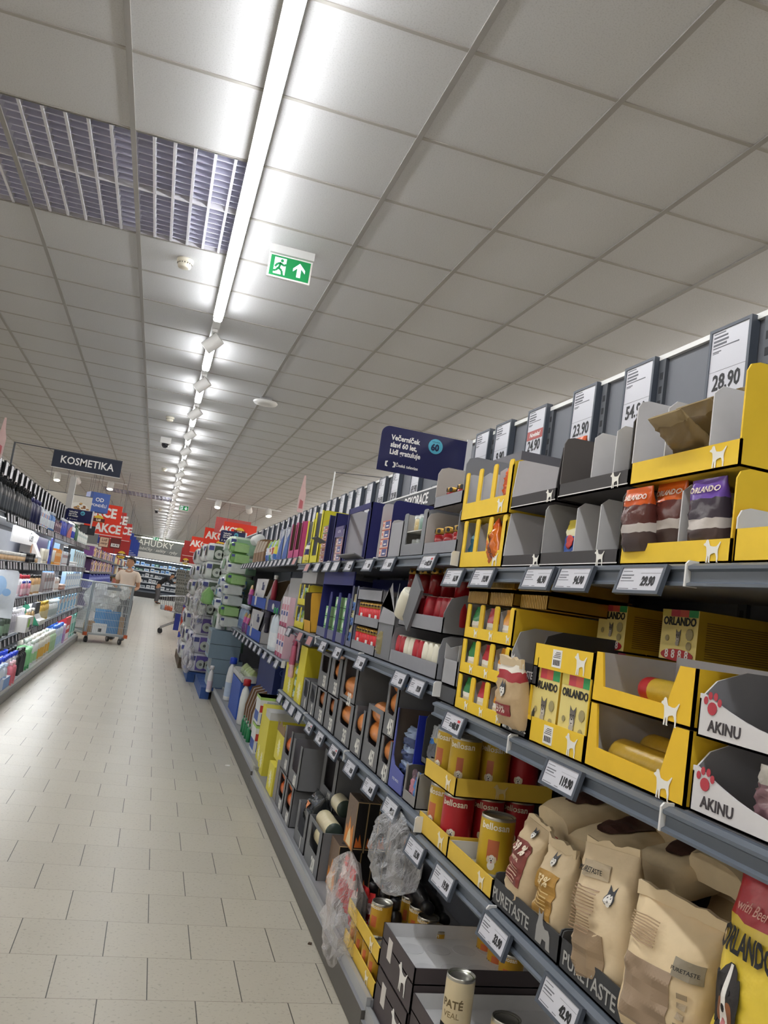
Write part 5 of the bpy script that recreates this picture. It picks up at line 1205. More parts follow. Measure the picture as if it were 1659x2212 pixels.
# ---------------------------------------------------------------- toilet paper pallets
def soft_block(mb, x0, x1, y0, y1, z0, z1, m, r=.03, mf=None, seed=0, k=6):
    """rounded, slightly lumpy block"""
    rnd = random.Random(seed); cx, cy = (x0+x1)/2, (y0+y1)/2; hx, hy = (x1-x0)/2, (y1-y0)/2; rows = []; n = 8
    for i in range(n+1):
        t = i/n; ins = r*(1-min(1, math.sin(PI*t)*1.9)); row = []
        for j in range(24):
            a = 2*PI*j/24; ca, sa = math.cos(a), math.sin(a)
            q = rnd.uniform(-.004, .004)
            row.append((cx+math.copysign(abs(ca)**.35, ca)*(hx-ins+q), cy+math.copysign(abs(sa)**.35, sa)*(hy-ins+q), z0+(z1-z0)*t))
        rows.append(row)
    mb.grid(rows, m, mf, True, True); mb.face(list(reversed(rows[0])), m); mb.face(rows[-1], m); return mb
def tp_pack(label, x, y, z, w, h, d, col, pr, rolls=True, seed=0, gloss=.18):
    T = thing('toilet_paper_pack', label, 'toilet paper', (x, y, z))
    m = M(col, gloss, var=.06, bump=.15); mp = M(pr, gloss, var=.15)
    soft_block(MB(), 0, d, -w/2, w/2, 0, h, m, seed=seed).obj('pack_body', T)
    b = MB(); b.box(-.003, .0, -w*.42, w*.05, h*.25, h*.8, mp); b.box(-.003, 0, w*.12, w*.42, h*.3, h*.7, M('e3e5e6', .3)); b.obj('front_print', T)
    b = MB(); b.box(d*.24, d*.97, -w/2-.003, -w/2, h*.1, h*.88, mp); b.box(d*.06, d*.22, -w/2-.003, -w/2, h*.6, h*.85, M('4a4f8f', .35)); b.obj('side_print', T)
    if rolls:
        b = MB()
        for k in range(3): b.cyl((d*(.4+.22*k), -w/2-.0034, h*.42), (d*(.4+.22*k), -w/2+.004, h*.42), min(h*.33, .06), M('c3c9c0', .5), 14); b.cyl((d*(.4+.22*k), -w/2-.0042, h*.42), (d*(.4+.22*k), -w/2+.003, h*.42), .02, M('6b6f6b', .6), 10)
        b.obj('roll_print', T)
    return T
def pallet(label, x0, x1, y0, y1, col='2c4f8f'):
    T = thing('pallet', label, 'pallet', ((x0+x1)/2, (y0+y1)/2, 0)); w, d = (x1-x0)/2, (y1-y0)/2; b = MB(); m = M(col, .6, var=.15)
    for k in (-1, 0, 1): b.box(k*(w-.05)-.05, k*(w-.05)+.05, -d, d, 0, .1, m)
    for k in range(5): b.box(-w, w, -d+2*d*k/5+.01, -d+2*d*(k+1)/5-.01, .1, .13, m)
    b.obj('boards', T); return T
pallet('blue pallet under the near toilet paper stack', .62, 1.2, 11.2, 12.6)
pallet('dark wooden pallet under the far toilet paper stack', .55, 1.2, 12.75, 14.6, '5a4a3a')
COLS = [('d9dcd8', '4b5a4c', 'dark green printed'), ('d6dad6', '55624f', 'dark green printed'), ('dadde0', '5d6a5c', 'grey green printed'), ('d8dbd9', '4c554b', 'grey printed'), ('d9d8e0', '6a5a9a', 'violet printed'), ('d8d8e2', '7a6ab0', 'violet printed'), ('dcdbe4', '6b5fa8', 'violet printed')]
for k in range(7):
    c = COLS[6-k]
    tp_pack('%s toilet paper pack at near stack corner, %s from the bottom' % (c[2], nth(k)), .60+.01*(k % 2), 11.45, .14+.245*k, .5, .24, .42, c[0], c[1], seed=k)
    tp_pack('%s toilet paper pack in second column, %s from the bottom' % (c[2], nth(k)), .56+.02*(k % 3), 12.1, .14+.245*k, .6, .24, .5, c[0], c[1], seed=30+k)
    tp_pack('%s wrapped paper pack in the far stack, %s from the bottom' % (c[2], nth(k)), .53+.02*(k % 2), 13.2, .14+.24*k, .7, .235, .55, 'd9d9d4', c[1], seed=60+k)
    if k < 6: tp_pack('wrapped white paper pack at the end of far stack, %s from the bottom' % nth(k), .55, 14.1, .14+.24*k, .7, .235, .5, 'd4d3cc', 'b9b6c9', seed=90+k)
GRN = [('dfe3e0', 'cfd6d2', 'white'), ('86b56a', 'a9cf8e', 'green'), ('dde2de', 'c9d2cf', 'white'), ('dfe4e1', 'd3d8d5', 'white'), ('84b468', 'a6cc8c', 'green'), ('dadfdb', 'cfd6d0', 'white'), ('82b266', 'a4cb8a', 'green'), ('88b86c', 'abd190', 'green')]
for k, c in enumerate(GRN):
    tp_pack('%s paper towel pack in the narrow column beside top shelf end, %s from the bottom' % (c[2], nth(k)), .8-.02*(k % 2), 9.92, .84+.125*k, .32, .122, .23, c[0], c[1], False, seed=120+k)
for k in range(6): tp_pack('white paper towel pack behind narrow green and white column, %s from the bottom' % nth(k), .8, 10.7, .5+.24*k, .8, .235, .4, 'cfe0cd' if k % 2 else 'dfe2e0', '9cc0a0', False, seed=140+k)
pallet('low blue pallet under the grey blue tissue cartons', .72, 1.3, 9.75, 11.1)
GB, GBL = '7f94a3', 'a5bac6'
for k in range(4):
    T = box_item('grey blue tissue carton, %s of its stack' % ('bottom', 'second from bottom', 'second from top', 'top')[k], 9.8, 10.35, .135+.165*k, .16, GB, x=.74 if k > 1 else .79, d=.36, name='tissue_carton', cat='carton', cols=GBL)
    front_print(T, 0, .085, .4, .1, '8e9498', -.0005, 'grey_panel')
for i in range(2):
    T = thing('kitchen_roll', 'white kitchen roll standing on the tissue cartons, %s one' % ('aisle side', 'shelf side')[i], 'roll', (.83+.13*i, 9.9, .8)); MB().lathe([(.05, 0), (.055, .005), (.055, .21), (.05, .215), (.02, .214)], M('e6e6e3', .5, bump=.2), 16).obj('roll', T)
for i in range(3): tp_pack('white double roll pack above the kitchen rolls, %s one' % nth(i), .72+.02*i, 10.15+.1*i, 1.03+.13*i, .3, .125, .34, 'e2e5e8', '6f9fd0', True, seed=160+i)
pouch('green wrapped cloth pack between the toilet paper stacks', 10.75, 1.05, .3, .22, .16, [(1, '93c178')], x=.6, seed=171, rough=.15)
crumple('torn clear wrapping film hanging on the toilet paper stack', (.62, 11.15, .75), .1, .25, .25, PLAS2, 21, 'wrapping_film')
crumple('clear wrapping film draped low on the near pallet', (.6, 11.3, .1), .08, .3, .22, PLAS2, 22, 'wrapping_film')
bottle('white softener bottle by the tissue cartons at the plinth', .8, 9.65, .1, 'jug', 'e6e4e6', 'e3e0e4', 'd9c9d8', 1.1)
# ---------------------------------------------------------------- cosmetics shelves
def row(y0, y1, z, kind, body, cap, lab, desc, pitch=.075, x=-1.24, sc=1.0, deep=1, jit=.012):
    n = max(1, int((y1-y0)/pitch))
    for r in range(deep):
        for i in range(n):
            y = y0+(i+.5)*(y1-y0)/n
            bottle('%s, %s row, %s from the picture edge' % (desc, ('front', 'back', 'third')[r], nth(i)) if deep > 1 else '%s, %s from the picture edge' % (desc, nth(i)), x-.085*r+random.uniform(-jit, jit), y, z, kind, body, cap, lab, sc, PI)
def packs(y0, y1, z, w, h, cols, desc, d=.06, x=-1.22, name='cosmetic_box'):
    n = max(1, int((y1-y0)/w))
    for i in range(n):
        c = cols[i % len(cols)]; y = y0+(i+.5)*(y1-y0)/n
        T = box_item('%s, %s from the picture edge' % (desc, nth(i)), y-w*.46, y+w*.46, z, h*(1-.06*(i % 3)), c[0], x=x, d=d, name=name, cat='box', rot=PI, cols=c[1])
        b = MB(); b.box(-.001, 0, -w*.3, w*.3, h*.55, h*.75, M(c[2], .4)); b.box(-.001, 0, -w*.36, w*.36, h*.1, h*.16, M(c[2], .4)); b.obj('box_print', T)
def board(y0, y1, z, h, col, desc, x=-1.45, name='display_board'):
    T = thing(name, desc, 'display board', (x, (y0+y1)/2, z), PI); w = y1-y0
    MB().box(0, .01, -w/2, w/2, 0, h, M(col, .45)).obj('board', T); return T
z = LSH[0][0]
row(7.0, 8.25, z, 'spray', '26282b', '1d1f22', '3a4048', 'dark styling spray on the top cosmetics shelf', .075, sc=1.35, deep=2)
row(8.3, 8.9, z, 'round', '2a2c52', '3a3a70', None, 'deep violet bottle on top cosmetics shelf', .08, sc=1.3)
packs(8.95, 9.7, z, .11, .2, [('d5dbe4', 'dde3ec', '3f6fc0'), ('cfd6e6', 'e3e8ee', 'b8707a')], 'white and blue tall box on top cosmetics shelf')
row(9.75, 10.2, z, 'round', '4f7fc0', 'd9dfe8', 'dfe8f2', 'blue bottle on the top cosmetics shelf', .075, sc=1.15)
packs(10.3, 10.95, z, .14, .15, [('5a4058', '6b4a60', 'c9b0b8')], 'dark purple box on top cosmetics shelf')
board(9.9, 11.3, z+.2, .09, 'd6d4d0', 'cream label board above the dark purple boxes', -1.5)
row(11.0, 11.6, z, 'flat', '2a3fb0', 'e6e8ee', '3350c8', 'royal blue bottle with white cap on the top cosmetics shelf', .1, sc=1.2)
T = board(11.65, 12.2, z, .2, '23318f', 'blue curved display with red arc on top cosmetics shelf', -1.22)
b = MB(); pts = [(-.27, 0)]+[(-.27+.5*math.sin(a*PI/20), .17*math.cos(a*PI/20)) for a in range(11)]; b.prism([(u, v) for u, v in pts], -.004, 0, M('b23038', .4), 'x'); b.obj('red_arc', T)
row(12.25, 12.6, z, 'round', 'e6eaf0', 'e8ecf2', '2a44c0', 'white and blue bottle on the top cosmetics shelf', .09, sc=1.2)
row(12.65, 13.1, z, 'round', '1f5a3c', '1a4f34', '2a6a48', 'dark green bottle on the top cosmetics shelf', .1, sc=1.3)
packs(13.2, 15.0, z, .16, .18, [('c9d6d0', 'dfe6e2', '8fb0a0'), ('e3e6e3', 'eceeec', 'a9b9c9')], 'pale green and white pack on the top cosmetics shelf')
z = LSH[1][0]
T = thing('brand_board', 'white header board with black script lettering over the cream jars', 'display board', (-1.3, 8.9, z+.17), PI)
MB().prism([(-.75, .0), (-.9, .12), (-.35, .15), (.8, .15), (.8, 0)], 0, .012, M('ecebea', .4), 'x').obj('board', T)
letters(T, 'Cien', .14, INK, (-.001, -.35, .08), shear=.2)
b = MB(); [disc(b, yy, -.05+.01*k, .1, .06, -.003, M('a8714a', .5), 20) for k, yy in enumerate((-.62, -.5))]; b.obj('brown_oval_print', T)
row(7.0, 9.3, z, 'jar', 'e2d8c8', 'eceae6', 'd8b48a', 'cream jar under the script board', .085, deep=2, sc=1.3)
row(8.4, 8.8, z+.002, 'jar', '2b2b30', '232328', None, 'black jar among the cream jars', .1, x=-1.21, sc=1.5)
T = thing('display_carton', 'white slanted carton beside cream jars', 'carton', (-1.22, 9.55, z), PI); MB().prism([(0, 0), (.2, 0), (.2, .24), (.1, .24), (0, .06)], -.13, .13, card('e6e4e2'), 'y').obj('tray', T)
row(9.75, 10.1, z, 'tube', 'e3dccb', 'd9d2bf', None, 'cream tube beside blue wave board', .06, sc=1.1)
T = thing('display_board', 'navy wave shaped display board', 'display board', (-1.2, 10.3, z), PI); MB().prism([(-.1, 0), (.08, 0), (.05, .1), (.1, .2), (.09, .3), (-.06, .33), (-.1, .25), (-.06, .15)], 0, .02, M('23338f', .4), 'x').obj('board', T)
T = board(10.5, 11.6, z, .31, '2e2466', 'violet backing board behind the orange sun cream boxes', -1.42)
row(10.5, 10.85, z, 'tube', 'e8e2d8', 'd8a040', None, 'white and amber tube before violet board', .07, sc=1.15)
packs(10.9, 11.55, z, .13, .2, [('e08a2a', 'ee9c3c', 'f6dca8')], 'orange sun cream box before the violet board')
board(11.7, 13.0, z, .3, '8fc3ea', 'light blue backing board on second cosmetics shelf', -1.42)
packs(11.7, 12.4, z, .1, .19, [('b9bcc4', 'd5d7dc', '3a3f58'), ('d0d3d9', 'e2e4e8', 'c0504a')], 'grey silver box before the light blue board')
row(12.4, 12.7, z, 'round', '3a3b40', '2a2b30', '5a5c66', 'dark grey bottle before light blue board', .1, sc=1.2)
row(12.75, 13.6, z, 'jar', 'e4e6ea', 'f0f0f0', None, 'small white jar at far end of the second shelf', .085, sc=1.2)
packs(13.2, 15.1, z+.0, .12, .26, [('b9d3dc', 'cfe0e4', '5f8fae'), ('a9a89a', 'c2c0b0', '6a6a5c'), ('7fa9c9', '9fc0d8', 'e6ecf0')], 'tall blue grey pack at end of the second cosmetics shelf')
z = LSH[2][0]
T = thing('leaflet_display', 'large pale grey display front with blue print at the picture edge', 'display board', (-1.19, 7.35, .79), PI/2+.35); T.scale = (.6, .42, .62)
MB().prism([(-.3, 0), (.28, 0), (.3, .05), (.3, .6), (.26, .64), (-.26, .64), (-.3, .6)], 0, .03, M('cfd4da', .35), 'x').obj('panel', T)
b = MB(); disc(b, .03, .42, .13, .13, -.001, M('9fbfe0', .4), 20); disc(b, -.12, .34, .08, .05, -.0014, M('8fb4dc', .4), 16); b.obj('blue_print', T)
row(8.5, 9.2, z, 'round', 'e6e4e8', 'b02838', 'd8c0c8', 'white bottle with red cap on third cosmetics shelf', .08, deep=2, sc=1.1)
row(8.55, 9.1, z+.001, 'flat', 'd98a9a', '2a3fa0', 'e8c8d0', 'pink bottle with blue cap on third cosmetics shelf', .11, x=-1.21, sc=.8)
row(9.3, 10.1, z, 'flat', 'c9a070', '2b2724', 'e6ddcf', 'tan bottle with dark cap on third cosmetics shelf', .09, deep=2, sc=1.1)
T = thing('display_board', 'black upright display panel on the third cosmetics shelf', 'display board', (-1.25, 10.2, z), PI); MB().box(0, .3, -.03, .03, 0, .29, M('26262a', .5)).obj('board', T)
board(9.3, 10.4, z, .3, '2c2c31', 'black backing board on third cosmetics shelf', -1.48)
packs(10.3, 11.3, z, .09, .23, [('9a8f90', 'a89c9e', '5a3f40'), ('b5b6bc', 'c9cace', 'a04048'), ('a9aab0', 'bdbec4', '5a5c64')], 'slim silver pack on third cosmetics shelf')
board(11.4, 13.2, z, .31, '9ccbef', 'sky blue backing board on third cosmetics shelf', -1.46)
packs(11.4, 11.9, z, .1, .17, [('e6e0dc', 'f0ece8', 'c79a8a')], 'cream box before sky blue board')
row(11.9, 12.5, z, 'jar', 'e9e4de', 'd8b8a8', 'c79a8a', 'cream jar before sky blue board', .08, sc=1.3)
packs(12.6, 15.1, z, .11, .25, [('b4d2ec', 'c9e0f4', 'e8f0f6'), ('9fc0dc', 'e3e8ea', '4f8fd0'), ('dfe7ea', 'eef2f4', '8fb8d8')], 'pale blue pack on third cosmetics shelf')
row(13.8, 14.9, z+.255, 'jar', '3f7fd8', '2f6fd0', None, 'blue lidded tub on the pale blue packs', .16, sc=1.4)
z = LSH[3][0]
row(7.9, 8.3, z, 'round', '4f5a50', '3a423c', '8fa890', 'grey green bottle on the fourth cosmetics shelf', .08, sc=1.1)
row(8.4, 9.3, z, 'flat', 'd8d4dc', 'e8e6e8', 'c0bcc8', 'white capped pale bottle on fourth cosmetics shelf', .09, deep=2, sc=1.15)
T = box_item('white carton with lime patch sticking out of the fourth shelf', 8.75, 9.15, z, .15, 'e6e5e2', x=-1.12, d=.3, name='display_carton', cat='carton', rot=PI); front_print(T, .06, .09, .12, .08, '8fd03a', -.0005, 'lime_patch'); front_print(T, -.1, .04, .16, .05, '2a2450', -.0005, 'navy_patch')
row(9.2, 9.7, z, 'flat', 'c9a878', 'eae6e0', 'd8c4a0', 'tan bottle with white cap on fourth shelf', .085, x=-1.2, sc=1.1)
T = thing('display_carton', 'white and green tilted display with grey packs', 'carton', (-1.14, 10.15, z), PI)
MB().prism([(0, 0), (.25, 0), (.25, .24), (.16, .24), (.05, .06), (0, .05)], -.25, .25, M('e2e3e2', .45), 'y').obj('tray', T)
b = MB(); b.prism([(-.003, .0), (.2, .0), (.2, .24), (.16, .24)], .25, .256, M('3f9a78', .45), 'y'); b.obj('green_side', T)
for i in range(3): box_item('dark grey pack in the tilted display, %s one' % nth(i), 9.98+.14*i, 10.1+.14*i, z+.07, .17, '4a4c52', x=-1.22, d=.04, name='razor_pack', cat='box', rot=PI, cols='3f4147')
row(10.5, 11.3, z, 'round', 'd6b45a', 'caa63a', 'e6d9b0', 'gold topped bottle on fourth shelf', .085, deep=2, sc=1.25)
row(11.4, 12.3, z, 'spray', 'dfe3e4', 'c9d0d2', 'b8c4c4', 'white spray bottle on fourth shelf', .09, deep=2, sc=1.15)
packs(12.3, 15.1, z, .16, .27, [('a9cfe8', '8fc0e4', 'e9f2f6'), ('d8e6ee', 'e6eef2', 'f0b0a0'), ('8fc4e0', '7db6de', 'd8eef4')], 'light blue nappy or tissue pack on the fourth shelf', d=.2)
z = .11
row(7.7, 9.0, z, 'flat', 'e6e9ee', '2747c8', 'cfd8ea', 'white bottle with blue cap on cosmetics base', .095, x=-1.2, deep=2, sc=1.45)
row(7.75, 8.2, z, 'flat', 'dfe6f2', 'c9daf0', '9fbce6', 'pale blue bottle at the bottom picture edge', .1, x=-1.15, sc=1.25)
row(8.3, 8.6, z, 'round', 'e0808e', 'f0c8cc', 'd8707e', 'pink bottle before the blue capped ones', .11, x=-1.13, sc=1.2)
box_item('white and blue open carton at the cosmetics plinth', 8.0, 8.35, z, .1, 'dfe4ec', x=-1.12, d=.12, name='display_carton', cat='carton', rot=PI, cols='7fa4dc')
row(8.9, 9.5, z, 'round', '2b2d30', '1f2124', '3a3d42', 'black bottle on cosmetics base', .085, x=-1.2, deep=2, sc=1.4)
row(9.5, 10.0, z, 'tube', '8fd89a', '5fb87a', None, 'lime green tube on cosmetics base', .075, x=-1.19, deep=2, sc=1.5)
row(10.05, 10.5, z, 'flat', 'eceeec', 'd8e0d8', 'a8d8a0', 'white bottle with lime label on cosmetics base', .09, x=-1.19, deep=2, sc=1.5)
row(10.5, 11.6, z, 'round', 'e6e2d4', 'f0eee6', 'e8b84a', 'white bottle with amber label on cosmetics base', .09, x=-1.2, deep=3, sc=1.5)
row(11.6, 12.2, z, 'round', 'b8d8b0', 'e6ece4', 'a8cca0', 'pale green bottle on cosmetics base', .09, x=-1.19, deep=2, sc=1.5)
row(12.2, 13.2, z, 'flat', 'd6e4f2', '3f74d8', 'b8d4f0', 'light blue bottle with blue cap on cosmetics base', .1, x=-1.2, deep=2, sc=1.7)
row(13.2, 13.6, z, 'flat', 'c8a8d8', 'e8e0ee', 'b890d0', 'lilac bottle on cosmetics base', .1, x=-1.18, deep=2, sc=1.5)
T = box_item('big red and white carton on the cosmetics base', 13.5, 14.2, z, .36, 'c2303a', x=-1.17, d=.3, name='display_carton', cat='carton', rot=PI, cols='cc3540'); front_print(T, 0, .2, .4, .06, 'e8e4e2', -.0005, 'white_band'); front_print(T, 0, .06, .6, .1, 'e6e8ee', -.0005, 'white_base')
packs(14.25, 15.2, z, .2, .4, [('8fd0cf', 'a8dcd8', 'e8f0ee'), ('5f9a8a', '6fae9c', 'd8e8e0')], 'teal nappy pack on cosmetics base', d=.25, x=-1.17)
for k, (zz, kd, bc, cc, lc, ds) in enumerate(((LSH[0][0], 'spray', '2b2d31', '1d1f22', '3a4048', 'dark spray at the near end of the top cosmetics shelf'), (LSH[1][0], 'jar', 'e2d8c8', 'eceae6', 'd8b48a', 'cream jar at near end of the second cosmetics shelf'), (LSH[2][0], 'flat', 'e4e4e8', '8fb0dc', 'c9d8ea', 'white bottle at near end of the third cosmetics shelf'), (LSH[3][0], 'round', 'dfe4dc', '8fa890', 'b8ccb8', 'pale bottle at near end of the fourth cosmetics shelf'), (.11, 'flat', 'dfe6f2', 'c9daf0', '9fbce6', 'pale blue bottle at near end of the cosmetics base'))):
    row(4.95, (6.95, 6.95, 7.2, 7.8, 7.65)[k], zz, kd, bc, cc, lc, ds, .11, sc=1.35)
# second gondola past the cross aisle
shelving('shelving with sweets and drinks behind the roll cage', -1, 17.2, 25.5, [(1.5, -1.25), (1.2, -1.25), (.86, -1.25), (.5, -1.25)], -1.7, 1.75, -1.15, .12, panel=BLACKP, plinth=PLL, board=BRD)
y = 17.35
i = 0
SW = [('7a4a90', '8a5aa4', 'e0c060'), ('5a3a28', 'c9a050', 'e8d8b0'), ('b89a7a', 'd0b898', '6a4a30'), ('4a2f5a', '5f3f78', 'd8b070'), ('3a2a22', '6a4a3a', 'c9a070'), ('8a6a9a', 'd8d0dc', '6a4a8a')]
packs(17.4, 25.3, 1.5, .3, .2, SW, 'sweets pack on the top shelf behind the roll cage', d=.2, x=-1.26, name='sweets_pack')
packs(17.4, 25.3, 1.2, .28, .24, SW[3:]+SW[:3], 'sweets pack on the middle shelf behind the roll cage', d=.2, x=-1.26, name='sweets_pack')
packs(17.4, 25.3, .86, .34, .28, [('2a3690', '2f3fa8', '8fa0e0'), ('252f80', '2a3898', '9fb0ea')], 'blue drink bottle pack behind the roll cage', d=.3, x=-1.25, name='drink_pack')
packs(17.4, 25.3, .5, .34, .28, [('4a3a6a', '5a4a80', 'd0c8e0')], 'purple drink pack behind the roll cage', d=.3, x=-1.25, name='drink_pack')
# ---------------------------------------------------------------- hanging and standing signs
def celebration(label, x, y, zt, side_post=True, mirror=1):
    T = thing('celebration_sign', label, 'sign', (x, y, zt-.21), PI/2); w, h = .43, .215
    m = M('1d2150', .25, var=.04); r = .04
    pts = [(w/2-r+r*math.sin(a*PI/12), h-r+r*math.cos(a*PI/12)) for a in range(7)]
    MB().prism([(-w/2, 0), (w/2, 0)]+list(reversed(pts))+[(-w/2, h)], 0, .004, m, 'x').obj('panel', T)
    for i, s_ in enumerate(('Večerníček', 'slaví 60 let,', 'Lidl gratuluje')): letters(T, s_, .034, WHITE, (-.0008, w/2-.05, h-.052-.034*i), align='LEFT', bold=.03, sx=.86)
    letters(T, 'Česká televize', .02, WHITE, (-.0008, w/2-.088, .036), align='LEFT', bold=.02, sx=.95)
    b = MB(); f = -.0009
    for sg in (1, -1):
        yy = w/2-.062+sg*.013
        b.prism([(yy+sg*.0, .022), (yy+sg*.012, .025), (yy+sg*.012, .047), (yy+sg*.0, .05), (yy+sg*.0, .044), (yy+sg*.005, .042), (yy+sg*.005, .03), (yy, .028)], f, 0, WHITE, 'x')
    b.obj('bracket_emblem', T)
    b = MB(); disc(b, -.055, h-.055, .036, .036, -.0008, M('58b4cf', .4), 24); b.obj('blue_disc', T)
    letters(T, '60', .044, M('16204a', .4, var=0), (-.0018, -.053, h-.062), bold=.05, sx=.9); letters(T, 'večerníček', .0085, M('16204a', .4, var=0), (-.0018, -.055, h-.034))
    if side_post: MB().box(-.004, .008, -w/2-.022, -w/2+.004, -.07, h+.01, M('d5d6d8', .4)).obj('holder', T)
    return T
celebration('navy sign with white lettering and blue disc above the candle cartons', 1.11, 3.66, 2.165)
celebration('small navy sign with blue disc above the toilet paper', 1.17, 14.45, 2.25)
celebration('small navy sign with blue disc at the end of the cosmetics shelving', -1.42, 14.9, 2.22)
# cosmetics sign
T = thing('category_sign', 'dark blue hanging sign with white capital lettering over the cosmetics shelves', 'sign', (-.96, 9.9, 2.36), PI/2); w = .75
MB().box(0, .02, -w/2, w/2, 0, .19, M('20283c', .5, var=.04)).obj('panel', T)
MB().box(-.002, .022, -w/2-.005, w/2+.005, -.006, 0, WHITEM).obj('lower_edge', T)
letters(T, 'KOSMETIKA', .118, WHITE, (-.001, 0, .095), bold=.015, sx=.92)
b = MB(); b.box(.004, .016, -w/2, w/2+.43, .19, .2, STEEL); b.box(.002, .018, w/2+.41, w/2+.43, -.2, .2, STEEL); b.obj('bracket', T)
T = thing('sign_post', 'light grey square post standing behind the cosmetics sign', 'post', (-1.63, 15.05, 0)); MB().box(-.05, .05, -.04, .04, 0, 2.78, M('b5b4b4', .4)).obj('post', T)
# black framed screen on the gondola end
T = thing('wall_screen', 'black framed grey screen under the small navy sign', 'screen', (-1.28, 15.33, 1.84), PI/2)
MB().box(0, .03, -.13, .13, 0, .16, M('1b1c20', .4)).obj('casing', T); b = MB(); b.box(-.002, 0, -.0, .118, .012, .148, M('5c5e63', .4)); b.box(-.002, 0, -.118, -.002, .012, .148, M('2c2f36', .4)); b.obj('screen', T)
MB().box(-.0, .02, -.01, .01, -.5, 0, BLACKP).obj('stand', T)
RED, RED2, DKR = M('e0371c', .45, var=.03), M('c9302a', .45, var=.03), M('a32a28', .5, var=.03); BLUE = M('3f5fae', .5, var=.03)
def promo(label, x, y, z, w, h, m, txt='AKCE', size=.3, logo=False, tx=0, rods=True):
    T = thing('promotion_board', label, 'sign', (x, y, z), PI/2)
    MB().box(0, .025, -w/2, w/2, 0, h, m).obj('board', T)
    MB().box(-.003, .028, -w/2, w/2, -.008, .004, WHITEM).obj('lower_edge', T)
    if txt: letters(T, txt, size, WHITE, (-.001, -tx, h*.55), bold=.04, sx=.85)
    if logo:
        b = MB(); disc(b, 0, 0, .12, .12, -.001, M('e3c23a', .5), 24); b.box(-.002, -.001, -.14, .14, -.035, .05, M('5b1d1c', .5)); b.obj('round_emblem', T, (0, logo[0], logo[1]))
        letters(T, 'Lidl', .07, M('f1e6d0', .5, var=0), (-.003, logo[0], logo[1]+.01), bold=.04); letters(T, 'ceny', .06, INK, (-.003, logo[0], logo[1]-.075), bold=.03)
    for s in (-1, 1):
        if rods: b = MB(); b.cyl((.012, s*w*.42, h), (.012, s*w*.42, ZC-z), .004, STEEL, 6); b.obj('hanging_rod', T)
    return T
promo('red action board hanging lowest beside the roll cage', -1.18, 17.8, 1.97, .78, .24, RED, size=.24, tx=.08)
promo('red action board behind the blue cube', -1.42, 20.0, 2.3, .86, .46, RED, logo=(.05, .06))
promo('red action board third in the hanging row past the blue cube', -1.35, 22.3, 2.3, .75, .48, RED2, tx=.1)
promo('red action board fourth in the hanging row', -1.3, 24.8, 2.15, .84, .5, RED2, tx=.12)
promo('dark red board with yellow badge low in the hanging row', -1.28, 26, 1.75, .8, .5, DKR, '', logo=(-.2, .0))
for i in range(5): promo('blue hanging board far along the promotion area, %s in row' % nth(i), -1.5+.03*i, 28.5+2.2*i, 2.05-.02*i, 1.0, .62, M('24409a', .5), '')
promo('red price board with round yellow badge above the top shelf end', 1.78, 20.2, 2.4, .8, .44, RED, 'AKCE', .2, (.0, .22), tx=-.26)
promo('faded red board hanging behind the badge board', 1.7, 21.5, 2.6, .9, .42, M('c25a5a', .5), '')
promo('red action board with yellow badge beside the small navy sign', 1.5, 22.2, 2.31, .9, .44, RED, 'AKCE', .26, (.0, .02), tx=-.12)
promo('red action board second from the badge boards towards the lamp strip', 1.4, 25.8, 2.16, 1.05, .48, RED, 'AKCE', .26, tx=-.26)
promo('dark red board third from the badge boards', 1.3, 28.5, 2.1, 1.1, .5, DKR, '')
promo('dark red board with yellow base at the end of the row', 1.32, 31, 1.9, 1.1, .55, DKR, '', logo=(.35, .05))
T = thing('hanging_cube', 'blue hanging cube with white lettering', 'sign', (-1.42, 18.1, 2.42), PI/2+.3)
MB().box(-.2, .2, -.2, .2, 0, .4, BLUE).obj('cube', T); letters(T, 'OD', .11, WHITE, (-.201, 0, .25), bold=.02); letters(T, 'PONDĚLÍ', .075, WHITE, (-.201, 0, .13), bold=.02)
letters(T, 'OD PONDĚLÍ', .07, WHITE, (0, .201, .14), rot=-PI/2)
b = MB(); [b.cyl((s*.15, 0, .4), (s*.15, 0, ZC-2.42), .004, STEEL, 6) for s in (-1, 1)]; b.obj('hanging_rod', T)
for i, (x, y, zz, w, h) in enumerate(((-2.13, 17.2, 2.22, .4, .42), (-1.66, 17.0, 2.2, .46, .42))):
    T = thing('photo_board', ('white photo board with a brown chocolate bar', 'white photo board with brown pieces in a white dish')[i], 'sign', (x, y, zz), PI/2)
    MB().box(0, .02, -w/2, w/2, 0, h, M('dcd8d0', .5)).obj('board', T)
    MB().box(-.002, .022, -w/2, w/2, h, h+.012, STEEL).obj('top_edge', T)
    b = MB()
    if i == 0:
        b.prism([(-.02, .14), (.09, .12), (.11, .27), (.0, .29)], -.002, 0, M('6a4030', .5), 'x')
        for yy, z2 in ((-.09, .2), (-.1, .1)): disc(b, yy, z2, .03, .025, -.002, M('4a2c22', .5), 8)
    else:
        rnd = random.Random(3)
        disc(b, 0, .15, .2, .14, -.001, M('eeece6', .5), 24)
        for k in range(20): disc(b, rnd.gauss(0, .08), .12+abs(rnd.gauss(0, .07)), .03, .018, -.002-.0004*k, M(('8a5a34', 'b5854f', '5a3a24', 'c9a468')[k % 4], .5), 7)
    b.obj('food_print', T)
    b = MB(); [b.cyl((.01, q*w*.4, h), (.01, q*w*.4, ZC-zz), .004, STEEL, 6) for q in (-1, 1)]; b.obj('hanging_rod', T)
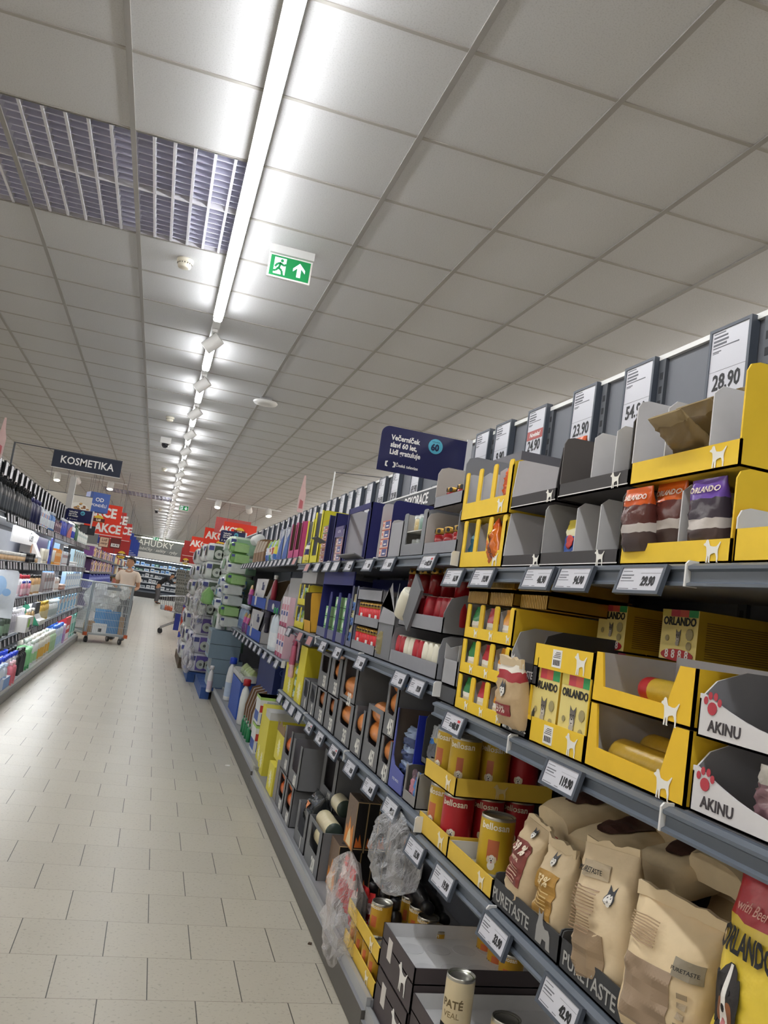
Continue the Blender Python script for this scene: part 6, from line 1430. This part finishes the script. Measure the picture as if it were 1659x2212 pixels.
for x, y, zz, txt, c, w in ((-1.1, 17.45, 1.71, 'Lidl\nceny', 'd3b49a', .19), (-.88, 17.5, 1.72, '14.90', '6a2622', .2)):
    T = thing('price_board', 'brown bordered price board with %s lettering by the roll cage' % ('script' if 'L' in txt else 'price'), 'sign', (x, y, zz), PI/2)
    MB().box(0, .012, -w/2, w/2, 0, .21, M('5a2420', .5)).obj('frame', T); MB().box(-.001, 0, -w/2+.012, w/2-.012, .012, .198, M(c, .5)).obj('face', T)
    if 'L' in txt: letters(T, 'Lidl', .07, M('4a1a18', .5, var=0), (-.002, 0, .145), bold=.02, shear=.2); letters(T, 'ceny', .07, M('4a1a18', .5, var=0), (-.002, 0, .08), bold=.02, shear=.2)
    else: MB().box(-.002, -.001, -w/2+.02, w/2-.02, .03, .095, WHITE).obj('white_field', T); letters(T, txt, .06, INK, (-.003, 0, .062), bold=.02)
    MB().box(.002, .01, -.005, .005, -.25, 0, STEEL).obj('stand', T)
for x, y, zt, lab in ((1.352, 8.65, 2.6, 'pale pink translucent finger shaped sign on the right header'), (-1.63, 8.5, 2.6, 'pale pink translucent finger shaped sign above the cosmetics header')):
    T = thing('pointer_sign', lab.replace('right header', 'header over the laundry shelves'), 'sign', (x, y, zt-.4), PI/2)
    MB().prism([(-.03, 0), (.03, 0), (.035, .15), (.02, .3), (.008, .4), (-.008, .4), (-.02, .28), (-.04, .2)], 0, .012, M('e3c4c2', .2, alpha=.75, var=.1), 'x').obj('panel', T)
    MB().prism([(-.02, .04), (.02, .04), (.015, .14), (-.02, .12)], -.002, 0, M('b9646a', .4), 'x').obj('pink_print', T)
T = thing('wire_sign', 'thin metal post with wire frame above the header at candle bays', 'post', (1.385, 7.2, 2.2)); b = MB(); b.cyl((0, 0, 0), (0, 0, .27), .006, M('b9babc', .3, .8), 8); b.cyl((0, 0, .265), (.6, -.3, .265), .003, STEEL, 6); b.obj('post', T)
# ---------------------------------------------------------------- roll cage
CG = M('c3c9cc', .35, .5, var=.05); CGD = M('9aa2a8', .4, .4)
th = math.atan2(.35, .68)
T = thing('roll_cage', 'silver wire roll cage trolley standing across the aisle before the man', 'trolley', (-.655, 15.22, 0), th)
W, D = .37, .62
b = MB(); b.box(-W, W, 0, .03, .14, .18, CG); b.box(-W, W, D-.03, D, .14, .18, CG); b.box(-W, -W+.03, 0, D, .14, .18, CG); b.box(W-.03, W, 0, D, .14, .18, CG)
b.box(-W, W, 0, D, .15, .16, CGD); b.obj('base', T)
for sx in (-1, 1):
    for yy in (.02, D-.02):
        b = MB(); b.box(sx*W-.022, sx*W+.022, yy-.015, yy+.015, .16, 1.05 if yy < .3 or sx > 0 else 1.5, CGD); b.obj('upright', T)
b = MB()
for a, c in (((-W, 0), (W, 0)), ((-W, 0), (-W, D)), ((W, 0), (W, D))): b.cyl((*a, 1.05), (*c, 1.05), .016, CG, 8)
b.obj('top_rail', T)
def wires(p, q, z0, z1, n, hs):
    b = MB()
    for i in range(n+1):
        t = i/n; x, y = p[0]+(q[0]-p[0])*t, p[1]+(q[1]-p[1])*t; b.cyl((x, y, z0), (x, y, z1), .003, CG, 5)
    for zz in hs: b.cyl((*p, zz), (*q, zz), .0035, CG, 5)
    b.obj('wire_panel', T)
wires((-W, .005), (W, .005), .18, 1.05, 24, (.3, .42, .55, .7))
wires((-W, 0), (-W, D), .18, 1.05, 16, (.35, .55, .8)); wires((W, 0), (W, D), .18, 1.05, 16, (.35, .55, .8))
MB().box(-.12, .14, -.012, -.006, .94, .99, M('8b9094', .4, .3)).obj('nameplate', T)
for sx in (-1, 1):
    MB().box(sx*W-.03, sx*W+.03, -.025, .03, .125, .185, M('b5532c', .5)).obj('corner_bumper', T)
    for yy in (.06, D-.06):
        b = MB(); b.cyl((sx*(W-.06)-.014, yy, .055), (sx*(W-.06)+.014, yy, .055), .055, M('26262a', .5), 16); b.cyl((sx*(W-.06)-.016, yy, .055), (sx*(W-.06)+.016, yy, .055), .025, M('8a8c90', .4, .5), 12); b.box(sx*(W-.06)-.02, sx*(W-.06)+.02, yy-.02, yy+.02, .1, .145, CGD); b.obj('wheel', T)
RC, RS = math.cos(th), math.sin(th)
def incage(x, y, z): return (-.655+RC*x-RS*y, 15.22+RS*x+RC*y, z)
def cage_box(label, x, y, z, w, d, h, col, lean=0, nm='carton'):
    t_ = thing(nm, label, 'carton', incage(x, y, z), th); t_.rotation_euler = (lean, 0, th)
    MB().box(-w/2, w/2, -d/2, d/2, 0, h, card(col)).obj('carton', t_); return t_
cage_box('flattened blue carton standing in the roll cage, paler panel', -.03, .14, .17, .3, .012, .42, '5f9bd0', -.08, 'blue_board')
cage_box('flattened blue carton standing in the roll cage, darker wide panel', .14, .1, .17, .28, .012, .4, '4f88bd', -.06, 'blue_board')
t_ = cage_box('white carton with black hole on the roll cage floor', -.12, .06, .17, .26, .1, .17, 'dedede'); MB().box(-.02, .04, -.052, -.05, .03, .09, SLOT).obj('hole', t_)
cage_box('brown carton in the corner of the roll cage', -.28, .1, .17, .14, .12, .2, 'a88a68')
cage_box('lime green folded carton on the roll cage floor', -.12, -.0+.03, .163, .26, .03, .035, '8fcf5a')
cage_box('tan crumpled carton at the side of the roll cage', .3, .12, .17, .08, .1, .32, 'b5987a')
cage_box('white paper sheet folded on the roll cage floor', .1, .04, .163, .3, .03, .02, 'e6e6e6')
c_ = incage(-.02, .36, .5); crumple('big whitish plastic bag filling the upper roll cage', c_, .3, .2, .27, M('e6eae8', .25, var=0, alpha=.5), 31, amp=.15)
c_ = incage(.36, .3, .78); crumple('white plastic bag hanging at the roll cage side', c_, .09, .1, .13, M('eef0ee', .3, var=0, alpha=.75), 33, amp=.2)
# ---------------------------------------------------------------- people
def skin(name, joints, edges, m, parent=None, root=0, lvl=2):
    me = bpy.data.meshes.new(name); me.from_pydata([j[:3] for j in joints], edges, []); me.materials.append(m)
    o = link(name, me, parent)
    md = o.modifiers.new('skin', 'SKIN'); md.use_smooth_shade = True
    if not me.skin_vertices: me.skin_vertices.new()
    for i, j in enumerate(joints):
        r = j[3]; me.skin_vertices[0].data[i].radius = r if isinstance(r, tuple) else (r, r)
        me.skin_vertices[0].data[i].use_root = i == root
    s = o.modifiers.new('subsurf', 'SUBSURF'); s.levels = lvl; s.render_levels = lvl
    return o
SK = M('b98a6c', .5, var=.04); HAIR = M('1d1a1a', .45, var=.1)
def hand(T, wrist, fwd, down, m, s=1.0):
    """five bent fingers and a thumb rooted in a palm"""
    f = Vector(fwd).normalized(); d = Vector(down).normalized(); a = f.cross(d).normalized(); w0 = Vector(wrist)
    J = [(*w0, .024*s), (*(w0+f*.04*s), (.036*s, .016*s)), (*(w0+f*.085*s), (.038*s, .014*s))]; E = [(0, 1), (1, 2)]
    for k in range(4):
        o = a*(.03-.02*k)*s; L = (.068, .078, .072, .056)[k]*s; b0 = len(J)
        p1 = w0+f*(.09*s)+o; p2 = p1+(f*.7+d*.5).normalized()*L*.5; p3 = p2+(f*.15+d).normalized()*L*.5
        J += [(*p1, .0095*s), (*p2, .0088*s), (*p3, .0075*s)]; E += [(2, b0), (b0, b0+1), (b0+1, b0+2)]
    b0 = len(J); p1 = w0+f*.035*s+a*.038*s; p2 = p1+(f*.6+a*.5+d*.5).normalized()*.035*s; p3 = p2+(f*.6+d*.7).normalized()*.03*s
    J += [(*p1, .011*s), (*p2, .0095*s), (*p3, .0085*s)]; E += [(1, b0), (b0, b0+1), (b0+1, b0+2)]
    return J, E
def merge(J, E, J2, E2, at):
    """append chain 2, joining its first vertex to vertex `at`"""
    n = len(J); J += J2; E += [(a+n, b+n) for a, b in E2]+[(at, n)]
# body frame: x = person's right-left, -y = facing; standing, both hands forward on the rail
T = thing('person', 'dark haired man in cream polo shirt pushing the roll cage, looking aside', 'person', (-.475, 16.3, 0), -.25)
J = [(0, 0, .84, (.135, .1)), (0, 0, .95, (.125, .095)), (0, .01, 1.08, (.135, .095)), (0, .005, 1.2, (.15, .098)), (0, 0, 1.285, (.1, .07)), (0, -.008, 1.335, .048), (0, -.015, 1.385, .046)]
E = [(0, 1), (1, 2), (2, 3), (3, 4), (4, 5), (5, 6)]
for s in (-1, 1):
    n = len(J)
    J += [(s*.14, .005, 1.265, .05), (s*.185, .0, 1.21, .05), (s*.2, .03, 1.02, .037), (s*.19, -.14, .985, .03), (s*.17, -.26, 1.03, .022)]
    E += [(4, n), (n, n+1), (n+1, n+2), (n+2, n+3), (n+3, n+4)]
    hj, he = hand(T, (s*.168, -.275, 1.04), (0, -1, .1), (0, -.1, -1), SK, .9); merge(J, E, hj, he, n+4)
    n = len(J)
    J += [(s*.085, 0, .78, .085), (s*.09, -.01, .45, .056), (s*.09, .02, .2, .045), (s*.09, .035, .07, .036), (s*.09, -.05, .035, (.04, .03)), (s*.09, -.13, .025, (.036, .02))]
    E += [(0, n), (n, n+1), (n+1, n+2), (n+2, n+3), (n+3, n+4), (n+4, n+5)]
hn = len(J)
def head_mesh(T, c, turn, s=1.0, skin_m=SK):
    """head with brow, eyes, nose, mouth, chin, ears; child meshes for hair and eyes"""
    rows = []; n = 18; prof = [(.0, .02, .0), (.035, .046, -.012), (.05, .058, -.01), (.075, .066, -.006), (.1, .07, 0), (.125, .073, .004), (.15, .074, .006), (.175, .07, .008), (.195, .056, .01), (.208, .03, .012), (.212, .004, .012)]
    for zz, r, off in prof:
        row_ = []
        for k in range(n):
            a = 2*PI*k/n; x, y = r*.9*math.sin(a), -r*1.14*math.cos(a)+off
            fa = max(0, math.cos(a))**8
            y -= fa*(.018 if .085 <= zz <= .1 else .007 if .07 <= zz <= .13 else .004 if zz < .06 else 0)
            if abs(zz-.125) < .01 and abs(abs(a if a < PI else a-2*PI)-.45) < .2: y += .006
            row_.append((x*s, y*s, zz*s))
        rows.append(row_)
    b = MB(); b.grid(rows, skin_m, None, True, True); b.face(list(reversed(rows[0])), skin_m); b.face(rows[-1], skin_m)
    for sg in (-1, 1):
        ear = [((sg*(.064+.012*q))*s, (.012+.02*math.cos(t)*(1-.2*q))*s, (.108+.032*math.sin(t)*(1-.2*q))*s) for q in (0, 1) for t in [2*PI*k/10 for k in range(10)]]
        b.mesh(ear, [tuple(k+10 for k in range(10))]+[(k, (k+1) % 10, 10+(k+1) % 10, 10+k) for k in range(10)], skin_m, True)
    h = b.obj('head', T, c, turn)
    b = MB()
    for sg in (-1, 1): b.cyl((sg*.027*s, -.0765*s, .122*s), (sg*.027*s, -.082*s, .122*s), .007*s, M('1b1614', .3), 8); b.box(sg*.028*s-.014*s, sg*.028*s+.014*s, -.082*s, -.074*s, .135*s, .139*s, HAIR)
    b.box(-.022*s, .022*s, -.082*s, -.07*s, .056*s, .061*s, M('8f4f48', .5)); b.obj('face_features', h)
    rows = []
    for zz, r, off in [(.1, .072, .02), (.13, .079, .012), (.165, .082, .01), (.195, .07, .01), (.215, .045, .01), (.226, .006, .01)]:
        row_ = []
        for k in range(n):
            a = 2*PI*k/n; q = max(0, math.cos(a)); fr = r*(1.14 if q < .3 else 1.14-.0*q)
            z2 = max(zz, .172) if q > .1 else zz
            row_.append((r*.93*math.sin(a)*s, (-fr*math.cos(a)+off+(.012*q if zz < .16 else 0))*s, z2*s))
        rows.append(row_)
    b = MB(); b.grid(rows, HAIR, None, True, True); b.face(rows[-1], HAIR); b.obj('hair', h)
    return h
body = skin('body', J, E, SK, T)
head_mesh(T, (0, -.02, 1.372), -.75, .98)
SHIRT = M('e9d8c8', .75, var=.04, scale=8, bump=.2)
J = [(0, 0, .86, (.15, .115)), (0, 0, .97, (.143, .112)), (0, .01, 1.08, (.152, .112)), (0, .005, 1.2, (.168, .115)), (0, 0, 1.29, (.105, .078)), (0, -.004, 1.335, (.058, .058))]; E = [(0, 1), (1, 2), (2, 3), (3, 4), (4, 5)]
for s in (-1, 1):
    n = len(J); J += [(s*.14, .005, 1.27, .062), (s*.19, .0, 1.21, .064), (s*.2, .012, 1.1, .058)]; E += [(4, n), (n, n+1), (n+1, n+2)]
skin('polo_shirt', J, E, SHIRT, T)
b = MB(); b.cyl((0, -.006, 1.325), (0, -.012, 1.352), .062, SHIRT, 16, .055); b.obj('collar', T)
TROU = M('4a4b50', .8, var=.06)
J = [(0, 0, .86, (.14, .105)), (0, 0, .8, (.14, .105))]; E = [(0, 1)]
for s in (-1, 1):
    n = len(J); J += [(s*.085, 0, .72, .095), (s*.09, -.01, .45, .07), (s*.09, .02, .1, .056)]; E += [(1, n), (n, n+1), (n+1, n+2)]
skin('trousers', J, E, TROU, T)
SHOE = M('26262a', .5)
def shoes(T, xs, y):
    for s in (-1, 1): skin('shoe', [(s*xs, y, .055, (.05, .045)), (s*xs, y-.09, .045, (.05, .038)), (s*xs, y-.17, .035, (.045, .028))], [(0, 1), (1, 2)], SHOE, T)
shoes(T, .09, .03)
# customer bending at the cooler
T = thing('person', 'customer in black top and grey trousers bending towards the cooler shelves', 'person', (.3, 39.6, 0), 1.25)
JB = [(0, .1, .82, (.14, .11)), (0, .02, .98, (.13, .1)), (0, -.14, 1.12, (.15, .1)), (0, -.3, 1.22, (.15, .1)), (0, -.38, 1.25, (.09, .07)), (0, -.43, 1.27, .05)]; EB = [(0, 1), (1, 2), (2, 3), (3, 4), (4, 5)]
J, E = list(JB), list(EB)
for s in (-1, 1):
    n = len(J); J += [(s*.15, -.36, 1.23, .05), (s*.19, -.42, 1.12, .045), (s*.18, -.55, 1.02, .036), (s*.16, -.7, 1.08, .028), (s*.15, -.76, 1.1, .022)]; E += [(4, n)]+[(n+i, n+i+1) for i in range(4)]
    hj, he = hand(T, (s*.15, -.78, 1.11), (0, -1, .1), (0, 0, -1), SK); merge(J, E, hj, he, n+4)
    n = len(J); J += [(s*.09, .09, .76, .09), (s*.1, .04, .44, .06), (s*.1, .07, .08, .042), (s*.1, -.03, .035, (.042, .03)), (s*.1, -.12, .025, (.038, .02))]; E += [(0, n)]+[(n+i, n+i+1) for i in range(4)]
skin('body', J, E, SK, T)
h = head_mesh(T, (0, -.44, 1.26), 0, 1.05); h.rotation_euler = (.5, 0, 0)
J = [(a, b_, c, (r[0]+.018, r[1]+.018) if isinstance(r, tuple) else r+.015) for a, b_, c, r in JB]; E = list(EB); TOP = M('22242a', .8, var=.08)
for s in (-1, 1):
    n = len(J); J += [(s*.15, -.36, 1.23, .062), (s*.19, -.42, 1.12, .058), (s*.18, -.55, 1.02, .048), (s*.165, -.68, 1.07, .042)]; E += [(4, n)]+[(n+i, n+i+1) for i in range(3)]
skin('jumper', J, E, TOP, T)
J = [(0, .09, .84, (.15, .125)), (0, .095, .78, (.15, .12))]; E = [(0, 1)]
for s in (-1, 1):
    n = len(J); J += [(s*.09, .09, .7, .105), (s*.1, .04, .44, .085), (s*.1, .07, .08, .07)]; E += [(1, n), (n, n+1), (n+1, n+2)]
skin('trousers', J, E, M('5f6066', .8, var=.06), T)
shoes(T, .1, .06)
# ---------------------------------------------------------------- shopping trolley behind the pallets
T = thing('shopping_trolley', 'silver shopping trolley half hidden behind the toilet paper pallets', 'trolley', (.62, 20, 0), 0)
CH = M('b4b8bc', .25, .85, var=.03)
b = MB(); rim0 = [(-.43, -.22, .84), (.2, -.26, .93), (.2, .26, .93), (-.43, .22, .84)]; low = [(-.36, -.16, .55), (.14, -.2, .5), (.14, .2, .5), (-.36, .16, .55)]
for P in (rim0, low):
    for i in range(4): b.cyl(P[i], P[(i+1) % 4], .009, CH, 6)
for i in range(4):
    p, q, r_, s_ = map(Vector, (rim0[i], rim0[(i+1) % 4], low[i], low[(i+1) % 4]))
    for k in range(13): t = k/12; b.cyl(p.lerp(q, t), r_.lerp(s_, t), .0035, CH, 5)
    for t in (.35, .7): b.cyl(p.lerp(r_, t), q.lerp(s_, t), .0035, CH, 5)
for k in range(7): t = k/6; b.cyl(Vector(low[0]).lerp(Vector(low[3]), t), Vector(low[1]).lerp(Vector(low[2]), t), .0035, CH, 5)
b.obj('basket', T)
b = MB()
for s in (-1, 1): b.cyl((-.3, s*.2, .13), (.12, s*.24, .36), .016, CH, 8); b.cyl((.12, s*.24, .36), (.2, s*.25, .93), .014, CH, 8); b.cyl((.12, s*.24, .36), (.2, s*.24, .12), .014, CH, 8)
b.obj('chassis', T)
for x, s in ((-.3, -1), (-.3, 1), (.2, -1), (.2, 1)):
    b = MB(); b.cyl((x, s*.21-.015, .055), (x, s*.21+.015, .055), .055, M('2b2b2e', .5), 14); b.cyl((x, s*.21, .06), (x, s*.21, .14), .012, CH, 8); b.obj('wheel', T)
MB().cyl((.24, -.26, .97), (.24, .26, .97), .018, M('b5302c', .4), 10).obj('handle', T)
MB().box(-.02, .1, -.26, -.23, .12, .5, M('26368f', .5)).obj('blue_panel', T)
for i in range(6):
    t_ = thing('orange_pack', 'orange net pack in the shopping trolley, %s one' % nth(i), 'pack', (.36+.06*(i % 3), 19.93+.1*(i//3), .53+.02*(i % 2))); soft_block(MB(), -.04, .04, -.05, .05, 0, .1, M('d9683a', .5, var=.3, scale=60), .02).obj('pack', t_)
t_ = thing('water_pack', 'white and blue pack at the front of shopping trolley basket', 'pack', (.29, 19.95, .54)); soft_block(MB(), -.05, .05, -.08, .08, 0, .12, M('b8c4d0', .3, var=.2, scale=40), .02).obj('pack', t_)
T = thing('display_post', 'red and blue display post standing at the pallet corner', 'post', (.78, 19.4, 0)); b = MB(); b.box(-.05, .05, -.03, .03, .12, .68, M('a93a2c', .5)); b.box(-.06, .06, -.035, .035, 0, .12, M('26389a', .5)); b.box(-.055, .055, -.033, .033, .68, .74, M('3a2f7a', .5)); b.obj('post', T)
for k in range(6):
    for i in range(3):
        t_ = thing('bottle_crate', 'grey green crate of bottles in the far stack past the trolley, %s layer, %s' % (nth(k), ('aisle one', 'middle one', 'back one')[i]), 'crate', (.95+.3*i-.03*k, 28.2, .27*k)); b = MB(); b.box(-.14, .14, -.2, .2, 0, .26, M('6e716b', .6, var=.25, scale=25))
        b.obj('crate', t_); b = MB(); [b.cyl((-.1+.066*j, -.205, .08+.1*q), (-.1+.066*j, -.198, .08+.1*q), .024, M('3a3d38', .5), 8) for j in range(4) for q in range(2)]; b.obj('bottle_ends', t_)
# ---------------------------------------------------------------- deli counter and cooler at the end of the hall
T = thing('counter_fascia', 'grey fascia board with white lettering over the cooler wall', 'sign', (-.4, 47, 2.45), PI/2)
MB().box(0, .1, -3.4, 5.2, 0, .78, M('787b7c', .6, var=.03)).obj('board', T)
MB().box(-.02, .0, -3.4, 5.2, .74, .79, M('b9c94a', .5, emit=.4)).obj('green_edge', T)
letters(T, 'LAHŮDKY', .46, M('f0f0ec', .5, var=0), (-.002, -.03, .5), bold=.0, sx=1.0)
letters(T, 'chlebíčky · saláty · ryby', .24, M('e6e6e2', .5, var=0), (-.002, -.2, .18), shear=.35)
T = thing('fascia_light', 'long glowing light line on top of the fascia board', 'light', (-.4, 46.85, 3.2), PI/2)
MB().box(0, .06, -3.4, .66, 0, .05, lamp_mat('fascia_lamp', (.97, 1, .85), 5)).obj('diffuser', T); MB().box(.06, .1, -3.4, 5.2, -.02, .06, TR).obj('housing', T)
EMC = lamp_mat('cooler_led', (.75, .87, 1), 6)
T = thing('open_cooler', 'long open cooler with five lit shelves across the end of hall', 'cooler', (-.4, 47.75, 0), PI/2)
MB().box(0, .06, -3.4, 5.2, .35, 2.1, M('4a5058', .5)).obj('back_panel', T)
b = MB(); b.prism([(-.95, 0), (0, 0), (0, .35), (-.8, .35), (-.95, .28)], -3.4, 5.2, M('2b2c30', .6), 'y'); b.obj('base', T)
b = MB(); b.box(-.75, .06, -3.4, 5.2, 2.1, 2.45, M('d5d5d3', .45)); b.box(-.76, -.75, -3.4, 5.2, 2.08, 2.12, INK); b.obj('canopy', T)
MB().box(-.7, -.64, -3.4, 5.2, 2.05, 2.08, EMC).obj('led_strip', T)
CZ = [1.72, 1.42, 1.12, .82, .52]
for zz in CZ:
    MB().box(-.55, 0, -3.4, 5.2, zz-.03, zz, M('3a3d44', .5)).obj('shelf', T); MB().box(-.57, -.55, -3.4, 5.2, zz-.045, zz+.005, M('cfd6de', .4)).obj('price_rail', T); MB().box(-.5, -.46, -3.4, 5.2, zz-.045, zz-.032, EMC).obj('led_strip', T)
rnd = random.Random(5)
for r, zz in enumerate(CZ):
    x = -1.7; i = 0
    while x < 2.2:
        w = rnd.choice((.16, .2, .26)); h = rnd.uniform(.1, .2)
        c = rnd.choice((('9fc4e8', 'b8d6ee', '3f78c8'), ('dfe8ee', 'e8eef2', '4a80b8'), ('2f6a5a', '3a7a68', 'c8d8d0')) if r < 2 else (('a8b4c0', 'c4ccd4', '5a6470'), ('dfe2e6', 'e6e8ea', '8a98a8'), ('5a6068', '70767e', 'd0d6dc')))
        t_ = box_item('chilled food pack on the %s cooler shelf, %s along from the sweets shelving' % (('top', 'second', 'third', 'fourth', 'lowest')[r], nth(i)), -w/2, w/2, zz, h, c[0], x=0, d=.2, name='chilled_pack', cat='box', rot=PI/2, cols=c[1]); t_.location = (x, 47.22, zz)
        front_print(t_, 0, h*.5, w*.7, h*.4, c[2], -.001); x += w+.05; i += 1
for i in range(6): tp_pack('pack pile at the end of the hall beside the cooler, %s from the bottom' % nth(i), 1.5, 40, .0+.28*i, .8, .27, 1.2, 'a9aaa8', '5a5c5a', False, seed=300+i)
# far shelving closing the sides of the hall
for y0, y1, x0 in ((27, 44, -1.55),):
    shelving('distant shelving run on the %s of the promotion area' % ('cosmetics side' if x0 < 0 else 'toilet paper side'), -1 if x0 < 0 else 1, y0, y1, [(1.5, x0), (1.1, x0), (.6, x0)], x0+math.copysign(.5, x0), 1.8, x0-math.copysign(.05, x0), .12)
    for k, zz in enumerate((1.5, 1.1, .6, .12)):
        y = y0+.3; i = 0
        while y < y1-.5:
            w = rnd.uniform(.9, 1.5); c = rnd.choice((('8a3a30', 'a84a3a', 'e0c870'), ('c9b070', 'd8c48a', '8a3a30'), ('3a4a8a', '4a5a9a', 'd8d8e0'), ('d0ccc4', 'dedad2', '8a6a5a'), ('5a4030', '7a5a44', 'd8c8a8')))
            t_ = box_item('large goods pack on the distant shelving, %s level, %s along the %s' % (nth(k), nth(i % 60), 'cosmetics side' if x0 < 0 else 'toilet paper side'), y, y+w, zz, rnd.uniform(.2, .36), c[0], x=x0+math.copysign(.02, x0), d=.35, name='goods_pack', cat='box', rot=0 if x0 > 0 else PI, cols=c[1])
            y += w+.06; i += 1
# litter
T = thing('paper_scrap', 'white torn paper scrap on the tiles near the shelf plinth', 'litter', (.757, 6.336, .0)); MB().prism([(-.02, -.012), (.012, -.018), (.022, .004), (.004, .016), (-.016, .01)], .0005, .004, WHITE, 'z').obj('scrap', T)
T = thing('leaf_scrap', 'tiny brown scrap on the floor by plinth', 'litter', (.815, 3.262, 0)); MB().prism([(-.008, -.004), (.006, -.008), (.01, .003), (-.002, .008)], .0004, .006, M('4a3a2c', .7), 'z').obj('scrap', T)
# ---------------------------------------------------------------- printed labels follow the bulge of their bags
import bmesh
def drape(T, rows):
    zs = [r[0][2] for r in rows]; fronts = [sorted((p[1], p[0]) for p in r if p[0] <= .0005) for r in rows]
    def at(fr, y):
        if y <= fr[0][0]: return fr[0][1]
        for (y0, x0), (y1, x1) in zip(fr, fr[1:]):
            if y <= y1: return x0+(x1-x0)*(y-y0)/max(1e-6, y1-y0)
        return fr[-1][1]
    def surf(y, z):
        for i in range(len(zs)-1):
            if z <= zs[i+1] or i == len(zs)-2:
                t = min(1, max(0, (z-zs[i])/max(1e-6, zs[i+1]-zs[i]))); return at(fronts[i], y)*(1-t)+at(fronts[i+1], y)*t
    k = 0
    for c in sorted(T.children, key=lambda o: (o.name.split('.')[0] in ('lettering', 'fine_print'))+(o.name.split('.')[0] in ('printed_dog',))*.5):
        if c.name.split('.')[0] in ('bag', 'folded_top') or c.type != 'MESH': continue
        k += 1; R = c.matrix_basis.copy(); me = c.data.copy(); bm = bmesh.new(); bm.from_mesh(me)
        bmesh.ops.triangulate(bm, faces=bm.faces[:])
        for _ in range(5):
            ed = [e for e in bm.edges if e.calc_length() > .009]
            if not ed: break
            bmesh.ops.subdivide_edges(bm, edges=ed, cuts=1); bmesh.ops.triangulate(bm, faces=[f for f in bm.faces if len(f.verts) > 3])
        pts = [(v, R @ v.co) for v in bm.verts]; lx = [v.co.x for v in bm.verts]; top = max(lx)
        for v, p in pts:
            dep = top-v.co.x; v.co = (surf(p.y, p.z)-.0012-.0009*k-dep, p.y, p.z)
        bm.to_mesh(me); bm.free(); c.data = me; c.location = (0, 0, 0); c.rotation_euler = (0, 0, 0); c.scale = (1, 1, 1)
bpy.context.view_layer.update()
for T_, rows_ in POUCHES:
    if len(T_.children) > 1: drape(T_, rows_)
